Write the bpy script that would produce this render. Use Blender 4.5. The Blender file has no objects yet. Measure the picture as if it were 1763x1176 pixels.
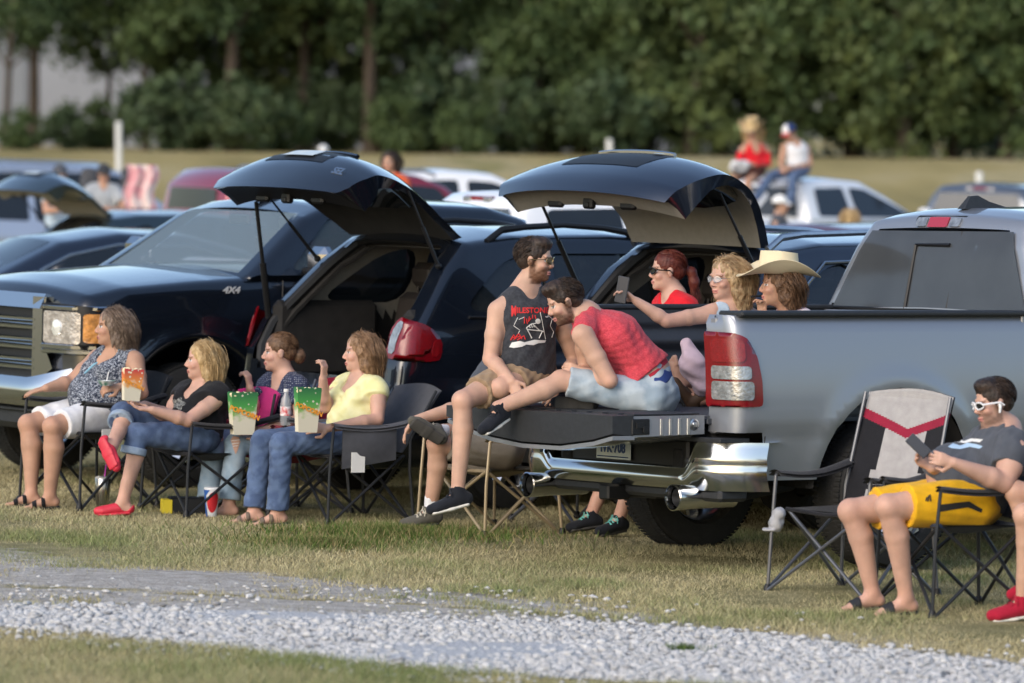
import bpy, bmesh, math, random
import numpy as np
from mathutils import Vector, Matrix, Euler, geometry
from mathutils.bvhtree import BVHTree
import openvdb as vdb
rnd = random.Random(7)
nr = np.random.default_rng(11)
R_ = math.radians
C = bpy.context.scene.collection
SC = bpy.context.scene
# ---------------------------------------------------------------- camera, world, sun
F, CAMH, PITCH, ROLL = 8000.0, 2.24, math.atan(326 / 8000.0), R_(1.5)
cam_d = bpy.data.cameras.new('camera'); cam = bpy.data.objects.new('camera', cam_d); C.objects.link(cam)
cam_d.sensor_width = 36; cam_d.lens = F / 1763 * 36; cam_d.clip_start = .5; cam_d.clip_end = 1500
CR = Matrix.Rotation(math.pi / 2 - PITCH, 3, 'X') @ Matrix.Rotation(ROLL, 3, 'Z')
cam.matrix_world = Matrix.Translation((0, 0, CAMH)) @ CR.to_4x4()
SC.camera = cam
cam_d.dof.use_dof = True; cam_d.dof.focus_distance = 26.0; cam_d.dof.aperture_fstop = 2.4
W = bpy.data.worlds.new('World'); SC.world = W; W.use_nodes = True
nt = W.node_tree; bg = nt.nodes['Background']
sky = nt.nodes.new('ShaderNodeTexSky'); sky.sky_type = 'NISHITA'; sky.sun_disc = False
SUN_EL, SUN_AZ = R_(30), R_(216)          # azimuth clockwise from +Y
sky.sun_elevation = SUN_EL; sky.sun_rotation = SUN_AZ; sky.altitude = 100; sky.air_density = 1.0; sky.dust_density = 2.0; sky.ozone_density = 1.0
nt.links.new(sky.outputs[0], bg.inputs[0]); bg.inputs[1].default_value = .15
sd = bpy.data.lights.new('sun', 'SUN'); sd.energy = .6; sd.angle = R_(35); sd.color = (1, .93, .84)
sun = bpy.data.objects.new('sun', sd); C.objects.link(sun)
sdir = Vector((math.sin(SUN_AZ) * math.cos(SUN_EL), math.cos(SUN_AZ) * math.cos(SUN_EL), math.sin(SUN_EL)))
sun.rotation_euler = sdir.to_track_quat('Z', 'Y').to_euler(); sun.location = (0, 0, 30)
SC.view_settings.view_transform = 'Standard'; SC.view_settings.look = 'None'; SC.view_settings.gamma = 1
SC.view_settings.exposure = .76
SC.cycles.use_denoising = True
SC.cycles.max_bounces = 6; SC.cycles.transparent_max_bounces = 12

# ---------------------------------------------------------------- helpers
def V(*a): return Vector(a[0] if len(a) == 1 else a)
def at(px, py, Y):
    """photograph pixel (1763 wide) at world depth Y -> point"""
    d = CR @ Vector(((px - 881.5) / F, -(py - 588) / F, -1)); return Vector((0, 0, CAMH)) + d * (Y / d.y)
def gr(px, py, z=0.):
    d = CR @ Vector(((px - 881.5) / F, -(py - 588) / F, -1)); return Vector((0, 0, CAMH)) + d * ((z - CAMH) / d.z)

MATS = {}
def mat(name, col, rough=.6, metal=0., coat=0., noise=0., nscale=20., bump=0., bscale=60., spec=.5, trans=0., alpha=1., sheen=0., emit=0., col2=None, pattern=None, vcol=False, ior=1.45, sss=0.):
    if name in MATS: return MATS[name]
    m = bpy.data.materials.new(name); m.use_nodes = True; n = m.node_tree.nodes; l = m.node_tree.links
    b = n['Principled BSDF']; I = b.inputs
    I['Base Color'].default_value = (*col, 1); I['Roughness'].default_value = rough; I['Metallic'].default_value = metal
    I['Coat Weight'].default_value = coat; I['Coat Roughness'].default_value = .03; I['Specular IOR Level'].default_value = spec
    I['Transmission Weight'].default_value = trans; I['Alpha'].default_value = alpha; I['IOR'].default_value = ior
    I['Sheen Weight'].default_value = sheen
    if sss: I['Subsurface Weight'].default_value = sss; I['Subsurface Radius'].default_value = (.012, .004, .002); I['Subsurface Scale'].default_value = 1
    if emit: I['Emission Color'].default_value = (*col, 1); I['Emission Strength'].default_value = emit
    tc = n.new('ShaderNodeTexCoord')
    src = None
    if vcol:
        a = n.new('ShaderNodeVertexColor'); a.layer_name = 'col'; src = a.outputs[0]
    if noise or col2:
        t = n.new('ShaderNodeTexNoise'); t.inputs['Scale'].default_value = nscale; t.inputs['Detail'].default_value = 5
        l.new(tc.outputs['Object'], t.inputs[0])
        if col2:
            r = n.new('ShaderNodeValToRGB'); r.color_ramp.elements[0].color = (*col, 1); r.color_ramp.elements[1].color = (*col2, 1)
            r.color_ramp.elements[0].position = .4; r.color_ramp.elements[1].position = .6
            if pattern == 'dots':
                v = n.new('ShaderNodeTexVoronoi'); v.inputs['Scale'].default_value = nscale; v.inputs['Randomness'].default_value = .25
                l.new(tc.outputs['Object'], v.inputs[0]); l.new(v.outputs['Distance'], r.inputs[0])
                r.color_ramp.elements[0].color = (*col2, 1); r.color_ramp.elements[1].color = (*col, 1)
                r.color_ramp.elements[0].position = .2; r.color_ramp.elements[1].position = .3
            elif pattern == 'fleck':
                t.inputs['Detail'].default_value = 2; t.inputs['Distortion'].default_value = 1.5
                r.color_ramp.elements[0].position = .52; r.color_ramp.elements[1].position = .58; l.new(t.outputs[0], r.inputs[0])
            else: l.new(t.outputs[0], r.inputs[0])
            src = r.outputs[0]
        if noise:
            mx = n.new('ShaderNodeMix'); mx.data_type = 'RGBA'; mx.blend_type = 'MULTIPLY'; mx.inputs[0].default_value = 1
            mr = n.new('ShaderNodeMapRange'); mr.inputs[1].default_value = .25; mr.inputs[2].default_value = .75
            mr.inputs[3].default_value = 1 - noise; mr.inputs[4].default_value = 1 + noise
            t2 = t
            if col2: t2 = n.new('ShaderNodeTexNoise'); t2.inputs['Scale'].default_value = nscale * .4; l.new(tc.outputs['Object'], t2.inputs[0])
            l.new(t2.outputs[0], mr.inputs[0])
            if src is not None: l.new(src, mx.inputs[6])
            else: mx.inputs[6].default_value = (*col, 1)
            l.new(mr.outputs[0], mx.inputs[7]); src = mx.outputs[2]
    if src is not None: l.new(src, I['Base Color'])
    if bump:
        t = n.new('ShaderNodeTexNoise'); t.inputs['Scale'].default_value = bscale; t.inputs['Detail'].default_value = 4
        l.new(tc.outputs['Object'], t.inputs[0]); bp = n.new('ShaderNodeBump'); bp.inputs['Strength'].default_value = bump; bp.inputs['Distance'].default_value = .01
        l.new(t.outputs[0], bp.inputs['Height']); l.new(bp.outputs[0], I['Normal'])
    MATS[name] = m; return m

def tag(o, label=None, cat=None, group=None, kind=None):
    if label: o['label'] = label
    if cat: o['category'] = cat
    if group: o['group'] = group
    if kind: o['kind'] = kind
    return o
def empty(name, label, cat, loc=(0, 0, 0), rot=(0, 0, 0), group=None):
    o = bpy.data.objects.new(name, None); C.objects.link(o); o.location = loc; o.rotation_euler = rot
    o.empty_display_size = .2
    return tag(o, label, cat, group)
def link(name, me, m, parent=None, smooth=True, local=True):
    o = bpy.data.objects.new(name, me); C.objects.link(o)
    for mm in (m if isinstance(m, (list, tuple)) else [m]): me.materials.append(mm)
    if smooth:
        me.polygons.foreach_set('use_smooth', np.ones(len(me.polygons), bool))
    if parent is not None:
        o.parent = parent
        if not local:
            o.matrix_parent_inverse = MW(parent).inverted()
    return o
def MW(o):
    m = Matrix.LocRotScale(o.location, o.rotation_euler, o.scale)
    if o.parent: m = MW(o.parent) @ o.matrix_parent_inverse @ m
    return m
def raw(verts, faces):
    me = bpy.data.meshes.new('m'); me.from_pydata([tuple(v) for v in verts], [], [tuple(int(i) for i in f) for f in faces]); me.validate(); me.update(); return me
def copy_tree(o, parent=None):
    c = o.copy(); C.objects.link(c)
    if parent is not None: c.parent = parent
    for ch in o.children: copy_tree(ch, c)
    return c

class MB:
    """collects shapes, all in one local frame, for ONE mesh object"""
    def __init__(s): s.v = []; s.f = []; s.mi = []; s.cur = 0
    def add(s, vs, fs):
        k = len(s.v); s.v += [tuple(v) for v in vs]; s.f += [tuple(i + k for i in f) for f in fs]; s.mi += [s.cur] * len(fs); return s
    def box(s, c, d, rot=None, bev=0.):
        """box centre c, size d, rounded a little"""
        c = V(c); d = V(d); M = (rot if rot is not None else Matrix.Identity(3))
        b = min(bev if bev else .12 * min(d), .49 * min(d))
        vs = []; fs = []
        hx, hy, hz = d / 2
        # chamfered box: 24 verts
        idx = {}
        for sx in (-1, 1):
            for sy in (-1, 1):
                for sz in (-1, 1):
                    for a in range(3):
                        p = [sx * (hx - b), sy * (hy - b), sz * (hz - b)]; p[a] = (sx * hx, sy * hy, sz * hz)[a]
                        idx[(sx, sy, sz, a)] = len(vs); vs.append(c + M @ V(p))
        for a in range(3):
            o1, o2 = [(1, 2), (2, 0), (0, 1)][a]
            for sg in (-1, 1):
                q = []
                for (u, w) in ((-1, -1), (1, -1), (1, 1), (-1, 1)):
                    t = [0, 0, 0]; t[a] = sg; t[o1] = u; t[o2] = w; q.append(idx[(*t, a)])
                fs.append(q if sg > 0 else q[::-1])
        for a in range(3):
            o1, o2 = [(1, 2), (2, 0), (0, 1)][a]
            for u in (-1, 1):
                for w in (-1, 1):
                    t0 = [0, 0, 0]; t0[a] = -1; t0[o1] = u; t0[o2] = w; t1 = list(t0); t1[a] = 1
                    q = [idx[(*t0, o1)], idx[(*t1, o1)], idx[(*t1, o2)], idx[(*t0, o2)]]
                    fs.append(q if u * w < 0 else q[::-1])
        for sx in (-1, 1):
            for sy in (-1, 1):
                for sz in (-1, 1):
                    q = [idx[(sx, sy, sz, a)] for a in range(3)]; fs.append(q if sx * sy * sz > 0 else q[::-1])
        return s.add(vs, fs)
    def tube(s, pts, r, seg=8, cap=True, flat=1., up=None):
        pts = [V(p) for p in pts]; n = len(pts); rs = r if isinstance(r, (list, tuple)) else [r] * n
        vs = []; fs = []; u = None
        for i, p in enumerate(pts):
            t = (pts[min(i + 1, n - 1)] - pts[max(i - 1, 0)]).normalized()
            if u is None:
                u = V(up) if up is not None else (V(0, 0, 1) if abs(t.z) < .9 else V(1, 0, 0))
            u = (u - t * u.dot(t)).normalized(); w = t.cross(u)
            for k in range(seg):
                a = 2 * math.pi * k / seg; vs.append(p + (u * math.cos(a) * flat + w * math.sin(a)) * rs[i])
        for i in range(n - 1):
            for k in range(seg):
                k2 = (k + 1) % seg; fs.append((i * seg + k, i * seg + k2, (i + 1) * seg + k2, (i + 1) * seg + k))
        if cap: fs.append(tuple(range(seg))[::-1]); fs.append(tuple(range((n - 1) * seg, n * seg)))
        return s.add(vs, fs)
    def lathe(s, prof, c=(0, 0, 0), axis='z', seg=24, a0=0., a1=2 * math.pi, M=None):
        """prof: list (r, h)"""
        c = V(c); vs = []; fs = []; full = abs(a1 - a0 - 2 * math.pi) < 1e-4; ns = seg if full else seg + 1
        for (r, h) in prof:
            for k in range(ns):
                a = a0 + (a1 - a0) * k / seg; x, y = r * math.cos(a), r * math.sin(a)
                p = V(x, y, h) if axis == 'z' else (V(x, h, y) if axis == 'y' else V(h, x, y))
                vs.append(c + (M @ p if M is not None else p))
        for i in range(len(prof) - 1):
            for k in range(seg):
                k2 = (k + 1) % ns; q = (i * ns + k, i * ns + k2, (i + 1) * ns + k2, (i + 1) * ns + k)
                fs.append(q if axis != 'y' else q[::-1])
        return s.add(vs, fs)
    def grid(s, fn, nu, nv, flip=False):
        vs = [fn(i / nu, j / nv) for i in range(nu + 1) for j in range(nv + 1)]; fs = []
        for i in range(nu):
            for j in range(nv):
                q = (i * (nv + 1) + j, (i + 1) * (nv + 1) + j, (i + 1) * (nv + 1) + j + 1, i * (nv + 1) + j + 1); fs.append(q[::-1] if flip else q)
        return s.add(vs, fs)
    def prism(s, poly, fn0, fn1):
        """closed solid between two maps of a 2-D polygon"""
        n = len(poly); vs = [fn0(*p) for p in poly] + [fn1(*p) for p in poly]
        fs = [tuple(range(n))[::-1], tuple(range(n, 2 * n))] + [(i, (i + 1) % n, n + (i + 1) % n, n + i) for i in range(n)]
        return s.add(vs, fs)
    def mb(s, o, M=None):
        return s.add([M @ V(v) for v in o.v] if M is not None else o.v, o.f)
    def build(s, name, m, parent=None, smooth=True, ang=35, world=False):
        me = raw(s.v, s.f)
        if any(s.mi) and len(me.polygons) == len(s.mi): me.polygons.foreach_set('material_index', s.mi)
        o = link(name, me, m, parent, smooth, local=not world)
        if smooth and ang is not None: sharp(me, ang)
        return o
def sharp(me, ang):
    bm = bmesh.new(); bm.from_mesh(me); bmesh.ops.recalc_face_normals(bm, faces=bm.faces); a = R_(ang)
    for e in bm.edges:
        if len(e.link_faces) == 2 and e.calc_face_angle(0) > a: e.smooth = False
    bm.to_mesh(me); bm.free()

def inpoly(P, poly):
    x, y = P[:, 0], P[:, 1]; c = np.zeros(len(P), bool); n = len(poly); j = n - 1
    for i in range(n):
        xi, yi = poly[i]; xj, yj = poly[j]
        if yi != yj: c ^= ((yi > y) != (yj > y)) & (x < (xj - xi) * (y - yi) / (yj - yi) + xi)
        j = i
    return c
def dense(poly, step):
    out = []
    for i, p in enumerate(poly):
        q = poly[(i + 1) % len(poly)]; n = max(1, int(math.hypot(q[0] - p[0], q[1] - p[1]) / step + .5))
        for k in range(n): out.append((p[0] + (q[0] - p[0]) * k / n, p[1] + (q[1] - p[1]) * k / n))
    return out
def arc(cx, cz, r, a0, a1, n=12, rz=None):
    rz = rz or r
    return [(cx + r * math.cos(R_(a0 + (a1 - a0) * i / n)), cz + rz * math.sin(R_(a0 + (a1 - a0) * i / n))) for i in range(n + 1)]
def rrect(x0, z0, x1, z1, r, n=4):
    return arc(x1 - r, z0 + r, r, -90, 0, n) + arc(x1 - r, z1 - r, r, 0, 90, n) + arc(x0 + r, z1 - r, r, 90, 180, n) + arc(x0 + r, z0 + r, r, 180, 270, n)
def smoothpoly(pts, it=2, closed=True):
    for _ in range(it):
        q = []; n = len(pts)
        for i in range(n if closed else n - 1):
            a, b = pts[i], pts[(i + 1) % n]
            q += [tuple(a[k] * .75 + b[k] * .25 for k in range(len(a))), tuple(a[k] * .25 + b[k] * .75 for k in range(len(a)))]
        pts = q if closed else [pts[0]] + q + [pts[-1]]
    return pts
def roundpoly(pts, r=.05):
    out = []; n = len(pts)
    for i in range(n):
        a, b, c = V(*pts[i - 1]), V(*pts[i]), V(*pts[(i + 1) % n]); u, w = (a - b), (c - b); k = min(r, u.length * .4, w.length * .4); p, q = b + u.normalized() * k, b + w.normalized() * k
        out += [tuple(p), tuple((p + q + b * 2) / 4), tuple(q)]
    return out
def sheet(poly, fn, holes=(), step=.08, thick=.0, name='panel', m=None, parent=None, ang=40, flip=False):
    """outline in 2-D (with holes) filled with a fine triangulation and mapped to 3-D: a pressed panel"""
    loops = [dense(poly, step)] + [dense(h, step) for h in holes]
    vs = []; ed = []
    for lp in loops:
        k = len(vs); vs += lp; ed += [(k + i, k + (i + 1) % len(lp)) for i in range(len(lp))]
    A = np.array(loops[0]); mn, mx = A.min(0), A.max(0)
    gx, gy = np.meshgrid(np.arange(mn[0] + step * .5, mx[0], step), np.arange(mn[1] + step * .5, mx[1], step))
    G = np.stack([gx.ravel(), gy.ravel()], 1); ok = inpoly(G, loops[0])
    for h in loops[1:]: ok &= ~inpoly(G, h)
    G = G[ok]; E = np.array(vs)
    if len(G): dd = np.min(np.abs(G[:, None] - E[None]).max(2), 1); G = G[dd > step * .4]
    r = geometry.delaunay_2d_cdt([Vector(v) for v in vs] + [Vector(g) for g in G], ed, [], 0, 1e-6)
    P = np.array([tuple(v) for v in r[0]]); T = np.array(r[2])
    c = P[T].mean(1); ok = inpoly(c, loops[0])
    for h in loops[1:]: ok &= ~inpoly(c, h)
    T = T[ok]
    if flip: T = T[:, ::-1]
    me = raw([fn(float(p[0]), float(p[1])) for p in P], T)
    bm = bmesh.new(); bm.from_mesh(me); bmesh.ops.delete(bm, geom=[v for v in bm.verts if not v.link_faces], context='VERTS')
    if thick:
        bm.normal_update()
        ret = bmesh.ops.solidify(bm, geom=bm.faces[:], thickness=thick)
    bm.to_mesh(me); bm.free()
    o = link(name, me, m, parent)
    bm = bmesh.new(); bm.from_mesh(me)
    for e in bm.edges:
        if len(e.link_faces) == 2 and e.calc_face_angle(0) > R_(ang): e.smooth = False
    bm.to_mesh(me); bm.free()
    return o
def textmesh(txt, size=1., extrude=.0, bold=False, shear=0.):
    cu = bpy.data.curves.new('t', 'FONT'); cu.body = txt; cu.size = size; cu.extrude = extrude; cu.align_x = 'CENTER'; cu.align_y = 'CENTER'; cu.resolution_u = 3; cu.shear = shear
    if bold: cu.offset = size * .03
    o = bpy.data.objects.new('t', cu); C.objects.link(o); dg = bpy.context.evaluated_depsgraph_get(); dg.update()
    me = bpy.data.meshes.new_from_object(o.evaluated_get(dg)); bpy.data.objects.remove(o); bpy.data.curves.remove(cu)
    return me
def text_on(name, txt, size, M, m, parent, bold=True, ext=.002, shear=0., sx=1.):
    me = textmesh(txt, size, ext, bold, shear); me.transform(Matrix.Diagonal((sx, 1, 1, 1))); me.transform(M.to_4x4() if len(M) == 3 else M); me.materials.clear()
    return link(name, me, m, parent, smooth=False)

# ---------------------------------------------------------------- signed distance modelling (bodies, clothes, hair)
class SDF:
    def __init__(s, vox=.006): s.p = []; s.vox = vox; s.clips = []; s.wr = None; s.subs = []
    def cone(s, a, b, ra, rb, k=.015, t1=None, t0=None):
        """tapered capsule; t1/t0 cut it flat at that fraction"""
        s.p.append(('c', V(a), V(b), ra, rb, k, t0, t1)); return s
    def chain(s, pts, rs, k=.015):
        for i in range(len(pts) - 1): s.cone(pts[i], pts[i + 1], rs[i], rs[i + 1], k)
        return s
    def ell(s, c, r, M=None, k=.015):
        s.p.append(('e', V(c), V(r), (M if M is not None else Matrix.Identity(3)), k)); return s
    def slab(s, a, b, side, ra, rb, k=.03):
        """flattened tapered bone: radii (across side axis, across the other)"""
        s.p.append(('s', V(a), V(b), V(side), ra, rb, k)); return s
    def sub(s, prim, k=.01): s.subs.append((prim, k)); return s
    def plane(s, c, n): s.clips.append((V(c), V(n).normalized())); return s
    @staticmethod
    def bounds(p):
        if p[0] == 'c': r = max(p[3], p[4]); a, b = p[1], p[2]
        elif p[0] == 'e': r = max(p[2]); a = b = p[1]
        else: r = max(max(p[4]), max(p[5])); a, b = p[1], p[2]
        return np.minimum(a, b) - r, np.maximum(a, b) + r
    @staticmethod
    def dist(p, X, Y, Z):
        if p[0] == 'c':
            _, a, b, ra, rb, k, t0, t1 = p; d = b - a; L = max(d.length, 1e-5); n = d / L
            x, y, z = X - a.x, Y - a.y, Z - a.z; w = x * n.x + y * n.y + z * n.z; t = np.clip(w / L, 0, 1)
            x = x - t * d.x; y = y - t * d.y; z = z - t * d.z
            q = np.sqrt(x * x + y * y + z * z) - (ra + (rb - ra) * t)
            if t1 is not None: q = np.maximum(q, w - L * t1)
            if t0 is not None: q = np.maximum(q, L * t0 - w)
            return q
        if p[0] == 'e':
            _, c, r, M, k = p; x, y, z = X - c.x, Y - c.y, Z - c.z
            u = x * M[0][0] + y * M[1][0] + z * M[2][0]; v = x * M[0][1] + y * M[1][1] + z * M[2][1]; w = x * M[0][2] + y * M[1][2] + z * M[2][2]
            k0 = np.sqrt((u / r.x) ** 2 + (v / r.y) ** 2 + (w / r.z) ** 2) + 1e-6
            k1 = np.sqrt((u / r.x ** 2) ** 2 + (v / r.y ** 2) ** 2 + (w / r.z ** 2) ** 2) + 1e-6
            return k0 * (k0 - 1) / k1
        _, a, b, sd, ra, rb, k = p; d = b - a; L = max(d.length, 1e-5); n = d / L; sd = (sd - n * sd.dot(n)).normalized(); fr = n.cross(sd)
        x, y, z = X - a.x, Y - a.y, Z - a.z; w = x * n.x + y * n.y + z * n.z; t = np.clip(w / L, 0, 1)
        ru = ra[0] + (rb[0] - ra[0]) * t; rv = ra[1] + (rb[1] - ra[1]) * t; u = x * sd.x + y * sd.y + z * sd.z; v = x * fr.x + y * fr.y + z * fr.z
        ww = np.maximum(np.maximum(-w, w - L), 0); mr = np.minimum(ru, rv)
        k0 = np.sqrt((u / ru) ** 2 + (v / rv) ** 2 + (ww / mr) ** 2) + 1e-6
        k1 = np.sqrt((u / ru ** 2) ** 2 + (v / rv ** 2) ** 2 + (ww / mr ** 2) ** 2) + 1e-6
        return k0 * (k0 - 1) / k1
    def mesh(s, inflate=0.):
        vx = s.vox; B = [s.bounds(p) for p in s.p]; pad = .03 + inflate
        lo = np.min([b[0] for b in B], 0) - pad; hi = np.max([b[1] for b in B], 0) + pad; n = np.ceil((hi - lo) / vx).astype(int) + 1
        ax = [(lo[i] + vx * np.arange(n[i])).astype(np.float32) for i in range(3)]
        D = np.full(n, .2, np.float32)
        def rng(b, m):
            i0 = np.maximum(((b[0] - m - lo) / vx).astype(int), 0); i1 = np.minimum(((b[1] + m - lo) / vx).astype(int) + 2, n); return i0, i1
        def axes(i0, i1): return ax[0][i0[0]:i1[0], None, None], ax[1][None, i0[1]:i1[1], None], ax[2][None, None, i0[2]:i1[2]]
        for p, b in zip(s.p, B):
            k = p[5] if p[0] == 'c' else p[-1]
            i0, i1 = rng(b, .02 + k + inflate); 
            d = s.dist(p, *axes(i0, i1)); S = D[i0[0]:i1[0], i0[1]:i1[1], i0[2]:i1[2]]
            h = np.maximum(k - np.abs(S - d), 0) / k; S[...] = np.minimum(S, d) - h * h * k * .25
        X, Y, Z = ax[0][:, None, None], ax[1][None, :, None], ax[2][None, None, :]
        if inflate: D -= inflate
        if s.wr: D += s.wr(X, Y, Z)
        for c, nn in s.clips: D = np.maximum(D, (X - c.x) * nn.x + (Y - c.y) * nn.y + (Z - c.z) * nn.z)
        for p, k in s.subs:
            b = s.bounds(p); i0, i1 = rng(b, .03)
            if np.any(i1 <= i0): continue
            d = -s.dist(p, *axes(i0, i1)); S = D[i0[0]:i1[0], i0[1]:i1[1], i0[2]:i1[2]]
            h = np.maximum(k - np.abs(S - d), 0) / k; S[...] = np.maximum(S, d) + h * h * k * .25
        g = vdb.FloatGrid(.2); g.copyFromArray(np.ascontiguousarray(D)); P, Q = g.convertToQuads(isovalue=0.)
        P = np.array(P) * vx + lo
        me = bpy.data.meshes.new('s'); nv, nf = len(P), len(Q); Q = np.array(Q)[:, ::-1]
        me.vertices.add(nv); me.vertices.foreach_set('co', P.astype(np.float32).ravel()); me.loops.add(nf * 4); me.loops.foreach_set('vertex_index', Q.astype(np.int32).ravel())
        me.polygons.add(nf); me.polygons.foreach_set('loop_start', np.arange(0, nf * 4, 4, dtype=np.int32)); me.update(calc_edges=True)
        me.polygons.foreach_set('use_smooth', np.ones(nf, bool))
        return me, P
    def build(s, name, m, parent=None, inflate=0., colfn=None):
        me, P = s.mesh(inflate)
        if colfn is not None:
            a = me.color_attributes.new('col', 'FLOAT_COLOR', 'POINT'); c = np.ones((len(P), 4), np.float32); c[:, :3] = colfn(P); a.data.foreach_set('color', c.ravel())
        return link(name, me, m, parent, local=False)
def wrinkle(seed, amp=.004, freq=45, stretch=(1, 1, 1)):
    r = np.random.default_rng(seed); K = [(r.normal(size=3) * np.array(stretch) * freq * r.uniform(.6, 1.5), r.uniform(0, 6.28), r.normal(size=3) * freq * .25, r.uniform(0, 6.28)) for _ in range(4)]
    def f(X, Y, Z):
        s = 0
        for k, ph, q, ph2 in K: s = s + np.sin(X * k[0] + Y * k[1] + Z * k[2] + ph + 1.8 * np.sin(X * q[0] + Y * q[1] + Z * q[2] + ph2))
        return (s * amp / 3).astype(np.float32)
    return f
# ================================================================ ground
def terr(x, y):
    t = min(max((y - 72) / 52, 0), 1); s = t * t * (3 - 2 * t)
    return s * (2.15 + .016 * x) + max(0, y - 124) * .004
def zmap(pts):
    g = [gr(*p) for p in pts]; return [p.x for p in g], [p.y for p in g]
UPX, UPY = zmap([(-300, 1046), (0, 1047), (200, 1050), (500, 1060), (700, 1066), (1100, 1078), (1400, 1108), (1763, 1152), (2100, 1200)])
LOX, LOY = zmap([(-300, 1078), (0, 1082), (150, 1090), (250, 1107), (450, 1122), (600, 1141), (880, 1163), (1300, 1188), (1763, 1215), (2100, 1250)])
DIX, DIY = zmap([(-300, 955), (0, 962), (300, 985), (600, 1002), (900, 1028), (1100, 1056), (1300, 1086), (1763, 1140), (2100, 1198)])
def gmat():
    m = bpy.data.materials.new('ground'); m.use_nodes = True; n = m.node_tree.nodes; l = m.node_tree.links; b = n['Principled BSDF']
    b.inputs['Roughness'].default_value = .95; b.inputs['Specular IOR Level'].default_value = .02
    a = n.new('ShaderNodeVertexColor'); a.layer_name = 'zone'; sp = n.new('ShaderNodeSeparateColor'); l.new(a.outputs[0], sp.inputs[0])
    tc = n.new('ShaderNodeTexCoord')
    def noise(sc, det=6, sxy=None):
        t = n.new('ShaderNodeTexNoise'); t.inputs['Scale'].default_value = sc; t.inputs['Detail'].default_value = det
        if sxy:
            mp = n.new('ShaderNodeMapping'); mp.inputs['Scale'].default_value = sxy; l.new(tc.outputs['Object'], mp.inputs[0]); l.new(mp.outputs[0], t.inputs[0])
        else: l.new(tc.outputs['Object'], t.inputs[0])
        return t.outputs[0]
    def ramp(s, *st):
        r = n.new('ShaderNodeValToRGB'); e = r.color_ramp.elements
        e[0].position, e[0].color = st[0][0], (*st[0][1], 1); e[1].position, e[1].color = st[-1][0], (*st[-1][1], 1)
        for p, c in st[1:-1]: q = e.new(p); q.color = (*c, 1)
        l.new(s, r.inputs[0]); return r.outputs[0]
    def mix(f, a_, b_):
        x = n.new('ShaderNodeMix'); x.data_type = 'RGBA'; l.new(f, x.inputs[0]); l.new(a_, x.inputs[6]); l.new(b_, x.inputs[7]); return x.outputs[2]
    def edge(z, ns, w=.25):
        s = n.new('ShaderNodeMath'); s.operation = 'ADD'; l.new(z, s.inputs[0]); q = n.new('ShaderNodeMath'); q.operation = 'MULTIPLY_ADD'; l.new(ns, q.inputs[0]); q.inputs[1].default_value = 1.6; q.inputs[2].default_value = -.8
        l.new(q.outputs[0], s.inputs[1]); mr = n.new('ShaderNodeMapRange'); mr.inputs[1].default_value = .5 - w; mr.inputs[2].default_value = .5 + w; l.new(s.outputs[0], mr.inputs[0]); return mr.outputs[0]
    grass = ramp(noise(2.3), (.3, (.18, .17, .08)), (.5, (.27, .24, .125)), (.7, (.37, .32, .18)))
    fine = ramp(noise(55, 8), (.3, (.45, .45, .45)), (.7, (1.25, 1.25, 1.25)))
    dirt = ramp(noise(9, 8), (.3, (.38, .345, .30)), (.5, (.47, .43, .38)), (.7, (.58, .545, .49)))
    grav = ramp(noise(60, 8), (.35, (.47, .47, .47)), (.65, (.60, .60, .60)))
    c = mix(edge(sp.outputs[0], noise(5, 8)), grass, dirt); c = mix(edge(sp.outputs[1], noise(12, 6), .12), c, grav)
    far = ramp(noise(.35, 7, (1, .25, 1)), (.3, (.27, .225, .10)), (.5, (.42, .335, .15)), (.62, (.47, .385, .21)), (.75, (.29, .26, .11)))
    c = mix(sp.outputs[2], c, far)
    x = n.new('ShaderNodeMix'); x.data_type = 'RGBA'; x.blend_type = 'MULTIPLY'; x.inputs[0].default_value = .45; l.new(c, x.inputs[6]); l.new(fine, x.inputs[7]); l.new(x.outputs[2], b.inputs['Base Color'])
    bp = n.new('ShaderNodeBump'); bp.inputs['Strength'].default_value = .7; bp.inputs['Distance'].default_value = .03; l.new(noise(45, 8), bp.inputs['Height']); l.new(bp.outputs[0], b.inputs['Normal'])
    return m
def ground():
    xs = np.concatenate([np.linspace(-400, -8, 24), np.arange(-7.6, 7.7, .1), np.linspace(8, 400, 24)])
    ys = np.concatenate([np.linspace(-150, 15, 16), np.arange(15.2, 34, .1), np.linspace(35, 70, 20), np.linspace(72, 130, 30), np.linspace(135, 900, 20)])
    n1, n2 = len(xs), len(ys); vs = []; z = []
    for x in xs:
        yu, yl, yd = np.interp(x, UPX, UPY), np.interp(x, LOX, LOY), np.interp(x, DIX, DIY)
        for y in ys:
            bump = 0
            if 15 < y < 34 and abs(x) < 7.7: bump = .012 * math.sin(x * 1.7 + y) + .008 * math.sin(y * 3.1 - x * 2)
            vs.append((x, y, terr(x, y) + bump))
            d = min(max((yd + .25 - y) / .9 + .5, 0), 1) * min(max((y - yl) / .15 + .5, 0), 1); g = min(max((yu - y) / .12 + .5, 0), 1) * min(max((y - yl) / .12 + .5, 0), 1)
            tr = math.exp(-((y - (yu + .42 * (yd - yu))) / .07) ** 2) * .75 if -2.6 < x < .6 else 0       # grassy line between the wheel tracks
            z.append((d * (1 - tr), g, min(max((y - 40) / 20, 0), 1), 1))
    fs = [(i * n2 + j, (i + 1) * n2 + j, (i + 1) * n2 + j + 1, i * n2 + j + 1) for i in range(n1 - 1) for j in range(n2 - 1)]
    me = raw(vs, fs); a = me.color_attributes.new('zone', 'FLOAT_COLOR', 'POINT'); a.data.foreach_set('color', np.array(z, np.float32).ravel())
    o = link('ground', me, gmat()); tag(o, kind='structure')
ground()

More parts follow.
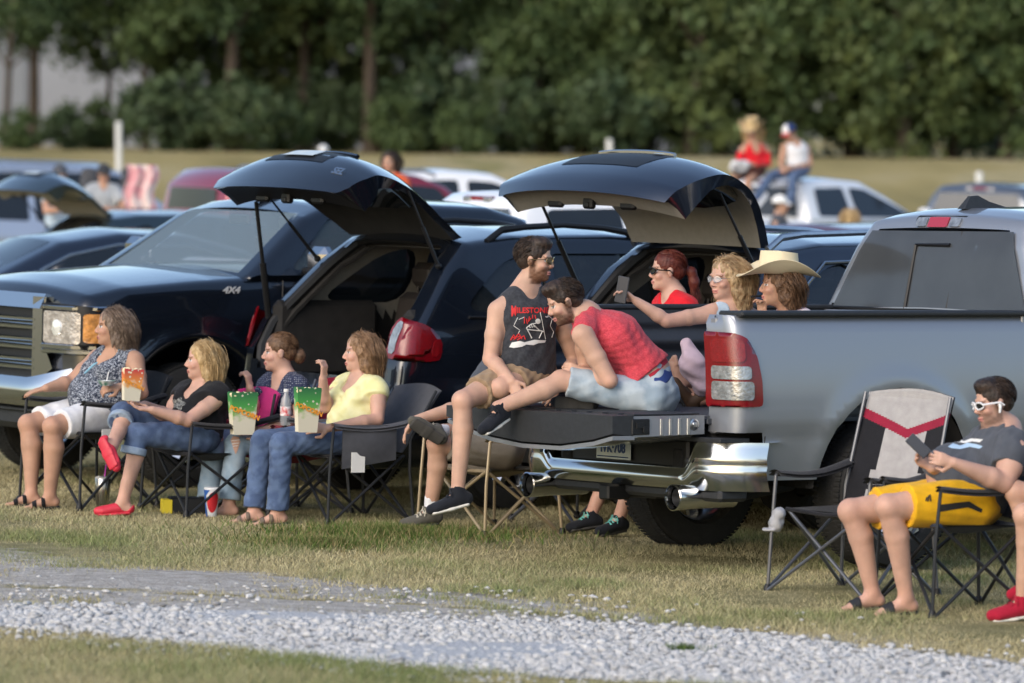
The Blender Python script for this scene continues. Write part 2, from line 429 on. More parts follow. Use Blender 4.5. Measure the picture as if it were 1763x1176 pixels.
def stones():
    bm = bmesh.new(); bmesh.ops.create_icosphere(bm, subdivisions=1, radius=1); bv = np.array([v.co[:] for v in bm.verts]); bf = np.array([[v.index for v in f.verts] for f in bm.faces]); bm.free()
    P = []
    for _ in range(150000):
        x = nr.uniform(-3.6, 3.9); yu, yl = np.interp(x, UPX, UPY), np.interp(x, LOX, LOY); y = nr.uniform(yl - .5, yu + 1.6)
        jit = .06 * math.sin(x * 7) + .05 * math.sin(x * 17 + 2) + nr.normal() * .05
        if yl + jit < y < yu + jit: keep = nr.random() < .62; s = nr.uniform(.0065, .013) * (1.7 if nr.random() < .08 else 1)
        elif y >= yu: keep = nr.random() < .12 * math.exp(-(y - yu) / .12) + (.008 if x < .5 else .002); s = nr.uniform(.008, .018)
        else: keep = nr.random() < .04; s = nr.uniform(.008, .015)
        if keep: P.append((x, y, s))
    P = np.array(P); n = len(P); print('stones', n)
    sc = P[:, 2][:, None, None] * nr.uniform(.7, 1.25, (n, 1, 3)) * np.array([1.2, 1.2, .6]); v = bv[None] * nr.uniform(.78, 1.2, (n, len(bv), 1)) * sc
    a = nr.uniform(0, 6.28, n); ca, sa = np.cos(a)[:, None], np.sin(a)[:, None]; vx = v[..., 0] * ca - v[..., 1] * sa; vy = v[..., 0] * sa + v[..., 1] * ca
    zz = v[..., 2] + P[:, 2][:, None] * nr.uniform(.1, .8, (n, 1)) + .005
    co = np.stack([vx + P[:, 0][:, None], vy + P[:, 1][:, None], zz], 2).reshape(-1, 3); fc = (bf[None] + np.arange(n)[:, None, None] * len(bv)).reshape(-1, 3)
    o = fastmesh('gravel', co, fc, None); me = o.data
    c = np.ones((n, len(bv), 4), np.float32); t = nr.uniform(.42, .62, (n, 1, 1)) * np.where(nr.random((n, 1, 1)) < .06, .5, 1); c[..., :3] = t * np.array([1, .985, .965]); a = me.color_attributes.new('col', 'FLOAT_COLOR', 'POINT'); a.data.foreach_set('color', c.ravel())
    me.materials.append(mat('gravel_stone', (.5, .5, .5), .95, vcol=True, noise=.12, nscale=90, bump=.3, bscale=150, spec=.08)); tag(o, kind='stuff', label='white crushed stone gravel strip across the foreground', cat='gravel')
def fastmesh(name, co, fc, m, smooth=False):
    me = bpy.data.meshes.new(name); k = fc.shape[1]; me.vertices.add(len(co)); me.vertices.foreach_set('co', co.astype(np.float32).ravel()); me.loops.add(fc.size); me.loops.foreach_set('vertex_index', fc.astype(np.int32).ravel())
    me.polygons.add(len(fc)); me.polygons.foreach_set('loop_start', np.arange(0, fc.size, k, dtype=np.int32)); me.update(calc_edges=True)
    if smooth: me.polygons.foreach_set('use_smooth', np.ones(len(fc), bool))
    o = bpy.data.objects.new(name, me); C.objects.link(o)
    if m: me.materials.append(m)
    return o
stones()
def vnoise(x, y, s, seed):
    r = np.random.default_rng(seed); G = r.random((64, 64)); X, Y = x * s + 100, y * s + 100; i, j = np.floor(X).astype(int), np.floor(Y).astype(int); u, v = X - i, Y - j; u = u * u * (3 - 2 * u); v = v * v * (3 - 2 * v)
    g = lambda a, b: G[a % 64, b % 64]
    return (g(i, j) * (1 - u) + g(i + 1, j) * u) * (1 - v) + (g(i, j + 1) * (1 - u) + g(i + 1, j + 1) * u) * v
def grass():
    N = 760000; y = 18.2 + (33 - 18.2) * nr.random(N) ** 1.15; x = nr.uniform(-1, 1, N) * (y * .155)
    yu, yl, yd = np.interp(x, UPX, UPY), np.interp(x, LOX, LOY), np.interp(x, DIX, DIY); nz = vnoise(x, y, 2.2, 1); n2 = vnoise(x, y, 7, 2); n3 = vnoise(x, y, .8, 3)
    tr = np.exp(-((y - (yu + .42 * (yd - yu))) / .08) ** 2) * ((x > -2.6) & (x < .6)) * .5
    dens = np.where(y < yl, np.clip((yl - y) / .25 + n2 - .35, 0, 1) * .9, np.where(y < yu, .004, np.where(y < yd, .03 + .25 * (n2 > .72) + tr + np.clip((y - yd) / .8 + .5 + (n2 - .5) * 1.5 + (nz - .5) * .6, 0, 1) * .6, .55 + .45 * n2)))
    k = nr.random(N) < dens; x, y, nz, n2, n3, yl_ = x[k], y[k], nz[k], n2[k], n3[k], yl[k]; n = len(x); print('blades', n)
    fg = y < yl_; h = nr.uniform(.014, .036, n) * (.6 + .9 * nz) * np.where(fg, 1.25, 1); lean = nr.normal(0, 1, (n, 2)) * (h * .7)[:, None]; a = nr.uniform(0, 6.28, n); w = nr.uniform(.0016, .0036, n)
    dx, dy = np.cos(a) * w, np.sin(a) * w; z0 = -.004
    base = np.stack([x, y, np.full(n, z0)], 1); v = np.stack([base + np.stack([-dx, -dy, 0 * dx], 1), base + np.stack([dx, dy, 0 * dx], 1), base + np.concatenate([lean, h[:, None]], 1)], 1)
    green = np.clip((nz * .6 + n3 * .6 - .60) * 2. + nr.normal(0, .28, n) + np.where(fg, .35, 0), 0, 1)[:, None]
    straw = np.array([.47, .41, .24]) * nr.uniform(.55, 1.35, (n, 1)); gcol = np.array([.19, .225, .09]) * nr.uniform(.7, 1.5, (n, 1)); c = straw * (1 - green) + gcol * green
    cc = np.ones((n, 3, 4), np.float32); cc[..., :3] = c[:, None]
    o = fastmesh('grass', v.reshape(-1, 3), np.arange(n * 3).reshape(-1, 3), None); at_ = o.data.color_attributes.new('col', 'FLOAT_COLOR', 'POINT'); at_.data.foreach_set('color', cc.ravel())
    o.data.materials.append(mat('grass_blade', (.3, .3, .1), .8, vcol=True, spec=.08)); tag(o, kind='stuff', label='short dry yellow and green grass', cat='grass')
grass()
def weeds(name, label, c, r, n, hh, cols):
    vs = []; g = c
    a = nr.uniform(0, 6.28, n); rr = np.abs(nr.normal(0, .5, n)) * r; x = g.x + rr * np.cos(a) * 1.6; y = g.y + rr * np.sin(a); h = nr.uniform(.4, 1, n) * hh; lean = nr.normal(0, .6, (n, 2)) * h[:, None]; w = nr.uniform(.003, .006, n); b = nr.uniform(0, 6.28, n)
    dx, dy = np.cos(b) * w, np.sin(b) * w; base = np.stack([x, y, 0 * x - .004], 1)
    v = np.stack([base + np.stack([-dx, -dy, 0 * dx], 1), base + np.stack([dx, dy, 0 * dx], 1), base + np.concatenate([lean, h[:, None]], 1)], 1)
    c_ = np.ones((n, 3, 4), np.float32); c_[..., :3] = (np.array(cols)[nr.integers(0, len(cols), n)] * nr.uniform(.7, 1.3, (n, 1)))[:, None]
    o = fastmesh(name, v.reshape(-1, 3), np.arange(n * 3).reshape(-1, 3), None); at_ = o.data.color_attributes.new('col', 'FLOAT_COLOR', 'POINT'); at_.data.foreach_set('color', c_.ravel()); o.data.materials.append(MATS['grass_blade']); tag(o, label, 'grass', kind='stuff')
weeds('tall_grass', 'taller green grass tuft beside the grey sneaker', gr(700, 925), .55, 9000, .09, [(.08, .13, .03), (.12, .17, .05), (.3, .25, .12)])
weeds('tall_grass', 'green grass tuft in front of the grey folding chair', gr(560, 940), .4, 5000, .07, [(.08, .13, .03), (.14, .18, .06), (.3, .25, .12)])
weeds('weed', 'small green weed growing in the gravel', gr(1180, 1122), .07, 350, .05, [(.07, .12, .04), (.12, .17, .05)])

# ================================================================ trees, building, posts
def leaves(n, fn, size, base, var=.17, seed=1):
    """n leaf quads at points given by fn, coloured clump by clump"""
    r = np.random.default_rng(seed); P, cl = fn(r, n); n = len(P); u = r.normal(size=(n, 3)); u /= np.linalg.norm(u, axis=1)[:, None]; t = r.normal(size=(n, 3)); w = np.cross(u, t); w /= np.linalg.norm(w, axis=1)[:, None]
    s = (size * r.uniform(.6, 1.4, n))[:, None]; v = np.stack([P - u * s, P + w * s * .5, P + u * s, P - w * s * .5], 1)
    cc = np.ones((n, 4, 4), np.float32); k = cl.max() + 1; tone = r.uniform(1 - var, 1 + var, k)[cl] * r.uniform(.75, 1.25, n); warm = r.uniform(0, 1, k)[cl][:, None]
    c = (np.array(base[0]) * (1 - warm) + np.array(base[1]) * warm) * tone[:, None]; cc[..., :3] = c[:, None]
    return v.reshape(-1, 3), np.arange(n * 4).reshape(-1, 4), cc.reshape(-1, 4)
LEAF = mat('leaf', (.06, .1, .03), .6, vcol=True, spec=.3, trans=0)
def leafmesh(name, *a, **k):
    co, fc, cc = leaves(*a, **k); o = fastmesh(name, co, fc, LEAF); at_ = o.data.color_attributes.new('col', 'FLOAT_COLOR', 'POINT'); at_.data.foreach_set('color', cc.ravel()); me = o.data; bpy.data.objects.remove(o); return me
def crownfn(rad, h0, h1, nclump=46, cs=.8, low=False):
    def f(r, n):
        cl = []
        while len(cl) < nclump:
            p = r.uniform(-1, 1, 3); q = (p ** 2).sum()
            if .25 < q < 1: cl.append(p)
        cl = np.array(cl) * np.array([rad, rad * .8, (h1 - h0) / 2]) + np.array([0, 0, (h0 + h1) / 2]); i = r.integers(0, nclump, n); rr = r.uniform(.5, 1.2, nclump)[i][:, None] * cs
        d = r.normal(size=(n, 3)); d /= np.linalg.norm(d, axis=1)[:, None]; P = cl[i] + d * rr * np.minimum(np.abs(r.normal(0, .62, (n, 1))), 1.5) * np.array([1, 1, .8]); P[:, 2] = np.abs(P[:, 2])
        return P, i
    return f
G1, G2 = ((.042, .070, .030), (.060, .092, .035)), ((.074, .108, .038), (.098, .126, .044))
CROWN = [leafmesh('crown', 12000, crownfn(3.0, 3.1, 9.5, 80, .7), .12, G1, seed=1), leafmesh('crown', 12000, crownfn(2.7, 2.8, 8.5, 80, .7), .13, (G1[1], G2[0]), seed=2), leafmesh('crown', 11000, crownfn(2.4, 2.4, 8, 70, .7), .12, G2, seed=3),
         leafmesh('crown', 19000, crownfn(2.5, .1, 9.5, 150, .75), .13, G1, seed=4), leafmesh('crown', 18000, crownfn(2.3, .1, 8.5, 150, .75), .13, (G1[1], G2[0]), seed=5), leafmesh('crown', 15000, crownfn(2.1, .1, 7, 120, .75), .13, (G1[1], G2[1]), seed=6)]
BUSH = [leafmesh('foliage', 3000, crownfn(1.15, .05, 2.0, 45, .40), .11, (G1[1], G2[0]), seed=8), leafmesh('foliage', 3000, crownfn(1.3, .05, 1.7, 45, .40), .11, ((.045, .072, .032), (.068, .096, .044)), seed=9)]
BARK = mat('bark', (.06, .045, .033), .9, noise=.35, nscale=6, bump=.6, bscale=12)
def trunk(h, r, lean, seed):
    q = random.Random(seed); m = MB(); top = V(lean, .1, h); pts = [V(0, 0, 0) + (top - V(0, 0, 0)) * t + V(q.uniform(-.06, .06), 0, 0) for t in (0, .15, .4, .7, 1)]
    m.tube(pts, [r * 1.5, r, r * .85, r * .7, r * .4], 9)
    for k in range(6):
        b = pts[2 + k % 3]; a = q.uniform(0, 6.28); e = b + V(math.cos(a) * 1.6, math.sin(a) * 1.6, q.uniform(1.2, 2.4)); m.tube([b, (b + e) / 2 + V(0, 0, .15), e], [r * .45, r * .3, r * .12], 6)
    o = m.build('trunk', BARK); me = o.data; bpy.data.objects.remove(o); return me
TRUNK = [trunk(7.5, .17, .1, 1), trunk(6.5, .14, -.3, 2), trunk(6, .1, .2, 3)]
def tree(px, Y, ci, ti, s, label, rot=0., group='trees along the far edge of the field', sx=1.):
    p = at(px, 262, Y); z = terr(p.x, Y) - .05
    t = empty('broadleaf_tree', label, 'tree', (p.x, Y, z), group=group); 
    for nm, me in (('trunk', TRUNK[ti]), ('crown', CROWN[ci])):
        if nm == 'trunk' and ti is None: continue
        o = bpy.data.objects.new(nm, me); C.objects.link(o); o.parent = t; o.scale = (s * sx, s, s); o.rotation_euler = (0, 0, rot)
for a in [(8, 129, 0, 2, .95, 'tree with pale trunk at the far left edge of the field', 0), (185, 133, 1, 2, .85, 'bushy tree with low crown right of the left pale gap', 1), (250, 130, 1, 2, 1., 'green tree with slim trunk in line with the white marker post', 2.2),
          (398, 129, 0, 0, 1.1, 'tall tree with thick reddish trunk behind the first raised hatch', 4), (520, 131, 2, 1, 1.15, 'yellow green tree left of the second thick trunk', 5), (637, 129, 0, 0, 1.05, 'dark tree with straight brown trunk before the grey building', 2),
          (745, 132, 1, 1, 1.0, 'tree with slender trunk left of the pale building gap', 3), (930, 130, 4, 1, .8, 'leafy tree right of the pale building gap', 1), (335, 134, 4, 1, .72, 'low leafy tree between the slim and the reddish trunk', 1), (470, 134, 5, 1, .8, 'low leafy tree just right of the reddish trunk', 2), (572, 135, 4, 1, .62, 'small leafy tree left of the second brown trunk', 3), (690, 134, 5, 1, .66, 'small leafy tree right of the second brown trunk', 4)]: tree(*a)
for a in [(1010, 131, 4, 1, 1.02, 'dense tree at the left end of the thick tree belt', 2), (1110, 134, 3, 0, 1.1, 'dark dense tree second in the thick tree belt', 0), (1190, 129, 5, 1, 1.05, 'lighter leafy tree left of the two people on the truck roof', 3), (1290, 132, 3, 0, 1.05, 'dark dense tree behind the straw hatted woman', 5),
          (1370, 130, 4, 1, 1.0, 'mid green dense tree behind the youth in the flag cap', 1.3), (1465, 133, 3, 0, 1.15, 'large dark tree behind the white pickup cab', 2.6), (1555, 129, 5, 1, 1.1, 'yellowish leafy tree right of the white pickup', 0), (1640, 132, 3, 0, 1.05, 'dark dense tree above the grey pickup', 4), (1735, 130, 4, 1, 1.1, 'dense tree at the right edge of the field', 2)]: tree(*a)
for i, px in enumerate(range(-60, 1900, 118)):
    if px < 950:
        if px in (176, 884): continue
        tree(px, 141 + (i % 3) * 1.5, i % 2, 1, 1.2, 'tree of the dark second row behind the edge trees', i * 1.7, 'second row of trees', 1.1); continue
    tree(px, 141 + (i % 3) * 1.5, 3 if i % 2 else 0, 1, 1.15, 'tree of the dark second row behind the edge trees', i * 1.7, 'second row of trees', 1.25)
def bush(px, Y, k, s, label):
    p = at(px, 262, Y); t = empty('bush', label, 'bush', (p.x, Y, terr(p.x, Y) - .05), group='bushes along the tree line'); o = bpy.data.objects.new('foliage', BUSH[k]); C.objects.link(o); o.parent = t; o.scale = (s,) * 3; o.rotation_euler = (0, 0, px)
for i, (px, s, lb) in enumerate([(35, .95, 'bush near the far left trunk'), (115, .6, 'small round bush alone by the pale gap'), (170, .9, 'bush left of the white marker post'), (290, .9, 'bush right of the white marker post'), (345, 1.0, 'bush just left of the reddish trunk'), (430, 1.05, 'bush right of the reddish trunk'), (495, 1.1, 'bush behind the peak of the first hatch'),
                                 (575, 1.0, 'bush left of the second brown trunk'), (680, 1.0, 'bush right of the second brown trunk'), (740, 1.1, 'bush below the pale building'), (800, 1.05, 'grey green bush before the pale building'), (870, 1.25, 'big bush right of the pale building'), (960, 1.2, 'bush at the foot of the dense belt'), (1045, 1.1, 'bush behind the short white post')]): bush(px, 127 + (i * 37 % 5), i % 2, s * (.62, 1.25, .85, 1.4, .72, 1.1)[i % 6], lb)
# the pale building behind the trees
B = empty('warehouse', 'long pale grey metal building seen through gaps in the trees', 'building', (-14, 158, 2))
m = MB(); m.box((0, 3, 3.9), (44, 6, 7.8), bev=.02); m.build('wall', mat('metal_siding', (.27, .29, .33), .6, noise=.1, nscale=.5), B)
m = MB(); m.prism([(-.4, 7.8), (3, 9.2), (6.4, 7.8)], lambda a, b: (-22.5, a, b), lambda a, b: (22.5, a, b)); m.build('roof', mat('metal_roof', (.25, .26, .28), .5), B)
for i in range(6):
    m = MB(); m.box((-18 + i * 7, -.03, 1.6), (2.6, .1, 3.2)); m.build('door', mat('roller_door', (.2, .22, .25), .6), B)
m = MB()
for i in range(60): m.box((-22 + i * .74, -.02, 5.4), (.06, .06, 4.6))
m.build('siding_rib', MATS['metal_siding'], B)
PW = mat('post_white', (.7, .7, .68), .6, noise=.1)
for px, top, bot, Y, lb in [(207, 213, 272, 100, 'white marker post standing alone left in the field'), (1052, 243, 285, 105, 'short white marker post above the second raised hatch'), (1689, 300, 345, 85, 'short white post above the grey pickup roof')]:
    a, b = at(px - 3, top, Y), at(px, bot, Y); b.z = terr(b.x, Y) - .1; t = empty('marker_post', lb, 'post', b); m = MB(); m.tube([(0, 0, 0), a - b], .065, 10); m.build('pole', PW, t); m = MB(); m.lathe([(0, .05), (.05, .04), (.075, 0), (.07, -.03)], a - b, seg=10); m.build('cap', PW, t)
# ================================================================ vehicle building
PAINT_SILVER = mat('paint_silver', (.29, .305, .335), .42, .6, coat=1.)
PAINT_BLACK = mat('paint_black', (.006, .009, .016), .25, .2, coat=1.)
PAINT_NAVY = mat('paint_navy', (.018, .026, .045), .3, .5, coat=1.)
PAINT_TEAL = mat('paint_teal', (.03, .05, .065), .3, .5, coat=1.)
PAINT_WHITE = mat('paint_white', (.82, .83, .85), .35, coat=1.)
PAINT_LIGHT = mat('paint_light', (.42, .48, .58), .3, .5, coat=1.)
PAINT_MAROON = mat('paint_maroon', (.26, .02, .04), .32, .3, coat=1.)
PAINT_PLUM = mat('paint_plum', (.12, .05, .075), .32, .3, coat=1.)
PAINT_GREY = mat('paint_grey', (.13, .15, .18), .32, .6, coat=1.)
CHROME = mat('chrome', (.55, .56, .57), .14, 1.)
SATIN = mat('satin_metal', (.55, .56, .58), .3, 1., noise=.1, nscale=30)
DARKPL = mat('dark_plastic', (.022, .024, .027), .55, noise=.2, nscale=40, bump=.15, bscale=300)
BLACKT = mat('black_trim', (.008, .008, .009), .5)
RUBBER = mat('tyre_rubber', (.018, .018, .018), .85, noise=.25, nscale=25, bump=.25, bscale=80)
UNDER = mat('underbody', (.012, .012, .012), .9, noise=.4, nscale=9, bump=.4)
BEIGE = mat('beige_trim', (.25, .235, .205), .75, noise=.08, nscale=25)
INTER = mat('dark_interior', (.018, .017, .017), .85, noise=.3, nscale=12)
SEATM = mat('seat_leather', (.035, .03, .028), .55, noise=.2)
GLASSD = mat('tinted_glass', (.012, .016, .02), .03, spec=.8, alpha=.93)
GLASSG = mat('privacy_glass', (.055, .06, .065), .12, spec=.6, alpha=.93, noise=.15, nscale=4)
GLASSC = mat('windscreen_glass', (.32, .42, .48), .02, spec=1., alpha=.42)
REDL = mat('red_lens', (.20, .001, .003), .16, coat=.5, noise=.2, nscale=50, bump=.25, bscale=180)
REDD = mat('dark_red_lens', (.17, .002, .006), .2, coat=.4)
CLEARL = mat('clear_lens', (.30, .31, .32), .15, .5, coat=1., bump=.35, bscale=60, noise=.5, nscale=25)
AMBER = mat('amber_lens', (.62, .27, .07), .1, coat=1., noise=.55, nscale=28, bump=.4, bscale=60)

def densel(pts, st):
    out = []
    for a, b in zip(pts, pts[1:]):
        n = max(1, int(math.hypot(b[0] - a[0], b[1] - a[1]) / st))
        out += [(a[0] + (b[0] - a[0]) * i / n, a[1] + (b[1] - a[1]) * i / n) for i in range(n)]
    return out + [pts[-1]]
def distpoly(P, poly):
    d = np.full(len(P), 9.)
    n = len(poly)
    for i in range(n):
        a = np.array(poly[i]); b = np.array(poly[(i + 1) % n]); ab = b - a; L = (ab ** 2).sum() + 1e-12; t = np.clip(((P - a) @ ab) / L, 0, 1)
        d = np.minimum(d, np.sqrt(((P - a - t[:, None] * ab) ** 2).sum(1)))
    return d
def shell(name, poly, w, m, parent, r=.07, holes=(), skip=None, crown=.03, step=.09, ncol=14, matfn=None, sides=True, band=True):
    """a car body: side silhouette poly (x, z) given a width w(x, z), rounded edges of radius r, side holes, and a band right round it"""
    poly = dense(poly, step); 
    A = np.array(poly); area = .5 * np.sum(A[:, 0] * np.roll(A[:, 1], -1) - np.roll(A[:, 0], -1) * A[:, 1])
    if area < 0: poly = poly[::-1]; A = A[::-1]
    n = len(poly); hs = [dense(h, step) for h in holes]
    vs = list(poly); ed = [(i, (i + 1) % n) for i in range(n)]
    for h in hs:
        k = len(vs); vs += h; ed += [(k + i, k + (i + 1) % len(h)) for i in range(len(h))]
    T = np.roll(A, -1, 0) - np.roll(A, 1, 0); T /= np.linalg.norm(T, axis=1)[:, None] + 1e-9; N = np.stack([T[:, 1], -T[:, 0]], 1)
    G = [A - N * (r * f) for f in (.12, .35, .65, 1.)]
    mn, mx = A.min(0), A.max(0); gx, gy = np.meshgrid(np.arange(mn[0], mx[0], step), np.arange(mn[1], mx[1], step)); g = np.stack([gx.ravel(), gy.ravel()], 1)
    ok = inpoly(g, poly); g = g[ok]; g = g[distpoly(g, poly) > r + step * .3]; G.append(g)
    G = np.concatenate(G); ok = inpoly(G, poly)
    for h in hs: ok &= ~inpoly(G, h)
    G = G[ok]; D = distpoly(G, poly); G = G[D > r * .08]
    for h in hs: G = G[distpoly(G, h) > .012]
    res = geometry.delaunay_2d_cdt([Vector(v) for v in vs] + [Vector(v) for v in G], ed, [], 0, 1e-5); P = np.array([tuple(v) for v in res[0]]); TR = np.array(res[2]); c = P[TR].mean(1); ok = inpoly(c, poly)
    for h in hs: ok &= ~inpoly(c, h)
    TR = TR[ok]; D = distpoly(P, poly); t = np.clip(1 - D / r, 0, 1); inset = r * (1 - np.sqrt(np.maximum(1 - t * t, 0)))
    Y = np.array([w(p[0], p[1]) for p in P]) - inset
    V3 = []; FC = []
    if sides:
        for sg in (1, -1):
            k = len(V3); V3 += [(P[i, 0], sg * Y[i], P[i, 1]) for i in range(len(P))]; FC += [tuple(q + k) for q in (TR if sg < 0 else TR[:, ::-1])]
    if band:
        k = len(V3)
        wi = np.array([w(p[0], p[1]) for p in poly]) - r
        for i in range(n):
            for j in range(ncol + 1):
                f = -1 + 2 * j / ncol; cr = (crown(*poly[i]) if callable(crown) else crown) * (1 - f * f); V3.append((A[i, 0] + N[i, 0] * cr, wi[i] * f, A[i, 1] + N[i, 1] * cr))
        for i in range(n):
            i2 = (i + 1) % n
            for j in range(ncol):
                q = (k + i * (ncol + 1) + j, k + i2 * (ncol + 1) + j, k + i2 * (ncol + 1) + j + 1, k + i * (ncol + 1) + j + 1)
                cx, cz = (A[i] + A[i2]) / 2; cy = (wi[i] + wi[i2]) / 2 * (-1 + 2 * (j + .5) / ncol)
                if skip and skip(cx, cy, cz): continue
                FC.append(q)
    me = raw(V3, FC); bm = bmesh.new(); bm.from_mesh(me); bmesh.ops.remove_doubles(bm, verts=bm.verts, dist=.003); bmesh.ops.delete(bm, geom=[v for v in bm.verts if not v.link_faces], context='VERTS'); bmesh.ops.recalc_face_normals(bm, faces=bm.faces)
    if matfn:
        for f in bm.faces: c = f.calc_center_median(); f.material_index = matfn(c.x, c.y, c.z)
    for e in bm.edges:
        if len(e.link_faces) == 2 and e.calc_face_angle(0) > R_(50): e.smooth = False
    bm.to_mesh(me); bm.free()
    return link(name, me, m, parent)
def wheel(parent, x, y, R, wd, face, m=SATIN, spokes=6, cap=True):
    """tyre and rim at (x, y); face = +1 / -1: outer side towards +Y or -Y"""
    e = bpy.data.objects.new('wheel', None); C.objects.link(e); e.parent = parent; e.location = (x, y, R); h = wd / 2; ri = R * .60
    t = MB(); t.lathe([(ri, -h * .8), (ri + .02, -h), (R * .8, -h * 1.02), (R * .95, -h * .86), (R * .99, -h * .6), (R, -h * .1), (R, h * .1), (R * .99, h * .6), (R * .95, h * .86), (R * .8, h * 1.02), (ri + .02, h), (ri, h * .8)], axis='y', seg=48)
    for k in range(90):
        a = 2 * math.pi * k / 90
        for q in (-.62, -.2, .22, .64):
            a2 = a + (.03 if q in (-.2, .64) else 0); t.box((math.cos(a2) * (R * .993), q * h, math.sin(a2) * (R * .993)), (.006, h * .32, R * .045), Matrix.Rotation(-a2, 3, 'Y'), bev=.002)
    t.build('tyre', RUBBER, e)
    r = MB(); r.lathe([(ri, -h * .8), (ri * .96, -h * .7), (ri * .93, h * .1), (ri * .96, h * .7), (ri * 1.02, h * .95), (ri * 1.0, h * .8)], axis='y', seg=36)
    yo = face * h * .72
    for k in range(spokes):
        a = 2 * math.pi * k / spokes; c, s = math.cos(a), math.sin(a)
        r.tube([(0, yo * .8, 0), (c * ri * .5, yo, s * ri * .5), (c * ri * .98, yo * 1.02, s * ri * .98)], [.045, .035, .05], 6, flat=1.)
    r.lathe([(0, yo * 1.05), (.05, yo * 1.04), (.075, yo * .9), (.08, yo * .6)], axis='y', seg=16)
    r.build('rim', m, e)
    d = MB(); d.lathe([(0, -face * h * .2), (ri * .72, -face * h * .2), (ri * .74, -face * h * .35), (0, -face * h * .4)], axis='y', seg=24); d.build('brake_disc', UNDER, e)
    return e
def corner(x0, w, rad, ri, sg):
    """path round a rear corner: u<0 on the rear face, u>0 along the side; sg=-1 right side"""
    L = rad * math.pi / 2
    def f(u, off=0., z=0.):
        if u < -L: x, y, nx, ny = x0, w - rad - (-L - u), -1, 0
        elif u < 0: a = (-u) / L * math.pi / 2; nx, ny = -math.sin(a), math.cos(a); x, y = x0 + rad + rad * nx, w - rad + rad * ny
        else: x, y, nx, ny = x0 + rad + u, w, 0, 1
        return x + nx * off, (y + ny * off) * sg
    return f, L
def slab2(name, poly, fn, t, m, parent, step=.04):
    """panel with real thickness t: fn(a, b, offset) -> point"""
    o = MB(); P = dense(poly, step); n = len(P)
    top = sheet(poly, lambda a, b: fn(a, b, t), step=step, name=name, m=m, parent=parent)
    me = top.data; bm = bmesh.new(); bm.from_mesh(me)
    v0 = [bm.verts.new(fn(p[0], p[1], t)) for p in P]; v1 = [bm.verts.new(fn(p[0], p[1], 0)) for p in P]
    for i in range(n): bm.faces.new((v0[i], v0[(i + 1) % n], v1[(i + 1) % n], v1[i]))
    bmesh.ops.remove_doubles(bm, verts=bm.verts, dist=.0004); bmesh.ops.recalc_face_normals(bm, faces=bm.faces)
    for e in bm.edges:
        if len(e.link_faces) == 2 and e.calc_face_angle(0) > R_(35): e.smooth = False
    bm.to_mesh(me); bm.free(); me.polygons.foreach_set('use_smooth', np.ones(len(me.polygons), bool)); return top
def archpts(cx, cz, r, zb):
    """from the front foot of a wheel arch to its rear foot, over the top (x falling)"""
    a = math.degrees(math.asin(min(1, max(-1, (zb - cz) / r)))); return arc(cx, cz, r, a, 180 - a, 16)

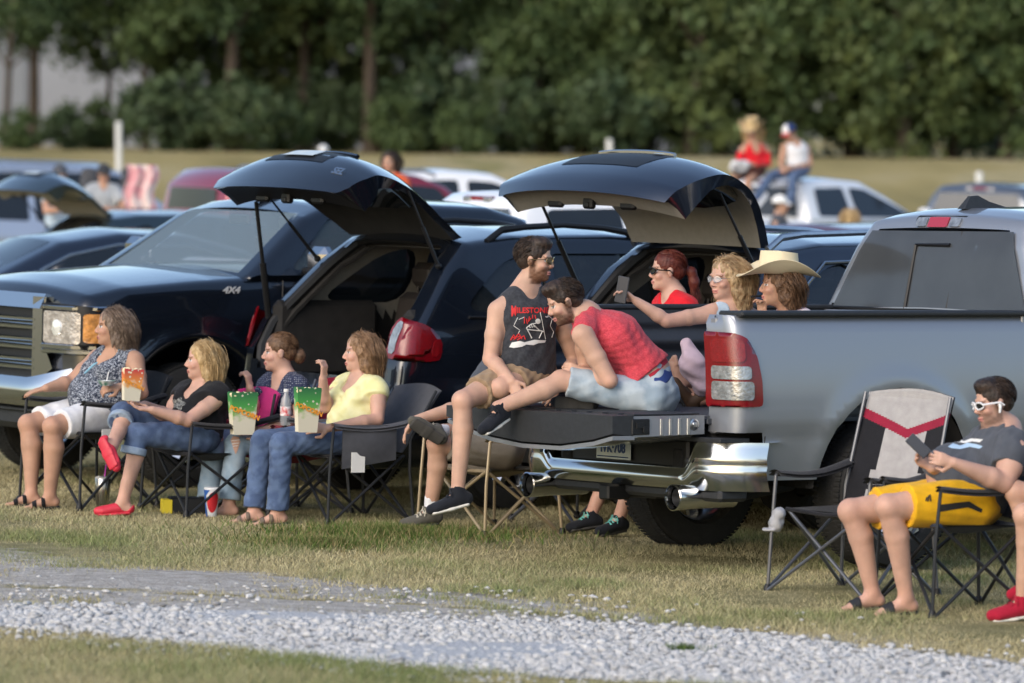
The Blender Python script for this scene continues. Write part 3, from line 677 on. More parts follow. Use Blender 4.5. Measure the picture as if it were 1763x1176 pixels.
# ================================================================ silver pickup with the open tailgate
def silver_pickup():
    T = empty('pickup_truck', 'silver pickup with lowered tailgate that the two men sit on', 'pickup truck', (.54, 25.322, 0), (R_(-1.25), R_(-.15), R_(35.75)))
    P = PAINT_SILVER
    # bed sides, wrapping round the rear corners
    for sg in (-1, 1):
        f, L = corner(.12, 1.0, .07, 0, sg)
        def bedmap(u, z, off=0.):
            x, y = f(u, off); k = 1 - .055 * ((z - .92) / .46) ** 2 - (.012 if z < .79 else 0) * (1 if u > .02 else 0); 
            da = math.hypot(x - 1.24, z - .45); fl = .016 * math.exp(-((da - .58) / .05) ** 2) if u > 0 else 0
            top = max(0, (z - 1.345) / .04); tk = .028 * top * top
            return (x + tk * (1 if u < -L else 0), (abs(y) * k + fl - (tk if u > -L else 0)) * sg, z)
        o = .19
        out = [(-.29, .76), (.11, .76), (.15, .50)] + [(x - o, z) for x, z in archpts(1.24, .45, .54, .50)][::-1] + [(2.06, .50), (2.06, 1.385), (-.29, 1.385)]
        side = sheet(out, bedmap, step=.045, name='bed_side', m=P, parent=T)
        for pts in ([(.16, .772), (.50, .772)], [(2.05, .50), (2.05, 1.36)], [(.13, .74), (.13, .51)]):
            g = MB(); g.tube([bedmap(*q, .001) for q in densel(pts, .05)], .0035, 4); g.build('panel_seam', BLACKT, side)
        # tail light
        lp = roundpoly([(-.30, .895), (.088, .90), (.082, 1.04), (.055, 1.17), (.0, 1.265), (-.06, 1.292), (-.30, 1.297)], .025)
        tl = slab2('tail_light', lp, lambda a, b, t: bedmap(a, b, t), .016, REDD, T, .03)
        slab2('red_lens', rrect(-.24, 1.135, -.02, 1.26, .03), lambda a, b, t: bedmap(a, b, .014 + t), .01, REDL, tl, .03)
        slab2('clear_lens', rrect(-.24, 1.045, .005, 1.115, .02), lambda a, b, t: bedmap(a, b, .014 + t), .011, CLEARL, tl, .03)
        slab2('clear_lens', rrect(-.24, .935, .02, 1.033, .02), lambda a, b, t: bedmap(a, b, .014 + t), .011, CLEARL, tl, .03)
        c = MB(); c.box((1.2, sg * .868, 1.392), (2.08, .205, .03), bev=.01); c.build('rail_cap', DARKPL, T)
        iw = MB(); iw.grid(lambda a, b: ((.13 + 2.07 * a), sg * (.775 + .018 * math.sin(b * 26) * (1 if .1 < b < .85 else 0)), .84 + .54 * b), 4, 48); iw.build('bed_wall', mat('bed_liner', (.045, .05, .06), .45, noise=.1), T)
        jm = MB(); jm.box((.16, sg * .77, 1.06), (.07, .05, .62)); jm.build('bed_pillar', P, T)
        wb = MB(); wb.box((1.24, sg * .70, .95), (.95, .16, .22), bev=.04); wb.build('wheel_housing', mat('bed_liner', (.045, .05, .06), .45), T)
    b = MB(); 
    for i in range(13): b.box((1.14, -.72 + .12 * i, .836), (2.06, .07, .02), bev=.004)
    b.box((1.14, 0, .815), (2.1, 1.55, .03)); b.build('bed_floor', mat('bed_liner', (.045, .05, .06), .45), T)
    b = MB(); b.box((2.19, 0, 1.1), (.05, 1.9, .56)); b.build('bed_front_wall', P, T)
    # open tailgate
    prof = [(-.775, .852), (.775, .852), (.775, .775), (.6, .735), (.35, .69), (.05, .667), (-.3, .669), (-.6, .705), (-.775, .742)]
    g = MB(); g.prism([(a, c - .004 if c < .8 else c - .003) for a, c in prof], lambda a, c: (-.405, a, c), lambda a, c: (.07, a * 1.0, min(c, 9) if c > .8 else c + .01)); gate = g.build('tailgate', P, T, ang=25)
    g = MB(); g.prism(prof, lambda a, c: (-.535, a * .985, c + (.0 if c > .8 else .016)), lambda a, c: (-.407, a * 1.004, c + .002)); 
    g.build('tailgate_cap', DARKPL, gate, ang=25)
    g = MB(); g.prism([(a, (c - .018 if c < .8 else .70 if abs(a) > 1 else c - .12)) for a, c in prof if c < .8] + [(a, c + .004) for a, c in prof if c < .8][::-1], lambda a, c: (-.53, a * .98, c), lambda a, c: (-.40, a * 1.005, c)); g.build('tailgate_lip', P, gate)
    g = MB(); 
    for i in range(11): g.box((-.16, -.70 + .14 * i, .855), (.44, .09, .008), bev=.002)
    g.build('tailgate_liner', DARKPL, gate)
    for sg in (-1, 1):
        g = MB(); g.box((-.36, sg * .778, .792), (.12, .012, .085), bev=.005); g.box((-.37, sg * .786, .80), (.05, .01, .03)); g.box((-.335, sg * .786, .78), (.03, .012, .035)); lt = g.build('latch', BLACKT, gate)
        g = MB()
        for x in (-.22, -.16, -.10, -.04): g.box((x, sg * .777, .79), (.02, .008, .09), bev=.003)
        g.build('gate_rib', SATIN, gate)
        g = MB(); g.lathe([(0, sg * .79), (.014, sg * .789), (.02, sg * .775)], (.0, 0, .80), 'y', 12); g.lathe([(.022, sg * .782), (.032, sg * .779)], (.0, 0, .80), 'y', 12); g.build('hinge_bolt', SATIN, gate)
    # bumper
    def bx(y):
        a = abs(y); return .08 + .26 * max(0, (a - .72) / .3) ** 2.6 - .02 * (1 - min(1, a / .7) ** 2)
    def ztop(y):
        a = abs(y); t = min(max((a - .60) / .12, 0), 1); return .558 + .147 * t * t * (3 - 2 * t)
    def bum(u, v):
        y = -1.015 + 2.03 * u; zt = ztop(y); z = .445 + (zt - .445) * v; pr = .020 * math.sin(math.pi * min(1, v * 1.05)) - .007 * math.exp(-((v - .52) / .07) ** 2) * (1 if abs(y) > .6 else 0)
        return (bx(y) - pr, y * (1 - .01 * v), z)
    g = MB(); g.grid(bum, 110, 16); g.grid(lambda u, v: (bx(-1.015 + 2.03 * u) + .14 * v, (-1.015 + 2.03 * u) * (1 - .01), ztop(-1.015 + 2.03 * u)), 110, 2); bp = g.build('rear_bumper', CHROME, T, ang=60)
    g = MB(); g.box((.17, 0, .63), (.12, 1.16, .16)); g.build('bumper_recess', BLACKT, bp)
    g = MB(); g.box((.14, 0, .718), (.2, 1.9, .025)); g.build('step_pad', DARKPL, bp)
    g = MB(); g.box((.2, 0, .42), (.2, 1.75, .07), bev=.02); g.build('valance', DARKPL, bp)
    g = MB(); g.box((.095, .06, .632), (.008, .31, .115), bev=.003); pl = g.build('licence_plate', mat('plate_white', (.50, .58, .62), .4, col2=(.62, .66, .62), nscale=6), T)
    M = Matrix.Translation((.0895, .06, .636)) @ Matrix(((0, 0, -1), (-1, 0, 0), (0, 1, 0))).to_4x4()
    text_on('plate_number', 'IVK·708', .078, M, mat('plate_blue', (.03, .07, .2), .5), pl, sx=.88)
    g = MB(); g.tube([(.0895, .2, .588), (.0895, -.08, .588)], .003, 4); g.build('plate_line', MATS['plate_blue'], pl)
    for y in (.30, -.30): g = MB(); g.lathe([(0, .035), (.012, .037), (.016, .045)], (0, y * 2.2, .60), 'x', 10); g.build('parking_sensor', DARKPL, bp)
    for sg in (-1, 1):
        g = MB(); g.lathe([(.062, .35), (.064, .1), (.07, -.02), (.072, -.05), (.066, -.055), (.058, -.03), (.052, .12), (0, .12)], (0, sg * .665, .405), 'x', 28, M=Matrix.Rotation(R_(0), 3, 'Z')); g.build('exhaust_tip', CHROME, T)
        g = MB(); g.lathe([(.050, -.02), (0, .06)], (0, sg * .665, .405), 'x', 20); g.build('exhaust_bore', BLACKT, T)
        g = MB(); g.tube([(.3, sg * .665, .405), (.8, sg * .6, .46), (1.0, sg * .45, .55), (2.6, sg * .3, .5)], .045, 10); g.build('exhaust_pipe', UNDER, T)
    g = MB(); g.box((.06, 0, .40), (.16, .09, .085), bev=.01); g.box((.2, 0, .40), (.1, .5, .06)); g.build('hitch', BLACKT, T)
    # chassis
    g = MB()
    for sg in (-1, 1): g.box((2.6, sg * .5, .58), (5.0, .09, .16)); 
    g.tube([(1.25, -.75, .41), (1.25, .75, .41)], .05, 10); g.lathe([(.06, -.16), (.14, -.08), (.15, .05), (.06, .16)], (1.25, 0, .41), 'y', 16)
    g.box((2.6, 0, .72), (4.9, 1.5, .12)); g.box((.55, 0, .60), (.5, 1.2, .1)); g.tube([(.9, .35, .42), (.8, .35, .7)], .035, 8); g.tube([(.9, -.35, .42), (.8, -.35, .7)], .035, 8)
    g.lathe([(.0, .5), (.36, .5), (.38, .62), (0, .62)], (.75, 0, 0), 'z', 24); g.build('chassis', UNDER, T)
    for sg in (-1, 1):
        g = MB(); g.grid(lambda a, b: (1.24 + .56 * math.cos(math.pi * a), sg * (.62 + .33 * b), .45 + .56 * math.sin(math.pi * a)), 16, 2); g.build('wheel_well', UNDER, T)
        wheel(T, 1.25, sg * .86, .41, .28, sg); wheel(T, 4.92, sg * .86, .41, .28, sg)
    # cab
    def cw(x, z): return 1.0 - .055 * ((z - .92) / .46) ** 2 if z < 1.38 else .955 - (z - 1.38) * .50
    low = [(2.29, .48), (2.29, 1.37), (4.68, 1.385), (5.3, 1.30), (5.72, 1.22), (5.83, 1.0), (5.84, .62), (5.75, .50)] + archpts(4.92, .45, .54, .48) + [(4.2, .44), (2.4, .44)]
    cb = shell('body', low, cw, P, T, .06, crown=lambda x, z: .05 if z > .9 else .01)
    up = [(2.29, 1.36), (2.37, 1.75), (2.44, 1.90), (2.6, 1.945), (3.3, 1.965), (3.9, 1.92), (4.3, 1.72), (4.75, 1.42), (4.7, 1.36)]
    h1 = roundpoly([(2.42, 1.42), (2.48, 1.80), (3.22, 1.84), (3.22, 1.42)]); h2 = roundpoly([(3.33, 1.42), (3.33, 1.84), (3.78, 1.80), (4.42, 1.42)])
    shell('cab', up, cw, P, T, .07, holes=[h1, h2], crown=lambda x, z: .035 if z > 1.7 else .015, skip=lambda x, y, z: (x < 2.46 and 1.385 < z < 1.84 and abs(y) < cw(x, z) - .13) or (x > 4.0 and 1.42 < z < 1.86 and abs(y) < cw(x, z) - .15), step=.06, ncol=16)
    for sg in (-1, 1):
        for h in (h1, h2):
            g = sheet(h, lambda a, b, sg=sg: (a, sg * (cw(a, b) - .02), b), step=.1, name='window', m=GLASSD, parent=T)
    def rg(y, z, off=0.): 
        q = 2.29 + (z - 1.36) * .21 + max(0, z - 1.75) * .25 - .018 * (1 - (y / .85) ** 2); return (q - .012 - off, y, z)
    ww = lambda z: cw(0, z) - .105
    rwin = [(-ww(1.385), 1.385), (ww(1.385), 1.385), (ww(1.6), 1.6), (ww(1.845), 1.845), (-ww(1.845), 1.845), (-ww(1.6), 1.6)]
    win = sheet(rwin, lambda a, b: rg(a, b), step=.07, name='rear_window', m=GLASSG, parent=T)
    g = MB(); g.box((0, 0, 0), (.01, .012, .37), bev=.002); 
    for y in (.165,): g2 = MB(); g2.tube([rg(y, 1.39, .004), rg(y, 1.765, .004), rg(-.13, 1.765, .004)], .012, 6); g2.build('slider_frame', BLACKT, win)
    g2 = MB(); g2.tube([rg(-.19, 1.39, .002), rg(-.19, 1.845, .002)], .004, 4); g2.build('window_seam', BLACKT, win)
    g = MB(); g.tube([rg(-.86, 1.388, .0), rg(0, 1.388, .01), rg(.86, 1.388, .0)], .012, 6); g.build('window_seal', BLACKT, T)
    # third brake light
    lt = slab2('brake_light', rrect(-.215, -.032, .215, .042, .02), lambda a, b, t: (2.425 + b * .5 - t, a + .03, 1.892 + b), .02, BLACKT, T, .03)
    slab2('red_lens', rrect(-.085, -.024, .085, .034, .008), lambda a, b, t: (2.402 + b * .5 - t, a + .03, 1.892 + b), .012, mat('brake_red', (.35, .015, .03), .2, coat=1), lt, .03)
    for s in (-1, 1): slab2('clear_lens', rrect(-.045, -.02, .045, .03, .012), lambda a, b, t: (2.402 + b * .5 - t, a + .03 + s * .145, 1.892 + b), .012, CLEARL, lt, .03)
    g = MB(); g.prism([(2.54, 1.955), (2.60, 2.03), (2.66, 2.035), (2.74, 2.0), (2.88, 1.965)], lambda a, b: (a, .035 - (b - 1.95) * .3, b + .018), lambda a, b: (a, -.035 + (b - 1.95) * .3, b + .018)); g.build('antenna_fin', DARKPL, T)
    # cab inside, lamps and grille for side views
    g = MB(); g.box((3.4, 0, 1.05), (2.1, 1.75, .5)); g.build('cab_interior', INTER, T)
    for y in (-.42, .42):
        for x in (2.85, 3.75): g = MB(); g.box((x, y, 1.42), (.14, .5, .5), Matrix.Rotation(R_(-12), 3, 'Y'), bev=.05); g.box((x - .08, y, 1.72), (.09, .26, .17), bev=.04); g.build('seat', SEATM, T)
    wsx = lambda y, z: (4.3 + (1.72 - z) * 1.5 + .03, y, z)
    sheet([(-.78, 1.42), (.78, 1.42), (.62, 1.84), (-.62, 1.84)], lambda a, b: (4.75 - (b - 1.42) * 1.45 + .02 * (1 - a * a), a, b), step=.15, name='windscreen', m=GLASSC, parent=T)
    g = MB(); g.box((5.86, 0, .9), (.06, 1.3, .42), bev=.02); g.build('grille', CHROME, T)
    for sg in (-1, 1): g = MB(); g.box((5.78, sg * .82, 1.0), (.14, .3, .16), bev=.03); g.build('headlight', CLEARL, T); g = MB(); g.box((4.35, sg * 1.1, 1.45), (.12, .16, .22), bev=.04); g.build('mirror', P, T)
    return T
RAM = silver_pickup()
# ================================================================ SUVs with raised tailgates
def suv(name, label, pose, paint, top=1.68, rail=None, railm=None, hatch=None, trimlow=BLACKT, badge=None, strutpts=(), Lc=4.66, chromeline=False, light=True, hinge=.72, seats=True, plate=True, group=None):
    """tall estate car with its tailgate up; x = 0 at the rear bumper, looking along +x"""
    T = empty(name, label, 'car', (pose[0], pose[1], pose[3] if len(pose) > 3 else 0), (0, 0, R_(pose[2])), group=group); dz = top - 1.68
    def w(x, z):
        q = .93 - .05 * ((z - .8) / .42) ** 2 if z < 1.15 else .895 - (z - 1.15 - dz * .3) * .46
        if x < .6: q *= 1 - .045 * ((.6 - x) / .6) ** 2
        if x > Lc - .8: q *= 1 - .12 * ((x - Lc + .8) / .8) ** 2
        return q
    H_ = hinge
    poly = [(.14, .28), (.03, .42), (.01, .62), (.08, .76), (.10, .93), (.19, 1.12 + dz * .5), (H_ - .18, 1.52 + dz), (H_, 1.665 + dz), (H_ + .4, 1.715 + dz), (1.9, 1.73 + dz), (2.6, 1.69 + dz), (2.95, 1.60 + dz), (3.62, 1.13), (4.2, 1.02), (Lc - .12, .86), (Lc, .66), (Lc - .02, .38), (Lc - .15, .26)]
    poly += archpts(Lc - .88, .37, .41, .26) + [(Lc - 1.4, .24), (1.5, .24)] + archpts(.95, .37, .42, .26)
    q1 = smoothpoly([(.60, 1.25 + dz * .6), (.80, 1.42 + dz), (1.02, 1.575 + dz), (1.28, 1.60 + dz), (1.28, 1.235 + dz * .3), (.9, 1.235 + dz * .3)], 2); q2 = roundpoly([(1.36, 1.605 + dz), (2.12, 1.61 + dz), (2.12, 1.20), (1.36, 1.23 + dz * .3)]); q3 = roundpoly([(2.22, 1.61 + dz), (2.62, 1.58 + dz), (3.2, 1.17), (2.22, 1.19)])
    ow = lambda x, z: w(x, z) - .15 - max(0, .05 * (1 - (z - .78) / .2))
    zt = 1.635 + dz
    opening = lambda x, y, z: x < H_ and .80 < z < zt and abs(y) < ow(x, z)
    wsc = lambda x, y, z: x > 2.9 and 1.16 < z < 1.63 + dz and abs(y) < w(x, z) - .13
    shell('body', poly, w, paint, T, .065, [q1, q2, q3], lambda x, y, z: opening(x, y, z) or wsc(x, y, z), crown=lambda x, z: .045 if z > 1.6 else (.05 if x < .3 else .03), step=.055, ncol=22)
    # liner: beige headlining over dark plastic
    cx, cz = 1.9, .95; inn = [(x + (.075 if x < 1 else -.06), min(max(z, .70), z - .055 if z > 1 else 9)) for x, z in poly if z > .6 or x < 0][:]
    inn = [(.16, .70), (.18, .93), (.26, 1.12 + dz * .5), (H_ - .11, 1.49 + dz), (H_ + .03, 1.61 + dz), (1.9, 1.665 + dz), (2.6, 1.63 + dz), (2.9, 1.55 + dz), (3.5, 1.12), (3.5, .70)]
    shell('headlining', inn, lambda x, z: w(x, z) - .07, [BEIGE, INTER], T, .05, [q1, q2, q3], lambda x, y, z: (x < H_ + .02 and .75 < z < zt - .02 and abs(y) < ow(x, z) + .02) or wsc(x - .05, y, z + .04), crown=.01, step=.07, ncol=18, matfn=lambda x, y, z: 0 if z > 1.16 + (.25 if x < .5 else 0) * 0 else 1)
    for sg in (-1, 1):
        for h in (q1, q2, q3): sheet(h, lambda a, b, sg=sg: (a, sg * (w(a, b) - .018), b), step=.1, name='window', m=GLASSD, parent=T)
        g = MB(); g.tube([(.62, sg * (w(1, 1.2) + .004), 1.21 + dz * .3), (2.1, sg * (w(1, 1.2) + .006), 1.19), (3.2, sg * (w(1, 1.2)), 1.15)], .009, 6); g.build('belt_moulding', CHROME if chromeline else BLACKT, T)
        if chromeline: g = MB(); g.tube([(.62, sg * (w(.62, 1.3)), 1.27), (.8, sg * (w(.8, 1.46) + .006), 1.45 + dz), (1.02, sg * (w(1, 1.6) + .006), 1.60 + dz), (2.1, sg * (w(1, 1.63) + .006), 1.635 + dz), (2.62, sg * (w(1, 1.6) + .006), 1.60 + dz)], .01, 6); g.build('window_moulding', CHROME, T)
        # seams of the doors
        g = MB(); g.tube([(1.32, sg * (w(1, .5) + .003), .45), (1.32, sg * (w(1, .9) + .003), .9), (1.32, sg * (w(1, 1.18) + .003), 1.18)], .004, 4); g.build('door_seam', BLACKT, T)
        g = MB(); g.box((1.55, sg * (w(1, 1.05) + .03), 1.03), (.22, .03, .04), bev=.012); g.build('door_handle', CHROME if chromeline else paint, T)
        if rail:
            yr = w(1.2, top) - .03; rm = railm or BLACKT
            g = MB(); a, b = rail; zz = lambda x: 1.70 + dz - .01 * abs(x - 1.6)
            g.tube([(a, sg * yr, zz(a) - .02), (a + .12, sg * (yr - .01), zz(a) + .055), (a + .3, sg * (yr - .015), zz(a) + .075), ((a + b) / 2, sg * (yr - .02), zz(1.6) + .085), (b - .3, sg * (yr - .015), zz(b) + .075), (b - .12, sg * (yr - .01), zz(b) + .05), (b, sg * yr, zz(b) - .03)], [.02, .02, .017, .016, .017, .02, .02], 8, flat=1.2); g.build('roof_rail', rm, T)
        f, L = corner(.095, .925, .09, 0, sg)
        if light:
            def lm(u, z, off): x, y = f(u, off); return (x + max(0, z - .93) * .22, y * (1 - .05 * ((z - .8) / .42) ** 2), z)
            i0 = -.25 if sg < 0 else -.13; lp = [(i0, .955), (-.10, .945), (.17, .935), (.19, .98), (.18, 1.07), (.08, 1.155), (-.09, 1.20), (-.13, 1.21)] + ([(-.235, 1.12)] if sg < 0 else [])
            tl = slab2('tail_light', smoothpoly(lp, 1), lambda a, b, t: lm(a, b, t - .004), .012, REDD, T, .03)
            if sg < 0: slab2('clear_lens', smoothpoly([(-.225, .985), (-.15, .98), (-.14, 1.06), (-.095, 1.175), (-.13, 1.190), (-.205, 1.11)], 1), lambda a, b, t: lm(a, b, .007 + t), .006, CLEARL, tl, .03)
            slab2('red_lens', smoothpoly([(-.12, .975), (.09, .97), (.10, 1.09), (.03, 1.135), (-.06, 1.175), (-.11, 1.06)], 1), lambda a, b, t: lm(a, b, .007 + t), .006, REDL, tl, .03)
            slab2('red_lens', smoothpoly([(.108, .97), (.165, .965), (.16, 1.05), (.115, 1.075)], 1), lambda a, b, t: lm(a, b, .007 + t), .006, REDL, tl, .03)
        g = MB(); g.tube([(.02, sg * .62, .47), (.05, sg * .8, .47)], .02, 6); g.build('reflector', REDL, T)
    # opening frame: seal, sill, scuff plate
    g = MB(); pts = []
    xr = lambda z: np.interp(z, [.78, .93, 1.12 + dz * .5, 1.52 + dz, 1.665 + dz], [.09, .10, .19, H_ - .18, H_]) + .045
    zs = np.linspace(.80, zt, 12); pts = [(xr(z), ow(xr(z), z) + .012, z) for z in zs] + [(xr(zt) + .01, y, zt + .012 + .03 * (1 - (y / .6) ** 2)) for y in np.linspace(ow(H_, zt) * .85, -ow(H_, zt) * .85, 8)] + [(xr(z), -ow(xr(z), z) - .012, z) for z in zs[::-1]]
    g.tube(pts, .038, 8, cap=True); g.build('door_seal', BLACKT, T)
    g = MB(); g.tube([(p[0] + .07, p[1] * .94, p[2] - .03 * (p[2] > 1.5)) for p in pts], .022, 6); g.build('trim_edge', BEIGE if trimlow is BEIGE else INTER, T)
    g = MB(); g.box((.17, 0, .785), (.20, 1.3, .03), bev=.01); g.build('scuff_plate', DARKPL, T)
    g = MB(); g.box((.95, 0, .715), (1.6, 1.7, .03)); g.build('cargo_floor', INTER, T)
    if seats:
        for y, wd_ in ((.33, .78), (-.45, .5)):
            s = MB(); s.box((1.18, y, 1.0), (.16, wd_, .62), Matrix.Rotation(R_(12), 3, 'Y'), bev=.05); st = s.build('rear_seat', SEATM, T)
            for yy in ((y - .18, y + .2) if wd_ > .6 else (y,)): h = MB(); h.box((1.27, yy, 1.42), (.11, .26, .17), bev=.045); h.tube([(1.24, yy - .06, 1.28), (1.26, yy - .06, 1.40)], .008, 6); h.tube([(1.24, yy + .06, 1.28), (1.26, yy + .06, 1.40)], .008, 6); h.build('headrest', SEATM, st)
        for y in (.4, -.4): s = MB(); s.box((2.2, y, 1.0), (.16, .5, .7), Matrix.Rotation(R_(12), 3, 'Y'), bev=.05); s.box((2.3, y, 1.47), (.11, .27, .18), bev=.045); s.build('front_seat', SEATM, T)
        for sg in (-1, 1): s = MB(); s.box((.62, sg * .74, 1.0), (.8, .1, .5), bev=.04); s.build('cargo_trim', INTER, T)
    # raised tailgate
    pr, wd, drop, glass_end, low = hatch
    PR = np.array(pr); L = np.concatenate([[0], np.cumsum(np.linalg.norm(np.diff(PR, axis=0), axis=1))]); L /= L[-1]
    def sp(s):  # smooth profile
        k = np.interp(s, L, np.arange(len(PR))); i = int(min(k, len(PR) - 2)); t = k - i; p0, p1, p2, p3 = PR[max(i - 1, 0)], PR[i], PR[i + 1], PR[min(i + 2, len(PR) - 1)]
        return .5 * ((2 * p1) + (-p0 + p2) * t + (2 * p0 - 5 * p1 + 4 * p2 - p3) * t * t + (-p0 + 3 * p1 - 3 * p2 + p3) * t ** 3)
    def frame(s): a, b = sp(max(s - .01, 0)), sp(min(s + .01, 1)); t = (b - a) / np.linalg.norm(b - a); return sp(s), np.array([-t[1], t[0]]) * -1  # normal pointing up/out
    def outer(s, t, off=0.):
        p, n = frame(s); ws = np.interp(s, L, wd); d = np.interp(s, L, drop); q = p - n * (d * abs(t) ** 2.4) + n * off
        if s > .9: q = q + np.array([.10 * t * t * (s - .9) / .1 * .6, 0])
        return (q[0], t * ws, q[1])
    def inner(s, t, ex=0.):
        th = float(np.interp(s, [0, glass_end, .70, .85, .925, .972, 1], [.045, .05, .10, .18, .21, .05, .02])); s2 = .015 + s * .965; o = outer(s2, t * .955, -th - ex)
        return o
    n_s, n_t = 40, 24; hb = MB()
    def cut(fn, flip, mats):
        k = len(hb.v); hb.v += [tuple(fn(i / n_s, -1 + 2 * j / n_t)) for i in range(n_s + 1) for j in range(n_t + 1)]
        for i in range(n_s):
            for j in range(n_t):
                q = (k + i * (n_t + 1) + j, k + (i + 1) * (n_t + 1) + j, k + (i + 1) * (n_t + 1) + j + 1, k + i * (n_t + 1) + j + 1); hb.f.append(q if flip else q[::-1]); hb.mi.append(mats((i + .5) / n_s, abs(-1 + 2 * (j + .5) / n_t)))
        return k
    ko = cut(lambda s, t: outer(s, t), False, lambda s, t: 0)
    ki = cut(inner, True, lambda s, t: 2 if s > glass_end + .08 and low is not BEIGE else 1)
    e = [i * (n_t + 1) for i in range(n_s + 1)] + [n_s * (n_t + 1) + j for j in range(1, n_t + 1)] + [i * (n_t + 1) + n_t for i in range(n_s - 1, -1, -1)] + list(range(n_t - 1, 0, -1))
    for a, b in zip(e, e[1:] + e[:1]): hb.f.append((ko + a, ko + b, ki + b, ki + a)); hb.mi.append(0)
    hobj = hb.build('tailgate', [paint, BEIGE if low is BEIGE else INTER, low], T, ang=38)
    gp = smoothpoly([(.10, -.80), (glass_end, -.84), (glass_end, .84), (.10, .80)], 2)
    sheet(gp, lambda s, t: outer(s, t, .004), step=.07, name='hatch_glass', m=GLASSD, parent=hobj)
    sheet(smoothpoly([(.17, -.84), (glass_end + .08, -.88), (glass_end + .08, .88), (.17, .84)], 2), lambda s, t: inner(s, t, .006), step=.07, name='hatch_glass', m=GLASSD, parent=hobj, flip=True)
    # plate recess, licence plate, handle, lights on the outside
    g = sheet([(.80, -.42), (.80, .42), (.60, .45), (.60, -.45)][::-1], lambda s, t: outer(s, t, .003), step=.06, name='plate_recess', m=BLACKT, parent=hobj)
    if plate: sheet([(.765, -.22), (.765, .22), (.69, .22), (.69, -.22)][::-1], lambda s, t: outer(s, t, .014), step=.06, name='licence_plate', m=MATS['plate_white'], parent=hobj)
    for t0 in (-.30, .30): sheet([(.63, t0 - .05), (.63, t0 + .05), (.60, t0 + .05), (.60, t0 - .05)], lambda s, t: outer(s, t, .012), step=.05, name='reversing_lamp', m=CLEARL, parent=hobj)
    g = MB(); g.tube([outer(.585, t, .012) for t in np.linspace(-.42, .42, 9)], .014, 6); g.build('hatch_handle', CHROME if chromeline or low is BEIGE else paint, hobj)
    lc = V(*inner(.935, 0)); g = MB(); g.box(lc + V(-.01, 0, -.01), (.05, .085, .07), bev=.012); g.box(lc + V(-.03, 0, -.02), (.03, .05, .03)); g.build('latch', BLACKT, hobj)
    for t0 in (-.42, .45):
        c = V(*inner(.93, t0)); g = MB(); g.box(c, (.05, .13, .05), bev=.015); g.build('grab_recess', BLACKT, hobj)
    g = MB(); g.box(V(*outer(.55, 0, .01)), (.09, .16, .02)); g.build('badge_plinth', SATIN, hobj)
    if badge:
        a, b, c = V(*outer(.93, -.80, .004)), V(*outer(.93, -.74, .004)), V(*outer(.90, -.80, .004)); X = (a - b).normalized(); Yv = (c - a).normalized(); Yv = (Yv - X * Yv.dot(X)).normalized(); Z = X.cross(Yv)
        M = Matrix((( -X[0], -Yv[0], Z[0]), (-X[1], -Yv[1], Z[1]), (-X[2], -Yv[2], Z[2]))); M = Matrix.Translation(V(*outer(.84, -.72, .006))) @ Matrix(((X[0], Yv[0], Z[0]), (X[1], Yv[1], Z[1]), (X[2], Yv[2], Z[2]))).to_4x4()
        text_on('model_badge', badge, .07, M, CHROME, hobj, shear=.2)
    for sg in (-1, 1):
        a = V(*outer(.03, sg * .7, -.03)); g = MB(); g.tube([(H_ + .1, a.y, 1.70 + dz), a], .025, 6); g.build('hinge', BLACKT, T)
    for k, (a, b, ra) in enumerate(strutpts):
        a, b = V(a), V(b); m_ = a.lerp(b, .5); g = MB(); g.tube([a, m_], ra, 8); g.tube([m_, b], ra * .6, 8); g.lathe([(0, -.02), (.02, -.01), (.02, .01), (0, .02)], a, 'y', 8); g.build('gas_strut', BLACKT, T)
    g = MB(); g.box((2.3, 0, .42), (4.0, 1.5, .2)); g.build('floorpan', UNDER, T)
    g = MB(); g.tube([(.0, -.55, .30), (.3, -.55, .30)], .035, 10); g.build('exhaust_tip', CHROME, T)
    for sg in (-1, 1):
        for x in (.95, Lc - .88):
            g = MB(); g.grid(lambda a, b: (x + .43 * math.cos(math.pi * a), sg * (.55 + .33 * b), .37 + .43 * math.sin(math.pi * a)), 14, 2); g.build('wheel_well', UNDER, T); wheel(T, x, sg * .81, .36, .24, sg)
    sheet([(-.70, 1.15), (.70, 1.15), (.56, 1.62 + dz), (-.56, 1.62 + dz)], lambda a, b: (3.60 - (b - 1.15) * (.66 / (.47 + dz)) + .03 * (1 - a * a), a, b), step=.15, name='windscreen', m=GLASSC, parent=T)
    for sg in (-1, 1):
        g = MB(); g.box((Lc - .12, sg * .66, .80), (.2, .34, .14), bev=.04); g.build('headlight', CLEARL, T); g = MB(); g.box((2.95, sg * 1.0, 1.22), (.12, .17, .13), bev=.04); g.build('mirror', paint, T)
    g = MB(); g.box((Lc + .005, 0, .62), (.04, .9, .26), bev=.01); g.build('grille', CHROME, T)
    return T
prof1 = [(.76, 1.71), (.62, 1.89), (.45, 2.05), (.24, 2.165), (.0, 2.205), (-.16, 2.15), (-.28, 2.06), (-.36, 1.985)]
SUV1 = suv('open_hatch_car', 'black crossover with raised tailgate behind the woman in yellow', (-1.285, 29.147, 36), PAINT_BLACK, rail=(.92, 2.15), badge='SEL',
    hatch=(prof1, [.60, .645, .69, .735, .77, .78, .76, .70], [.02, .10, .14, .15, .13, .11, .08, .03], .50, BLACKT),
    strutpts=[((.22, .78, 1.10), (-.02, .60, 1.88), .022), ((.50, .66, 1.52), (.05, .66, 1.98), .012), ((.50, -.70, 1.52), (.25, -.70, 2.0), .013)])
prof2 = [(.66, 1.70), (.61, 1.92), (.49, 2.09), (.31, 2.20), (.08, 2.25), (-.14, 2.21), (-.34, 2.12), (-.46, 2.02)]
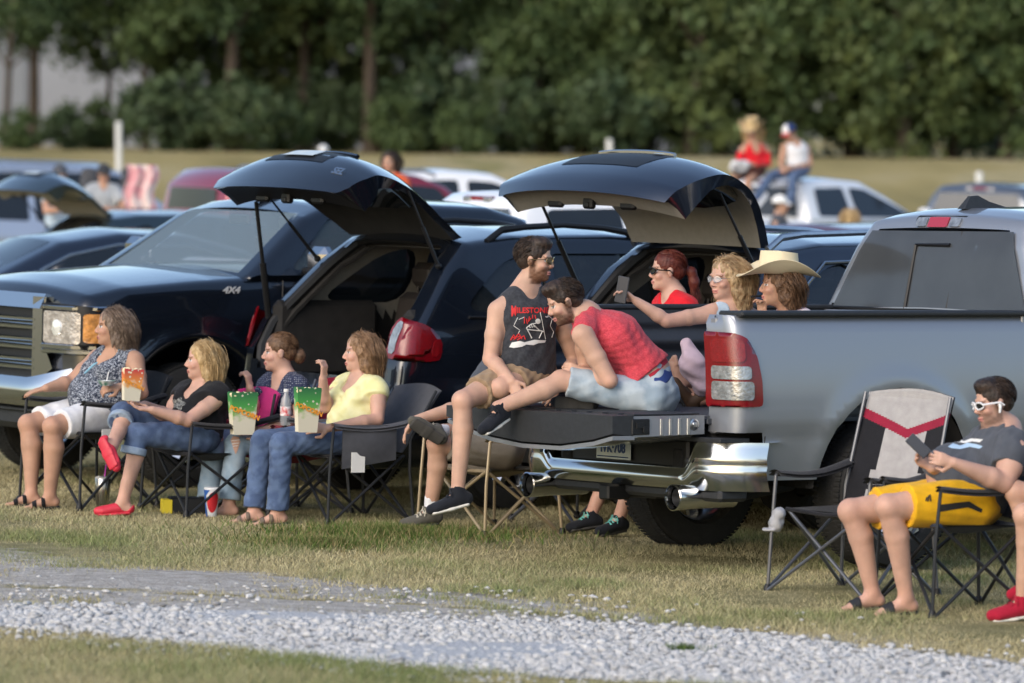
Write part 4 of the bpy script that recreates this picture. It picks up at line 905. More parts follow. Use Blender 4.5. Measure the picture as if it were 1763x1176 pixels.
SUV2 = suv('open_hatch_car', 'dark blue crossover with raised beige lined tailgate behind the red haired woman', (.655, 28.08, 40), PAINT_NAVY, top=1.70, hinge=.66, rail=(.62, 2.4), railm=SATIN, chromeline=True,
    hatch=(prof2, [.61, .65, .71, .77, .82, .83, .81, .76], [.02, .08, .11, .12, .11, .10, .09, .07], .46, BEIGE), plate=False,
    strutpts=[((.32, .76, 1.40), (-.12, .68, 2.0), .016), ((.50, -.68, 1.52), (.12, -.72, 2.03), .014)])

# ================================================================ black pickup, nose towards the camera
def black_pickup():
    T = empty('pickup_truck', 'black pickup with chrome grille behind the two leftmost women', 'pickup truck', (-3.403, 30.209, 0), (0, 0, R_(217)))
    P = PAINT_BLACK
    def w(x, z):
        q = 1.0 - .04 * ((z - .85) / .45) ** 2 if z < 1.38 else .965 - (z - 1.38) * .50
        if x > -.5: q -= .10 * ((x + .5) / .5) ** 2
        if .7 < z < 1.05 and -1.6 < x < -.35: q += .03 * math.exp(-((math.hypot(x + .97, z - .42) - .58) / .04) ** 2)
        if 1.02 < z < 1.2: q += .012 * math.sin((z - 1.02) / .18 * math.pi)
        return q
    FX = -.12; low = [(-.12, .40), (-.09, .55), (-.11, .78), (-.13, 1.18), (-.17, 1.25), (-.45, 1.31), (-1.0, 1.355), (-1.5, 1.385), (-1.9, 1.39), (-5.85, 1.38), (-5.85, .55), (-5.2, .5)] + archpts(-4.65, .42, .52, .48)[::-1] + [(-4.1, .44), (-1.6, .44)] + archpts(-.97, .42, .54, .44)[::-1] + [(-.35, .42)]
    shell('body', low, w, P, T, .085, crown=lambda x, z: (.06 if z > 1 else .0) if x < -.02 else .02, step=.06, ncol=16, skip=lambda x, y, z: x < -3.95 and z > 1.3 and abs(y) < .8)
    up = [(-1.30, 1.33), (-1.36, 1.37), (-1.93, 1.77), (-2.15, 1.845), (-2.8, 1.875), (-3.5, 1.86), (-3.8, 1.78), (-3.9, 1.36)]
    h1 = roundpoly([(-1.72, 1.43), (-2.12, 1.77), (-2.72, 1.79), (-2.72, 1.43)]); h2 = roundpoly([(-2.82, 1.43), (-2.82, 1.79), (-3.55, 1.76), (-3.6, 1.43)])
    shell('cab', up, w, P, T, .06, [h1, h2], lambda x, y, z: (x > -2.05 and 1.39 < z < 1.79 and abs(y) < w(x, z) - .12) or (x < -3.75 and 1.42 < z < 1.76 and abs(y) < w(x, z) - .14), crown=lambda x, z: .035, step=.05, ncol=20)
    sheet([(-.86, 1.37), (.86, 1.37), (.66, 1.80), (-.66, 1.80)], lambda a, b: (-1.36 - (b - 1.37) * 1.42 + .035 * (1 - (a / .8) ** 2) - .005, a, b), step=.12, name='windscreen', m=GLASSC, parent=T)
    sheet([(-.72, 1.42), (.72, 1.42), (.66, 1.76), (-.66, 1.76)], lambda a, b: (-3.88 + (b - 1.40) * .2, a, b), step=.2, name='rear_window', m=GLASSD, parent=T)
    for sg in (-1, 1):
        for h in (h1, h2): sheet(h, lambda a, b: (a, sg * (w(a, b) - .018), b), step=.1, name='window', m=GLASSD if h is h2 else mat('side_glass', (.05, .07, .08), .03, spec=.8, alpha=.75), parent=T)
        g = MB(); g.box((-1.84, sg * 1.12, 1.47), (.14, .22, .24), bev=.05); mr = g.build('mirror', CHROME, T); g = MB(); g.tube([(-1.84, sg * .93, 1.42), (-1.84, sg * 1.05, 1.42)], .03, 8); g.build('mirror_arm', BLACKT, mr)
        g = MB(); g.tube([(-1.62, sg * (w(-1.6, .6) + .003), .5), (-1.62, sg * (w(-1.6, 1) + .003), 1.0), (-1.65, sg * (w(-1.6, 1.35) + .003), 1.36)], .004, 4); g.build('door_seam', BLACKT, T)
        # headlamp unit wrapping round the front corner
        def hm(a, z, off=0.):   # a: distance from the centre line round the corner
            if a < .857: x, y, k = .06 * (1 - (a / .857) ** 2), a, 0
            elif a < .987: k = (a - .857) / .13; q = k * math.pi / 2; x, y = -.085 * (1 - math.cos(q)), .857 + .110 * math.sin(q)
            else: t = a - .987; x = -.085 - t; y, k = w(x + FX, z), 1
            return (x + FX + off * math.cos(k * math.pi / 2), (y + off * math.sin(k * math.pi / 2)) * sg, z)
        hd = slab2('headlight', roundpoly([(.58, .885), (1.08, .925), (1.15, 1.17), (.85, 1.195), (.57, 1.20)], .03), lambda a, b, t: hm(a, b, t + .012), .03, BLACKT, T, .04)
        slab2('clear_lens', rrect(.61, .945, .915, 1.15, .02), lambda a, b, t: hm(a, b, t + .036), .014, mat('lamp_lens', (.55, .50, .46), .06, .5, coat=1, noise=.45, nscale=18, bump=.4, bscale=50), hd, .03)
        slab2('amber_lens', rrect(.925, .955, 1.03, 1.14, .02), lambda a, b, t: hm(a, b, t + .036), .014, AMBER, hd, .03)
        g = MB(); c = V(*hm(.745, 1.045, .055)); g.lathe([(0, .01), (.05, .0), (.058, -.02)], c, 'x', 18); g.build('projector', mat('projector', (.9, .9, .85), .05, .3, coat=1), hd)
        g = MB(); g.tube([hm(a, 1.172, .04) for a in (.60, .7, .8, .88, .98, 1.06)], .017, 6); g.tube([hm(a, .925, .045) for a in (.60, .7, .8, .88, .98)], .02, 6); g.tube([hm(a, .892, .045) for a in (.60, .7, .8, .88, .96)], .016, 6); g.build('chrome_strip', CHROME, hd)
        slab2('fog_lamp', rrect(.62, .50, .84, .60, .02), lambda a, b, t: hm(a, b, t + .05), .02, BLACKT, T, .05)
        g = MB(); g.grid(lambda a, b: (-.97 + .56 * math.cos(math.pi * a), sg * (.62 + .33 * b), .43 + .56 * math.sin(math.pi * a)), 16, 2); g.build('wheel_well', UNDER, T)
        wheel(T, -.97, sg * .86, .41, .27, sg, m=CHROME); wheel(T, -4.65, sg * .86, .41, .27, sg, m=CHROME)
        # grille chrome uprights
        g = MB(); g.prism([(.56, .70), (.68, .78), (.60, .93), (.60, 1.15), (.62, 1.235), (.50, 1.235), (.50, .72)], lambda a, b: (.01 + FX, a * sg, b), lambda a, b: (.095 + FX - .03 * (a - .5) / .12, a * sg, b)); g.build('grille_surround', CHROME, T)
        # badge on the wing
        M = Matrix.Translation((-1.24, sg * (w(-1.24, 1.305) + .004), 1.295)) @ Matrix(((-sg, 0, 0), (0, 0, sg), (0, 1, 0))).to_4x4(); text_on('badge', '4X4', .06, M, mat('badge_silver', (.75, .76, .78), .35, .3), T, shear=.25, sx=1.25)
    g = MB(); g.prism([(1.16, .02 + FX), (1.25, .02 + FX), (1.255, .06 + FX), (1.16, .105 + FX)], lambda a, b: (b, -.60, a), lambda a, b: (b, .60, a)); g.build('grille_surround', CHROME, T)
    g = MB(); g.box((.05 + FX, 0, .93), (.05, 1.04, .46)); g.build('grille_back', BLACKT, T)
    for z in (.80, .93, 1.06):
        g = MB(); 
        for dz in (-.028, .028): g.tube([(.08 + FX, -.52, z + dz), (.10 + FX, 0, z + dz), (.08 + FX, .52, z + dz)], .014, 6)
        g.tube([(.08 + FX, -.5, z), (.095 + FX, 0, z), (.08 + FX, .5, z)], .009, 4); g.build('grille_bar', CHROME, T)
    def bf(u, v):
        y = -.99 + 1.98 * u; a = abs(y); x = .13 + FX - .22 * max(0, (a - .45) / .54) ** 2; zt = .715 + .10 * max(0, (a - .5) / .45) ** 1.2; return (x + .03 * math.sin(v * math.pi), y, .53 + (zt - .53) * v)
    g = MB(); g.grid(bf, 60, 8); g.grid(lambda u, v: (bf(u, 1)[0] - .12 * v, bf(u, 1)[1], bf(u, 1)[2]), 60, 2); g.build('front_bumper', CHROME, T, ang=60)
    g = MB(); g.box((FX, 0, .45), (.12, 1.8, .16), bev=.04); g.tube([(.07 + FX, -.7, .50), (.09 + FX, 0, .50), (.07 + FX, .7, .50)], .012, 6); g.build('valance', DARKPL, T)
    g = MB(); g.box((-3, 0, .6), (5.2, 1.3, .28)); g.tube([(-.97, -.8, .4), (-.97, .8, .4)], .05, 8); g.build('chassis', UNDER, T)
    g = MB(); g.box((-2.8, 0, 1.1), (2.1, 1.7, .5)); g.box((-1.8, 0, 1.32), (.4, 1.6, .1), bev=.04); g.build('cab_interior', INTER, T)
    for y in (-.45, .45):
        for x in (-2.6, -3.4): g = MB(); g.box((x, y, 1.42), (.14, .5, .5), Matrix.Rotation(R_(12), 3, 'Y'), bev=.05); g.box((x - .06, y, 1.70), (.09, .26, .16), bev=.04); g.build('seat', SEATM, T)
    g = MB(); g.lathe([(.17, -.012), (.185, 0), (.17, .012)], (-2.12, .42, 1.42), 'x', 20); g.build('steering_wheel', BLACKT, T)
    g = MB(); g.box((-1.93, 0, 1.74), (.03, .24, .07), bev=.015); g.build('rear_view_mirror', BLACKT, T)
    g = MB(); g.tube([(-2.06, .0, 1.88), (-2.2, 0, 1.91), (-2.3, 0, 1.9)], [.02, .03, .02], 6); g.build('roof_lamp', BLACKT, T)
    return T
GMC = black_pickup()
# ================================================================ cars farther back
def lights(T, w, x, z0, z1, sg, lens=REDL):
    g = MB(); g.box((x, sg * (w - .05), (z0 + z1) / 2), (.12, .14, z1 - z0), bev=.03); g.build('tail_light', lens, T)
def pickup(label, px, Y, yaw, paint, h=1.93, off=(2.3, 0), bed=2.0, cab=2.5, glass=GLASSG, rail=None, group='cars and trucks parked behind', brake=REDL, open_bed=True):
    """plain pickup; off = the local point that sits at pixel px, depth Y"""
    c, s = math.cos(R_(yaw)), math.sin(R_(yaw)); x0 = (px - 881.5) / F * Y; loc = (x0 - c * off[0] + s * off[1], Y - s * off[0] - c * off[1]); k = h / 1.93
    T = empty('pickup_truck', label, 'pickup truck', (loc[0], loc[1], 0), (0, 0, R_(yaw)), group)
    w = lambda x, z: .98 - .05 * ((z - .9) / .45) ** 2 if z < 1.36 * k else .93 - (z - 1.36 * k) * .5
    b1, b2 = .1 + bed, .1 + bed + cab
    low = [(.1, .5), (.1, 1.33 * k), (.16, 1.36 * k), (b2, 1.36 * k), (b2 + .7, 1.26 * k), (b2 + 1.15, 1.16 * k), (b2 + 1.2, .6), (b2 + 1.1, .45)] + archpts(b2 + .3, .42, .5, .46) + [(1.8, .45)] + archpts(1.2, .42, .5, .46)
    shell('body', low, w, paint, T, .06, crown=lambda x, z: .04 if z > 1 and x > b1 else .01, step=.14, ncol=10, skip=lambda x, y, z: z > 1.3 * k and .2 < x < b1 and abs(y) < .78)
    up = [(b1 + .02, 1.33 * k), (b1 + .12, 1.80 * k), (b1 + .25, 1.90 * k), (b1 + .9, 1.93 * k), (b1 + 1.5, 1.90 * k), (b1 + 1.95, 1.72 * k), (b2 + .2, 1.36 * k)]
    cb = shell('cab', up, w, paint, T, .08, crown=.03, step=.12, ncol=10)
    sheet([(-.72, 1.41 * k), (.72, 1.41 * k), (.60, 1.80 * k), (-.60, 1.80 * k)], lambda a, b: (b1 + .02 + (b - 1.33 * k) * .215 - .032, a, b), step=.2, name='rear_window', m=glass, parent=T)
    sheet([(-.74, 1.42 * k), (.74, 1.42 * k), (.60, 1.80 * k), (-.60, 1.80 * k)], lambda a, b: (b2 + .2 - (b - 1.36 * k) * (b2 - b1 - 1.75) / (.36 * k) + .045, a, b), step=.2, name='windscreen', m=GLASSC, parent=T)
    for sg in (-1, 1):
        for q in ([(b1 + .28, 1.42 * k), (b1 + .36, 1.80 * k), (b1 + 1.02, 1.82 * k), (b1 + 1.02, 1.42 * k)], [(b1 + 1.14, 1.42 * k), (b1 + 1.14, 1.82 * k), (b1 + 1.5, 1.80 * k), (b2 + .0, 1.42 * k)]):
            sheet(roundpoly(q), lambda a, b, sg=sg: (a, sg * (w(a, b) + .004), b), step=.2, name='window', m=GLASSD, parent=T)
        lights(T, .98, .12, .95, 1.25, sg, brake); g = MB(); g.box((b2 - .05, sg * 1.08, 1.45 * k), (.12, .2, .22), bev=.04); g.build('mirror', paint, T)
        if rail: g = MB(); g.box((b1 / 2 + .1, sg * .88, 1.375 * k), (bed * .95, .14, .03)); g.build('rail_cap', rail, T)
        for x in (1.2, b2 + .3): wheel(T, x, sg * .84, .40, .26, sg)
    g = MB(); g.box((b1 + .17, 0, 1.86 * k), (.05, .42, .06), bev=.01); bl = g.build('brake_light', REDL, T)
    for sg in (-1, 1): g = MB(); g.box((b1 + .155, sg * .16, 1.86 * k), (.04, .12, .05), bev=.008); g.build('clear_lens', CLEARL, bl)
    g = MB(); g.box((.06, 0, .62), (.14, 1.8, .2), bev=.04); g.build('rear_bumper', CHROME, T)
    g = MB(); g.box((b1 / 2 + .05, 0, .85), (bed, 1.56, .05)); g.build('bed_floor', BLACKT, T)
    return T
def plaincar(name, label, px, Y, yaw, paint, poly, glasses, hw=.9, off=(0, 0), roofrail=None, cat='car', group='cars and trucks parked behind', chrome=False, belt=.95, tum=.45, tail=True):
    c, s = math.cos(R_(yaw)), math.sin(R_(yaw)); x0 = (px - 881.5) / F * Y; T = empty(name, label, cat, (x0 - c * off[0] + s * off[1], Y - s * off[0] - c * off[1], 0), (0, 0, R_(yaw)), group)
    w = lambda x, z: hw - .05 * ((z - .7) / .4) ** 2 if z < belt else hw - .03 - (z - belt) * tum
    shell('body', poly, w, paint, T, .08, crown=.035, step=.12, ncol=10); X1 = max(p[0] for p in poly)
    for q in glasses['side']:
        for sg in (-1, 1):
            sheet(roundpoly(q), lambda a, b, sg=sg: (a, sg * (w(a, b) + .004), b), step=.15, name='window', m=GLASSD, parent=T)
    if chrome:
        for sg in (-1, 1): g = MB(); g.tube([(a, sg * (w(a, b) + .008), b) for a, b in chrome], .012, 6); g.build('window_moulding', CHROME, T)
    for nm, (a0, z0), (a1, z1) in glasses['band']:
        sg = 1 if a1 > a0 else -1; n = V(-(z1 - z0), 0, (a1 - a0) if a1 > a0 else -(a1 - a0)).normalized() if nm == 'rear_window' else V(z0 - z1, 0, a0 - a1).normalized() * 1; n = V(-abs(z1 - z0), 0, abs(a1 - a0)).normalized() if nm == 'rear_window' else V(abs(z1 - z0), 0, abs(a1 - a0)).normalized()
        sheet([(-.82, 0), (.82, 0), (.8, 1), (-.8, 1)], lambda u, v: tuple(V(a0 + (a1 - a0) * v, u * (w(a0, z0 + (z1 - z0) * v) - .07), z0 + (z1 - z0) * v) + n * (.008 + .035 * (1 - u * u))), step=.2, name=nm, m=GLASSD if nm == 'rear_window' else GLASSC, parent=T)
    for sg in (-1, 1):
        for x in (.9, X1 - .85): wheel(T, x, sg * (hw - .12), .34, .22, sg)
        lights(T, hw - .02, .06, .75, .95, sg); g = MB(); g.box((X1 - 1.75, sg * (hw + .08), belt + .1), (.1, .16, .12), bev=.03); g.build('mirror', paint, T)
        if roofrail: g = MB(); a, b, zr = roofrail; g.tube([(a, sg * (hw - .3), zr), (a + .15, sg * (hw - .3), zr + .05), (b - .15, sg * (hw - .3), zr + .05), (b, sg * (hw - .3), zr)], .02, 6); g.build('roof_rail', SATIN, T)
    return T
def boxpoly(h, L=4.8, rear=.25): return [(.1, .35), (.02, .7), (.08, 1.05), (rear, h - .18), (rear + .18, h - .02), (L * .35, h + .02), (L * .55, h - .02), (L * .62, h - .14), (L * .78, 1.12), (L * .95, .98), (L, .7), (L - .1, .32)] + archpts(L - .85, .35, .42, .32) + archpts(.9, .35, .42, .32)
def boxglass(h, L=4.8, rear=.25): return {'side': [[(rear + .25, 1.12), (rear + .32, h - .15), (L * .30, h - .12), (L * .30, 1.10)], [(L * .32, 1.10), (L * .32, h - .12), (L * .48, h - .12), (L * .48, 1.08)], [(L * .5, 1.08), (L * .5, h - .12), (L * .59, h - .15), (L * .74, 1.08)]],
    'band': [('rear_window', (.13, 1.12), (rear - .02, h - .22)), ('windscreen', (L * .77, 1.15), (L * .63, h - .17))]}
pickup('white pickup whose red brake light shows between the two raised hatches', 826, 36.5, 30, PAINT_WHITE, 1.93)
WTR = pickup('white pickup with two young people sitting on its roof', 1312, 65, 48, PAINT_WHITE, 1.98)
pickup('dark grey pickup at the right edge behind the silver pickup', 1682, 66, 62, PAINT_GREY, 1.96)
WT2 = pickup('far white pickup between the raised hatches with a woman in orange on its bed', 700, 60, 18, PAINT_WHITE, 1.98, bed=1.6)
TEAL = pickup('blue grey pickup with the man in a dark cap resting on its bed', 215, 62, 25, PAINT_TEAL, 1.75, off=(.1, 0), rail=SATIN)
plaincar('family_car', 'maroon boxy car with a towel hanging on it at the left', 305, 54, 30, PAINT_MAROON, boxpoly(1.95, 5.0, .2), boxglass(1.95, 5.0, .2), .98, roofrail=(1.0, 3.0, 1.94), belt=1.12, tum=.22)
plaincar('family_car', 'pale silver car at the far left edge', 60, 66, 22, PAINT_LIGHT, boxpoly(1.9), boxglass(1.9), .95, off=(1.8, 0), roofrail=(.9, 2.6, 1.88))
plaincar('family_car', 'maroon car whose roof shows above the cowboy hat', 1325, 45, 38, PAINT_PLUM, boxpoly(1.60), boxglass(1.60), .92)
sed = [(.05, .35), (.0, .6), (.06, .98), (.55, 1.04), (1.35, 1.40), (1.9, 1.485), (2.5, 1.475), (3.0, 1.36), (3.7, 1.0), (4.6, .85), (4.8, .62), (4.75, .3)] + archpts(3.9, .34, .38, .27) + archpts(.95, .34, .38, .27)
plaincar('saloon_car', 'dark saloon with curved chrome window line behind the black pickup', -75, 38.5, 27, PAINT_NAVY, sed, {'side': [[(.95, 1.04), (1.4, 1.28), (1.85, 1.37), (1.85, 1.02)], [(1.9, 1.02), (1.9, 1.375), (2.5, 1.37), (2.5, 1.0)], [(2.56, 1.0), (2.56, 1.36), (3.0, 1.24), (3.45, 1.0)]], 'band': [('rear_window', (.62, 1.06), (1.33, 1.385)), ('windscreen', (3.66, 1.03), (3.03, 1.34))]}, .93, chrome=[(.85, 1.02), (1.15, 1.19), (1.4, 1.30), (1.85, 1.39), (2.5, 1.39), (3.0, 1.26), (3.5, 1.0)], off=(.7, 0), belt=1.0, tum=.62)
FL = suv('open_hatch_car', 'dark car at the far left edge with its tailgate raised', (-4.95, 46.5, 33), PAINT_TEAL, rail=None, hatch=(prof1, [.60, .645, .69, .735, .77, .78, .76, .70], [.02, .10, .14, .15, .13, .11, .08, .03], .50, BEIGE), strutpts=[((.50, .66, 1.52), (.05, .66, 1.98), .012)])
FL.scale = (.86, .86, .86); FL.location = (-5.05, 49, 0)
# ================================================================ people
SKIN = mat('skin', (.5, .3, .22), .5, vcol=True, noise=.13, nscale=14, sss=.08, spec=.35, bump=.12, bscale=160)
def hairmat(nm, a, b): return mat('hair_' + nm, a, .5, col2=b, nscale=35, noise=.25, bump=.5, bscale=90, spec=.4)
def lerp(a, b, t): return a + (b - a) * t
SKINS = {'fair': (.53, .325, .235), 'tan': (.45, .26, .175), 'pink': (.54, .325, .245)}
def headframe(f, u):
    f = V(f).normalized(); u = V(u); u = (u - f * u.dot(f)).normalized(); s = u.cross(f); return f, s, u   # s = the person's left
def head_prims(S, c, f, s, u, k=1., female=False):
    M = Matrix((f, s, u)).transposed()
    def E(p, r, kk=.008): S.ell(c + M @ (V(p) * k), V(r) * k, M, kk)
    def Cn(a, b, ra, rb, kk=.006): S.cone(c + M @ (V(a) * k), c + M @ (V(b) * k), ra * k, rb * k, kk)
    E((-.012, 0, .040), (.098, .077, .086)); E((.030, 0, -.030), (.060, .060, .080), .02)
    E((.034, 0, -.078), (.046, .044 if female else .050, .036), .02); E((.066, 0, -.098), (.020, .020, .018), .015)
    E((.077, .030, .023), (.012, .026, .008)); E((.077, -.030, .023), (.012, .026, .008))
    for y in (1, -1): E((.058, .038 * y, -.030), (.026, .026, .024), .012); E((-.004, .076 * y, -.006), (.017, .009, .029), .006); E((.004, .081 * y, -.002), (.008, .005, .016), .003)
    Cn((.086, 0, .004), (.104, 0, -.030), .008, .0105); E((.096, .010, -.038), (.010, .008, .007)); E((.096, -.010, -.038), (.010, .008, .007))
    E((.088, 0, -.064), (.0105, .022, .0055), .004); E((.086, 0, -.076), (.0105, .019, .0065), .004)
    S.sub(('e', c + M @ (V(.098, .031, .001) * k), V(.016, .017, .011) * k, M, .006), .006); S.sub(('e', c + M @ (V(.098, -.031, .001) * k), V(.016, .017, .011) * k, M, .006), .006)
    if female is False: pass
    return M
def headcol(P, col, c, M, k, beard=None, brow=(.08, .05, .035), lips=(.50, .22, .19), mouth=False):
    """skin colours of a face: lips, brows, eyes, stubble, in the head's own frame"""
    Q = (P - np.array(c)) @ np.array(M) / k; x, y, z = Q[:, 0], Q[:, 1], Q[:, 2]; near = (np.abs(Q).max(1) < .16)
    def put(mask, cc, a=1.): m = near & mask; col[m] = col[m] * (1 - a) + np.array(cc) * a
    put((x > .04) & (((y - .04 * np.sign(y)) / .03) ** 2 + ((z + .032) / .025) ** 2 < 1), (.56, .25, .19), .25)
    put((x > .095) & (z < -.02) & (z > -.05), (.60, .25, .2), .2)
    if beard is not None:
        a = np.clip((-.045 - z + .35 * np.maximum(x - .02, 0) * (z < -.03)) / .03, 0, 1) * np.clip((x + .012) / .02, 0, 1) * (near) * (z > -.135); a = a * beard[3]
        side = np.clip((x + .02) / .01, 0, 1) * np.clip((.035 - x) / .02, 0, 1) * (np.abs(y) > .045) * (z < .01) * (z > -.1) * near; a = np.maximum(a, side * beard[3])
        a = np.clip(a, 0, 1) * (0.85 + .15 * np.sin(P[:, 0] * 900) * np.sin(P[:, 2] * 800)); col[:] = col * (1 - a[:, None]) + np.array(beard[:3]) * a[:, None]
    put((x > .070) & (np.abs(y) < .023) & (z < -.0595) & (z > -.081), lips); put((x > .07) & (np.abs(y) < .020) & (z < -.0685) & (z > -.0725), (.15, .03, .03))
    if mouth: put((x > .07) & (np.abs(y) < .014) & (z < -.067) & (z > -.080), (.10, .02, .02))
    put((x > .060) & (np.abs(np.abs(y) - .033) < .018) & (z > .0205) & (z < .0262), brow, .45)
    put((x > .060) & (np.abs(np.abs(y) - .031) < .013) & (np.abs(z - .000) < .0055), (.60, .58, .56)); put((x > .06) & (np.abs(np.abs(y) - .031) < .0055) & (np.abs(z) < .0055), (.06, .05, .04))
    put((x > .060) & (np.abs(np.abs(y) - .031) < .015) & (z > .0055) & (z < .0085), (.10, .06, .05))
    return col
def hand(S, w, d, n, thumb, curl=.5, k=1., spread=.12, curls=None):
    """w wrist, d direction to the knuckles, n out of the back of the hand, thumb = +1/-1 side (along d x n)"""
    d = V(d).normalized(); n = V(n); n = (n - d * n.dot(d)).normalized(); s = d.cross(n) * thumb; S_ = .93 * k
    S.slab(w + d * .015, w + d * .075 * S_, s, (.027 * S_, .017 * S_), (.038 * S_, .015 * S_), .01)
    Ls = (.072, .080, .075, .060); tips = []
    for i in range(4):
        o = (1.5 - i) * .0185 * S_; b = w + d * .080 * S_ + s * o; ln = Ls[i] * S_; cu = (curls[i] if curls else curl) + .06 * math.sin(i * 2.1); dd = (d + s * (1.5 - i) * spread * .35).normalized(); p = b; pts = [b - d * .02]
        for j, (fr, am) in enumerate(((.45, .6), (.32, 1.5), (.23, 2.1))):
            a = cu * am * 1.05; q = (dd * math.cos(a) - n * math.sin(a)); p = p + q * ln * fr; pts.append(p)
        S.chain([pts[0], b] + pts[1:], [.0085 * S_, .0092 * S_, .0085 * S_, .0078 * S_, .0066 * S_], .0035); tips.append(p)
    b = w + d * .022 * S_ + s * .026 * S_; t1 = b + (d * .6 + s * .75 - n * .25 * (1 + curl)).normalized() * .040 * S_; t2 = t1 + (d * .95 + s * (.25 - curl * .5) - n * .5 * curl).normalized() * .036 * S_
    S.chain([b, t1, t2], [.015 * S_, .011 * S_, .0082 * S_], .006); return tips
def foot(S, a, toe, n, k=1., toes=True):
    d = V(toe).normalized(); n = V(n); n = (n - d * n.dot(d)).normalized(); s = d.cross(n)
    hl = a - n * .052 * k - d * .030 * k; S.cone(a, hl, .034 * k, .029 * k, .02); S.slab(a - n * .035 * k + d * .02 * k, a + d * .125 * k - n * .066 * k, s, (.032 * k, .036 * k), (.043 * k, .018 * k), .025); S.cone(hl, a + d * .10 * k - n * .068 * k, .027 * k, .018 * k, .02)
    if toes:
        for i in range(5): o = (-2 + i) * .0175 * k; ln = (.048, .046, .042, .036, .03)[i] * k; b = a + d * .13 * k - n * .068 * k + s * o - d * abs(i - 1) * .006; S.cone(b, b + d * ln, (.0135 if i == 0 else .0095) * k, (.012 if i == 0 else .008) * k, .004)
    return d, n, s
def strands(name, paths, w0, m, parent, seg_taper=True):
    """hair locks as flat tapering ribbons"""
    co = []; fc = []; k = 0
    for pts, wd in paths:
        n = len(pts); rr = nr.normal(size=3); 
        for i, p in enumerate(pts):
            t = pts[min(i + 1, n - 1)] - pts[max(i - 1, 0)]; sd = np.cross(t, rr); sd = sd / (np.linalg.norm(sd) + 1e-6) * wd * (1 - .75 * (i / (n - 1)) ** 2); co += [p - sd, p + sd]
        for i in range(n - 1): fc.append((k + 2 * i, k + 2 * i + 1, k + 2 * i + 3, k + 2 * i + 2))
        k += 2 * n
    o = fastmesh(name, np.array(co), np.array(fc), m, True); o.parent = parent; o.matrix_parent_inverse = MW(parent).inverted(); return o
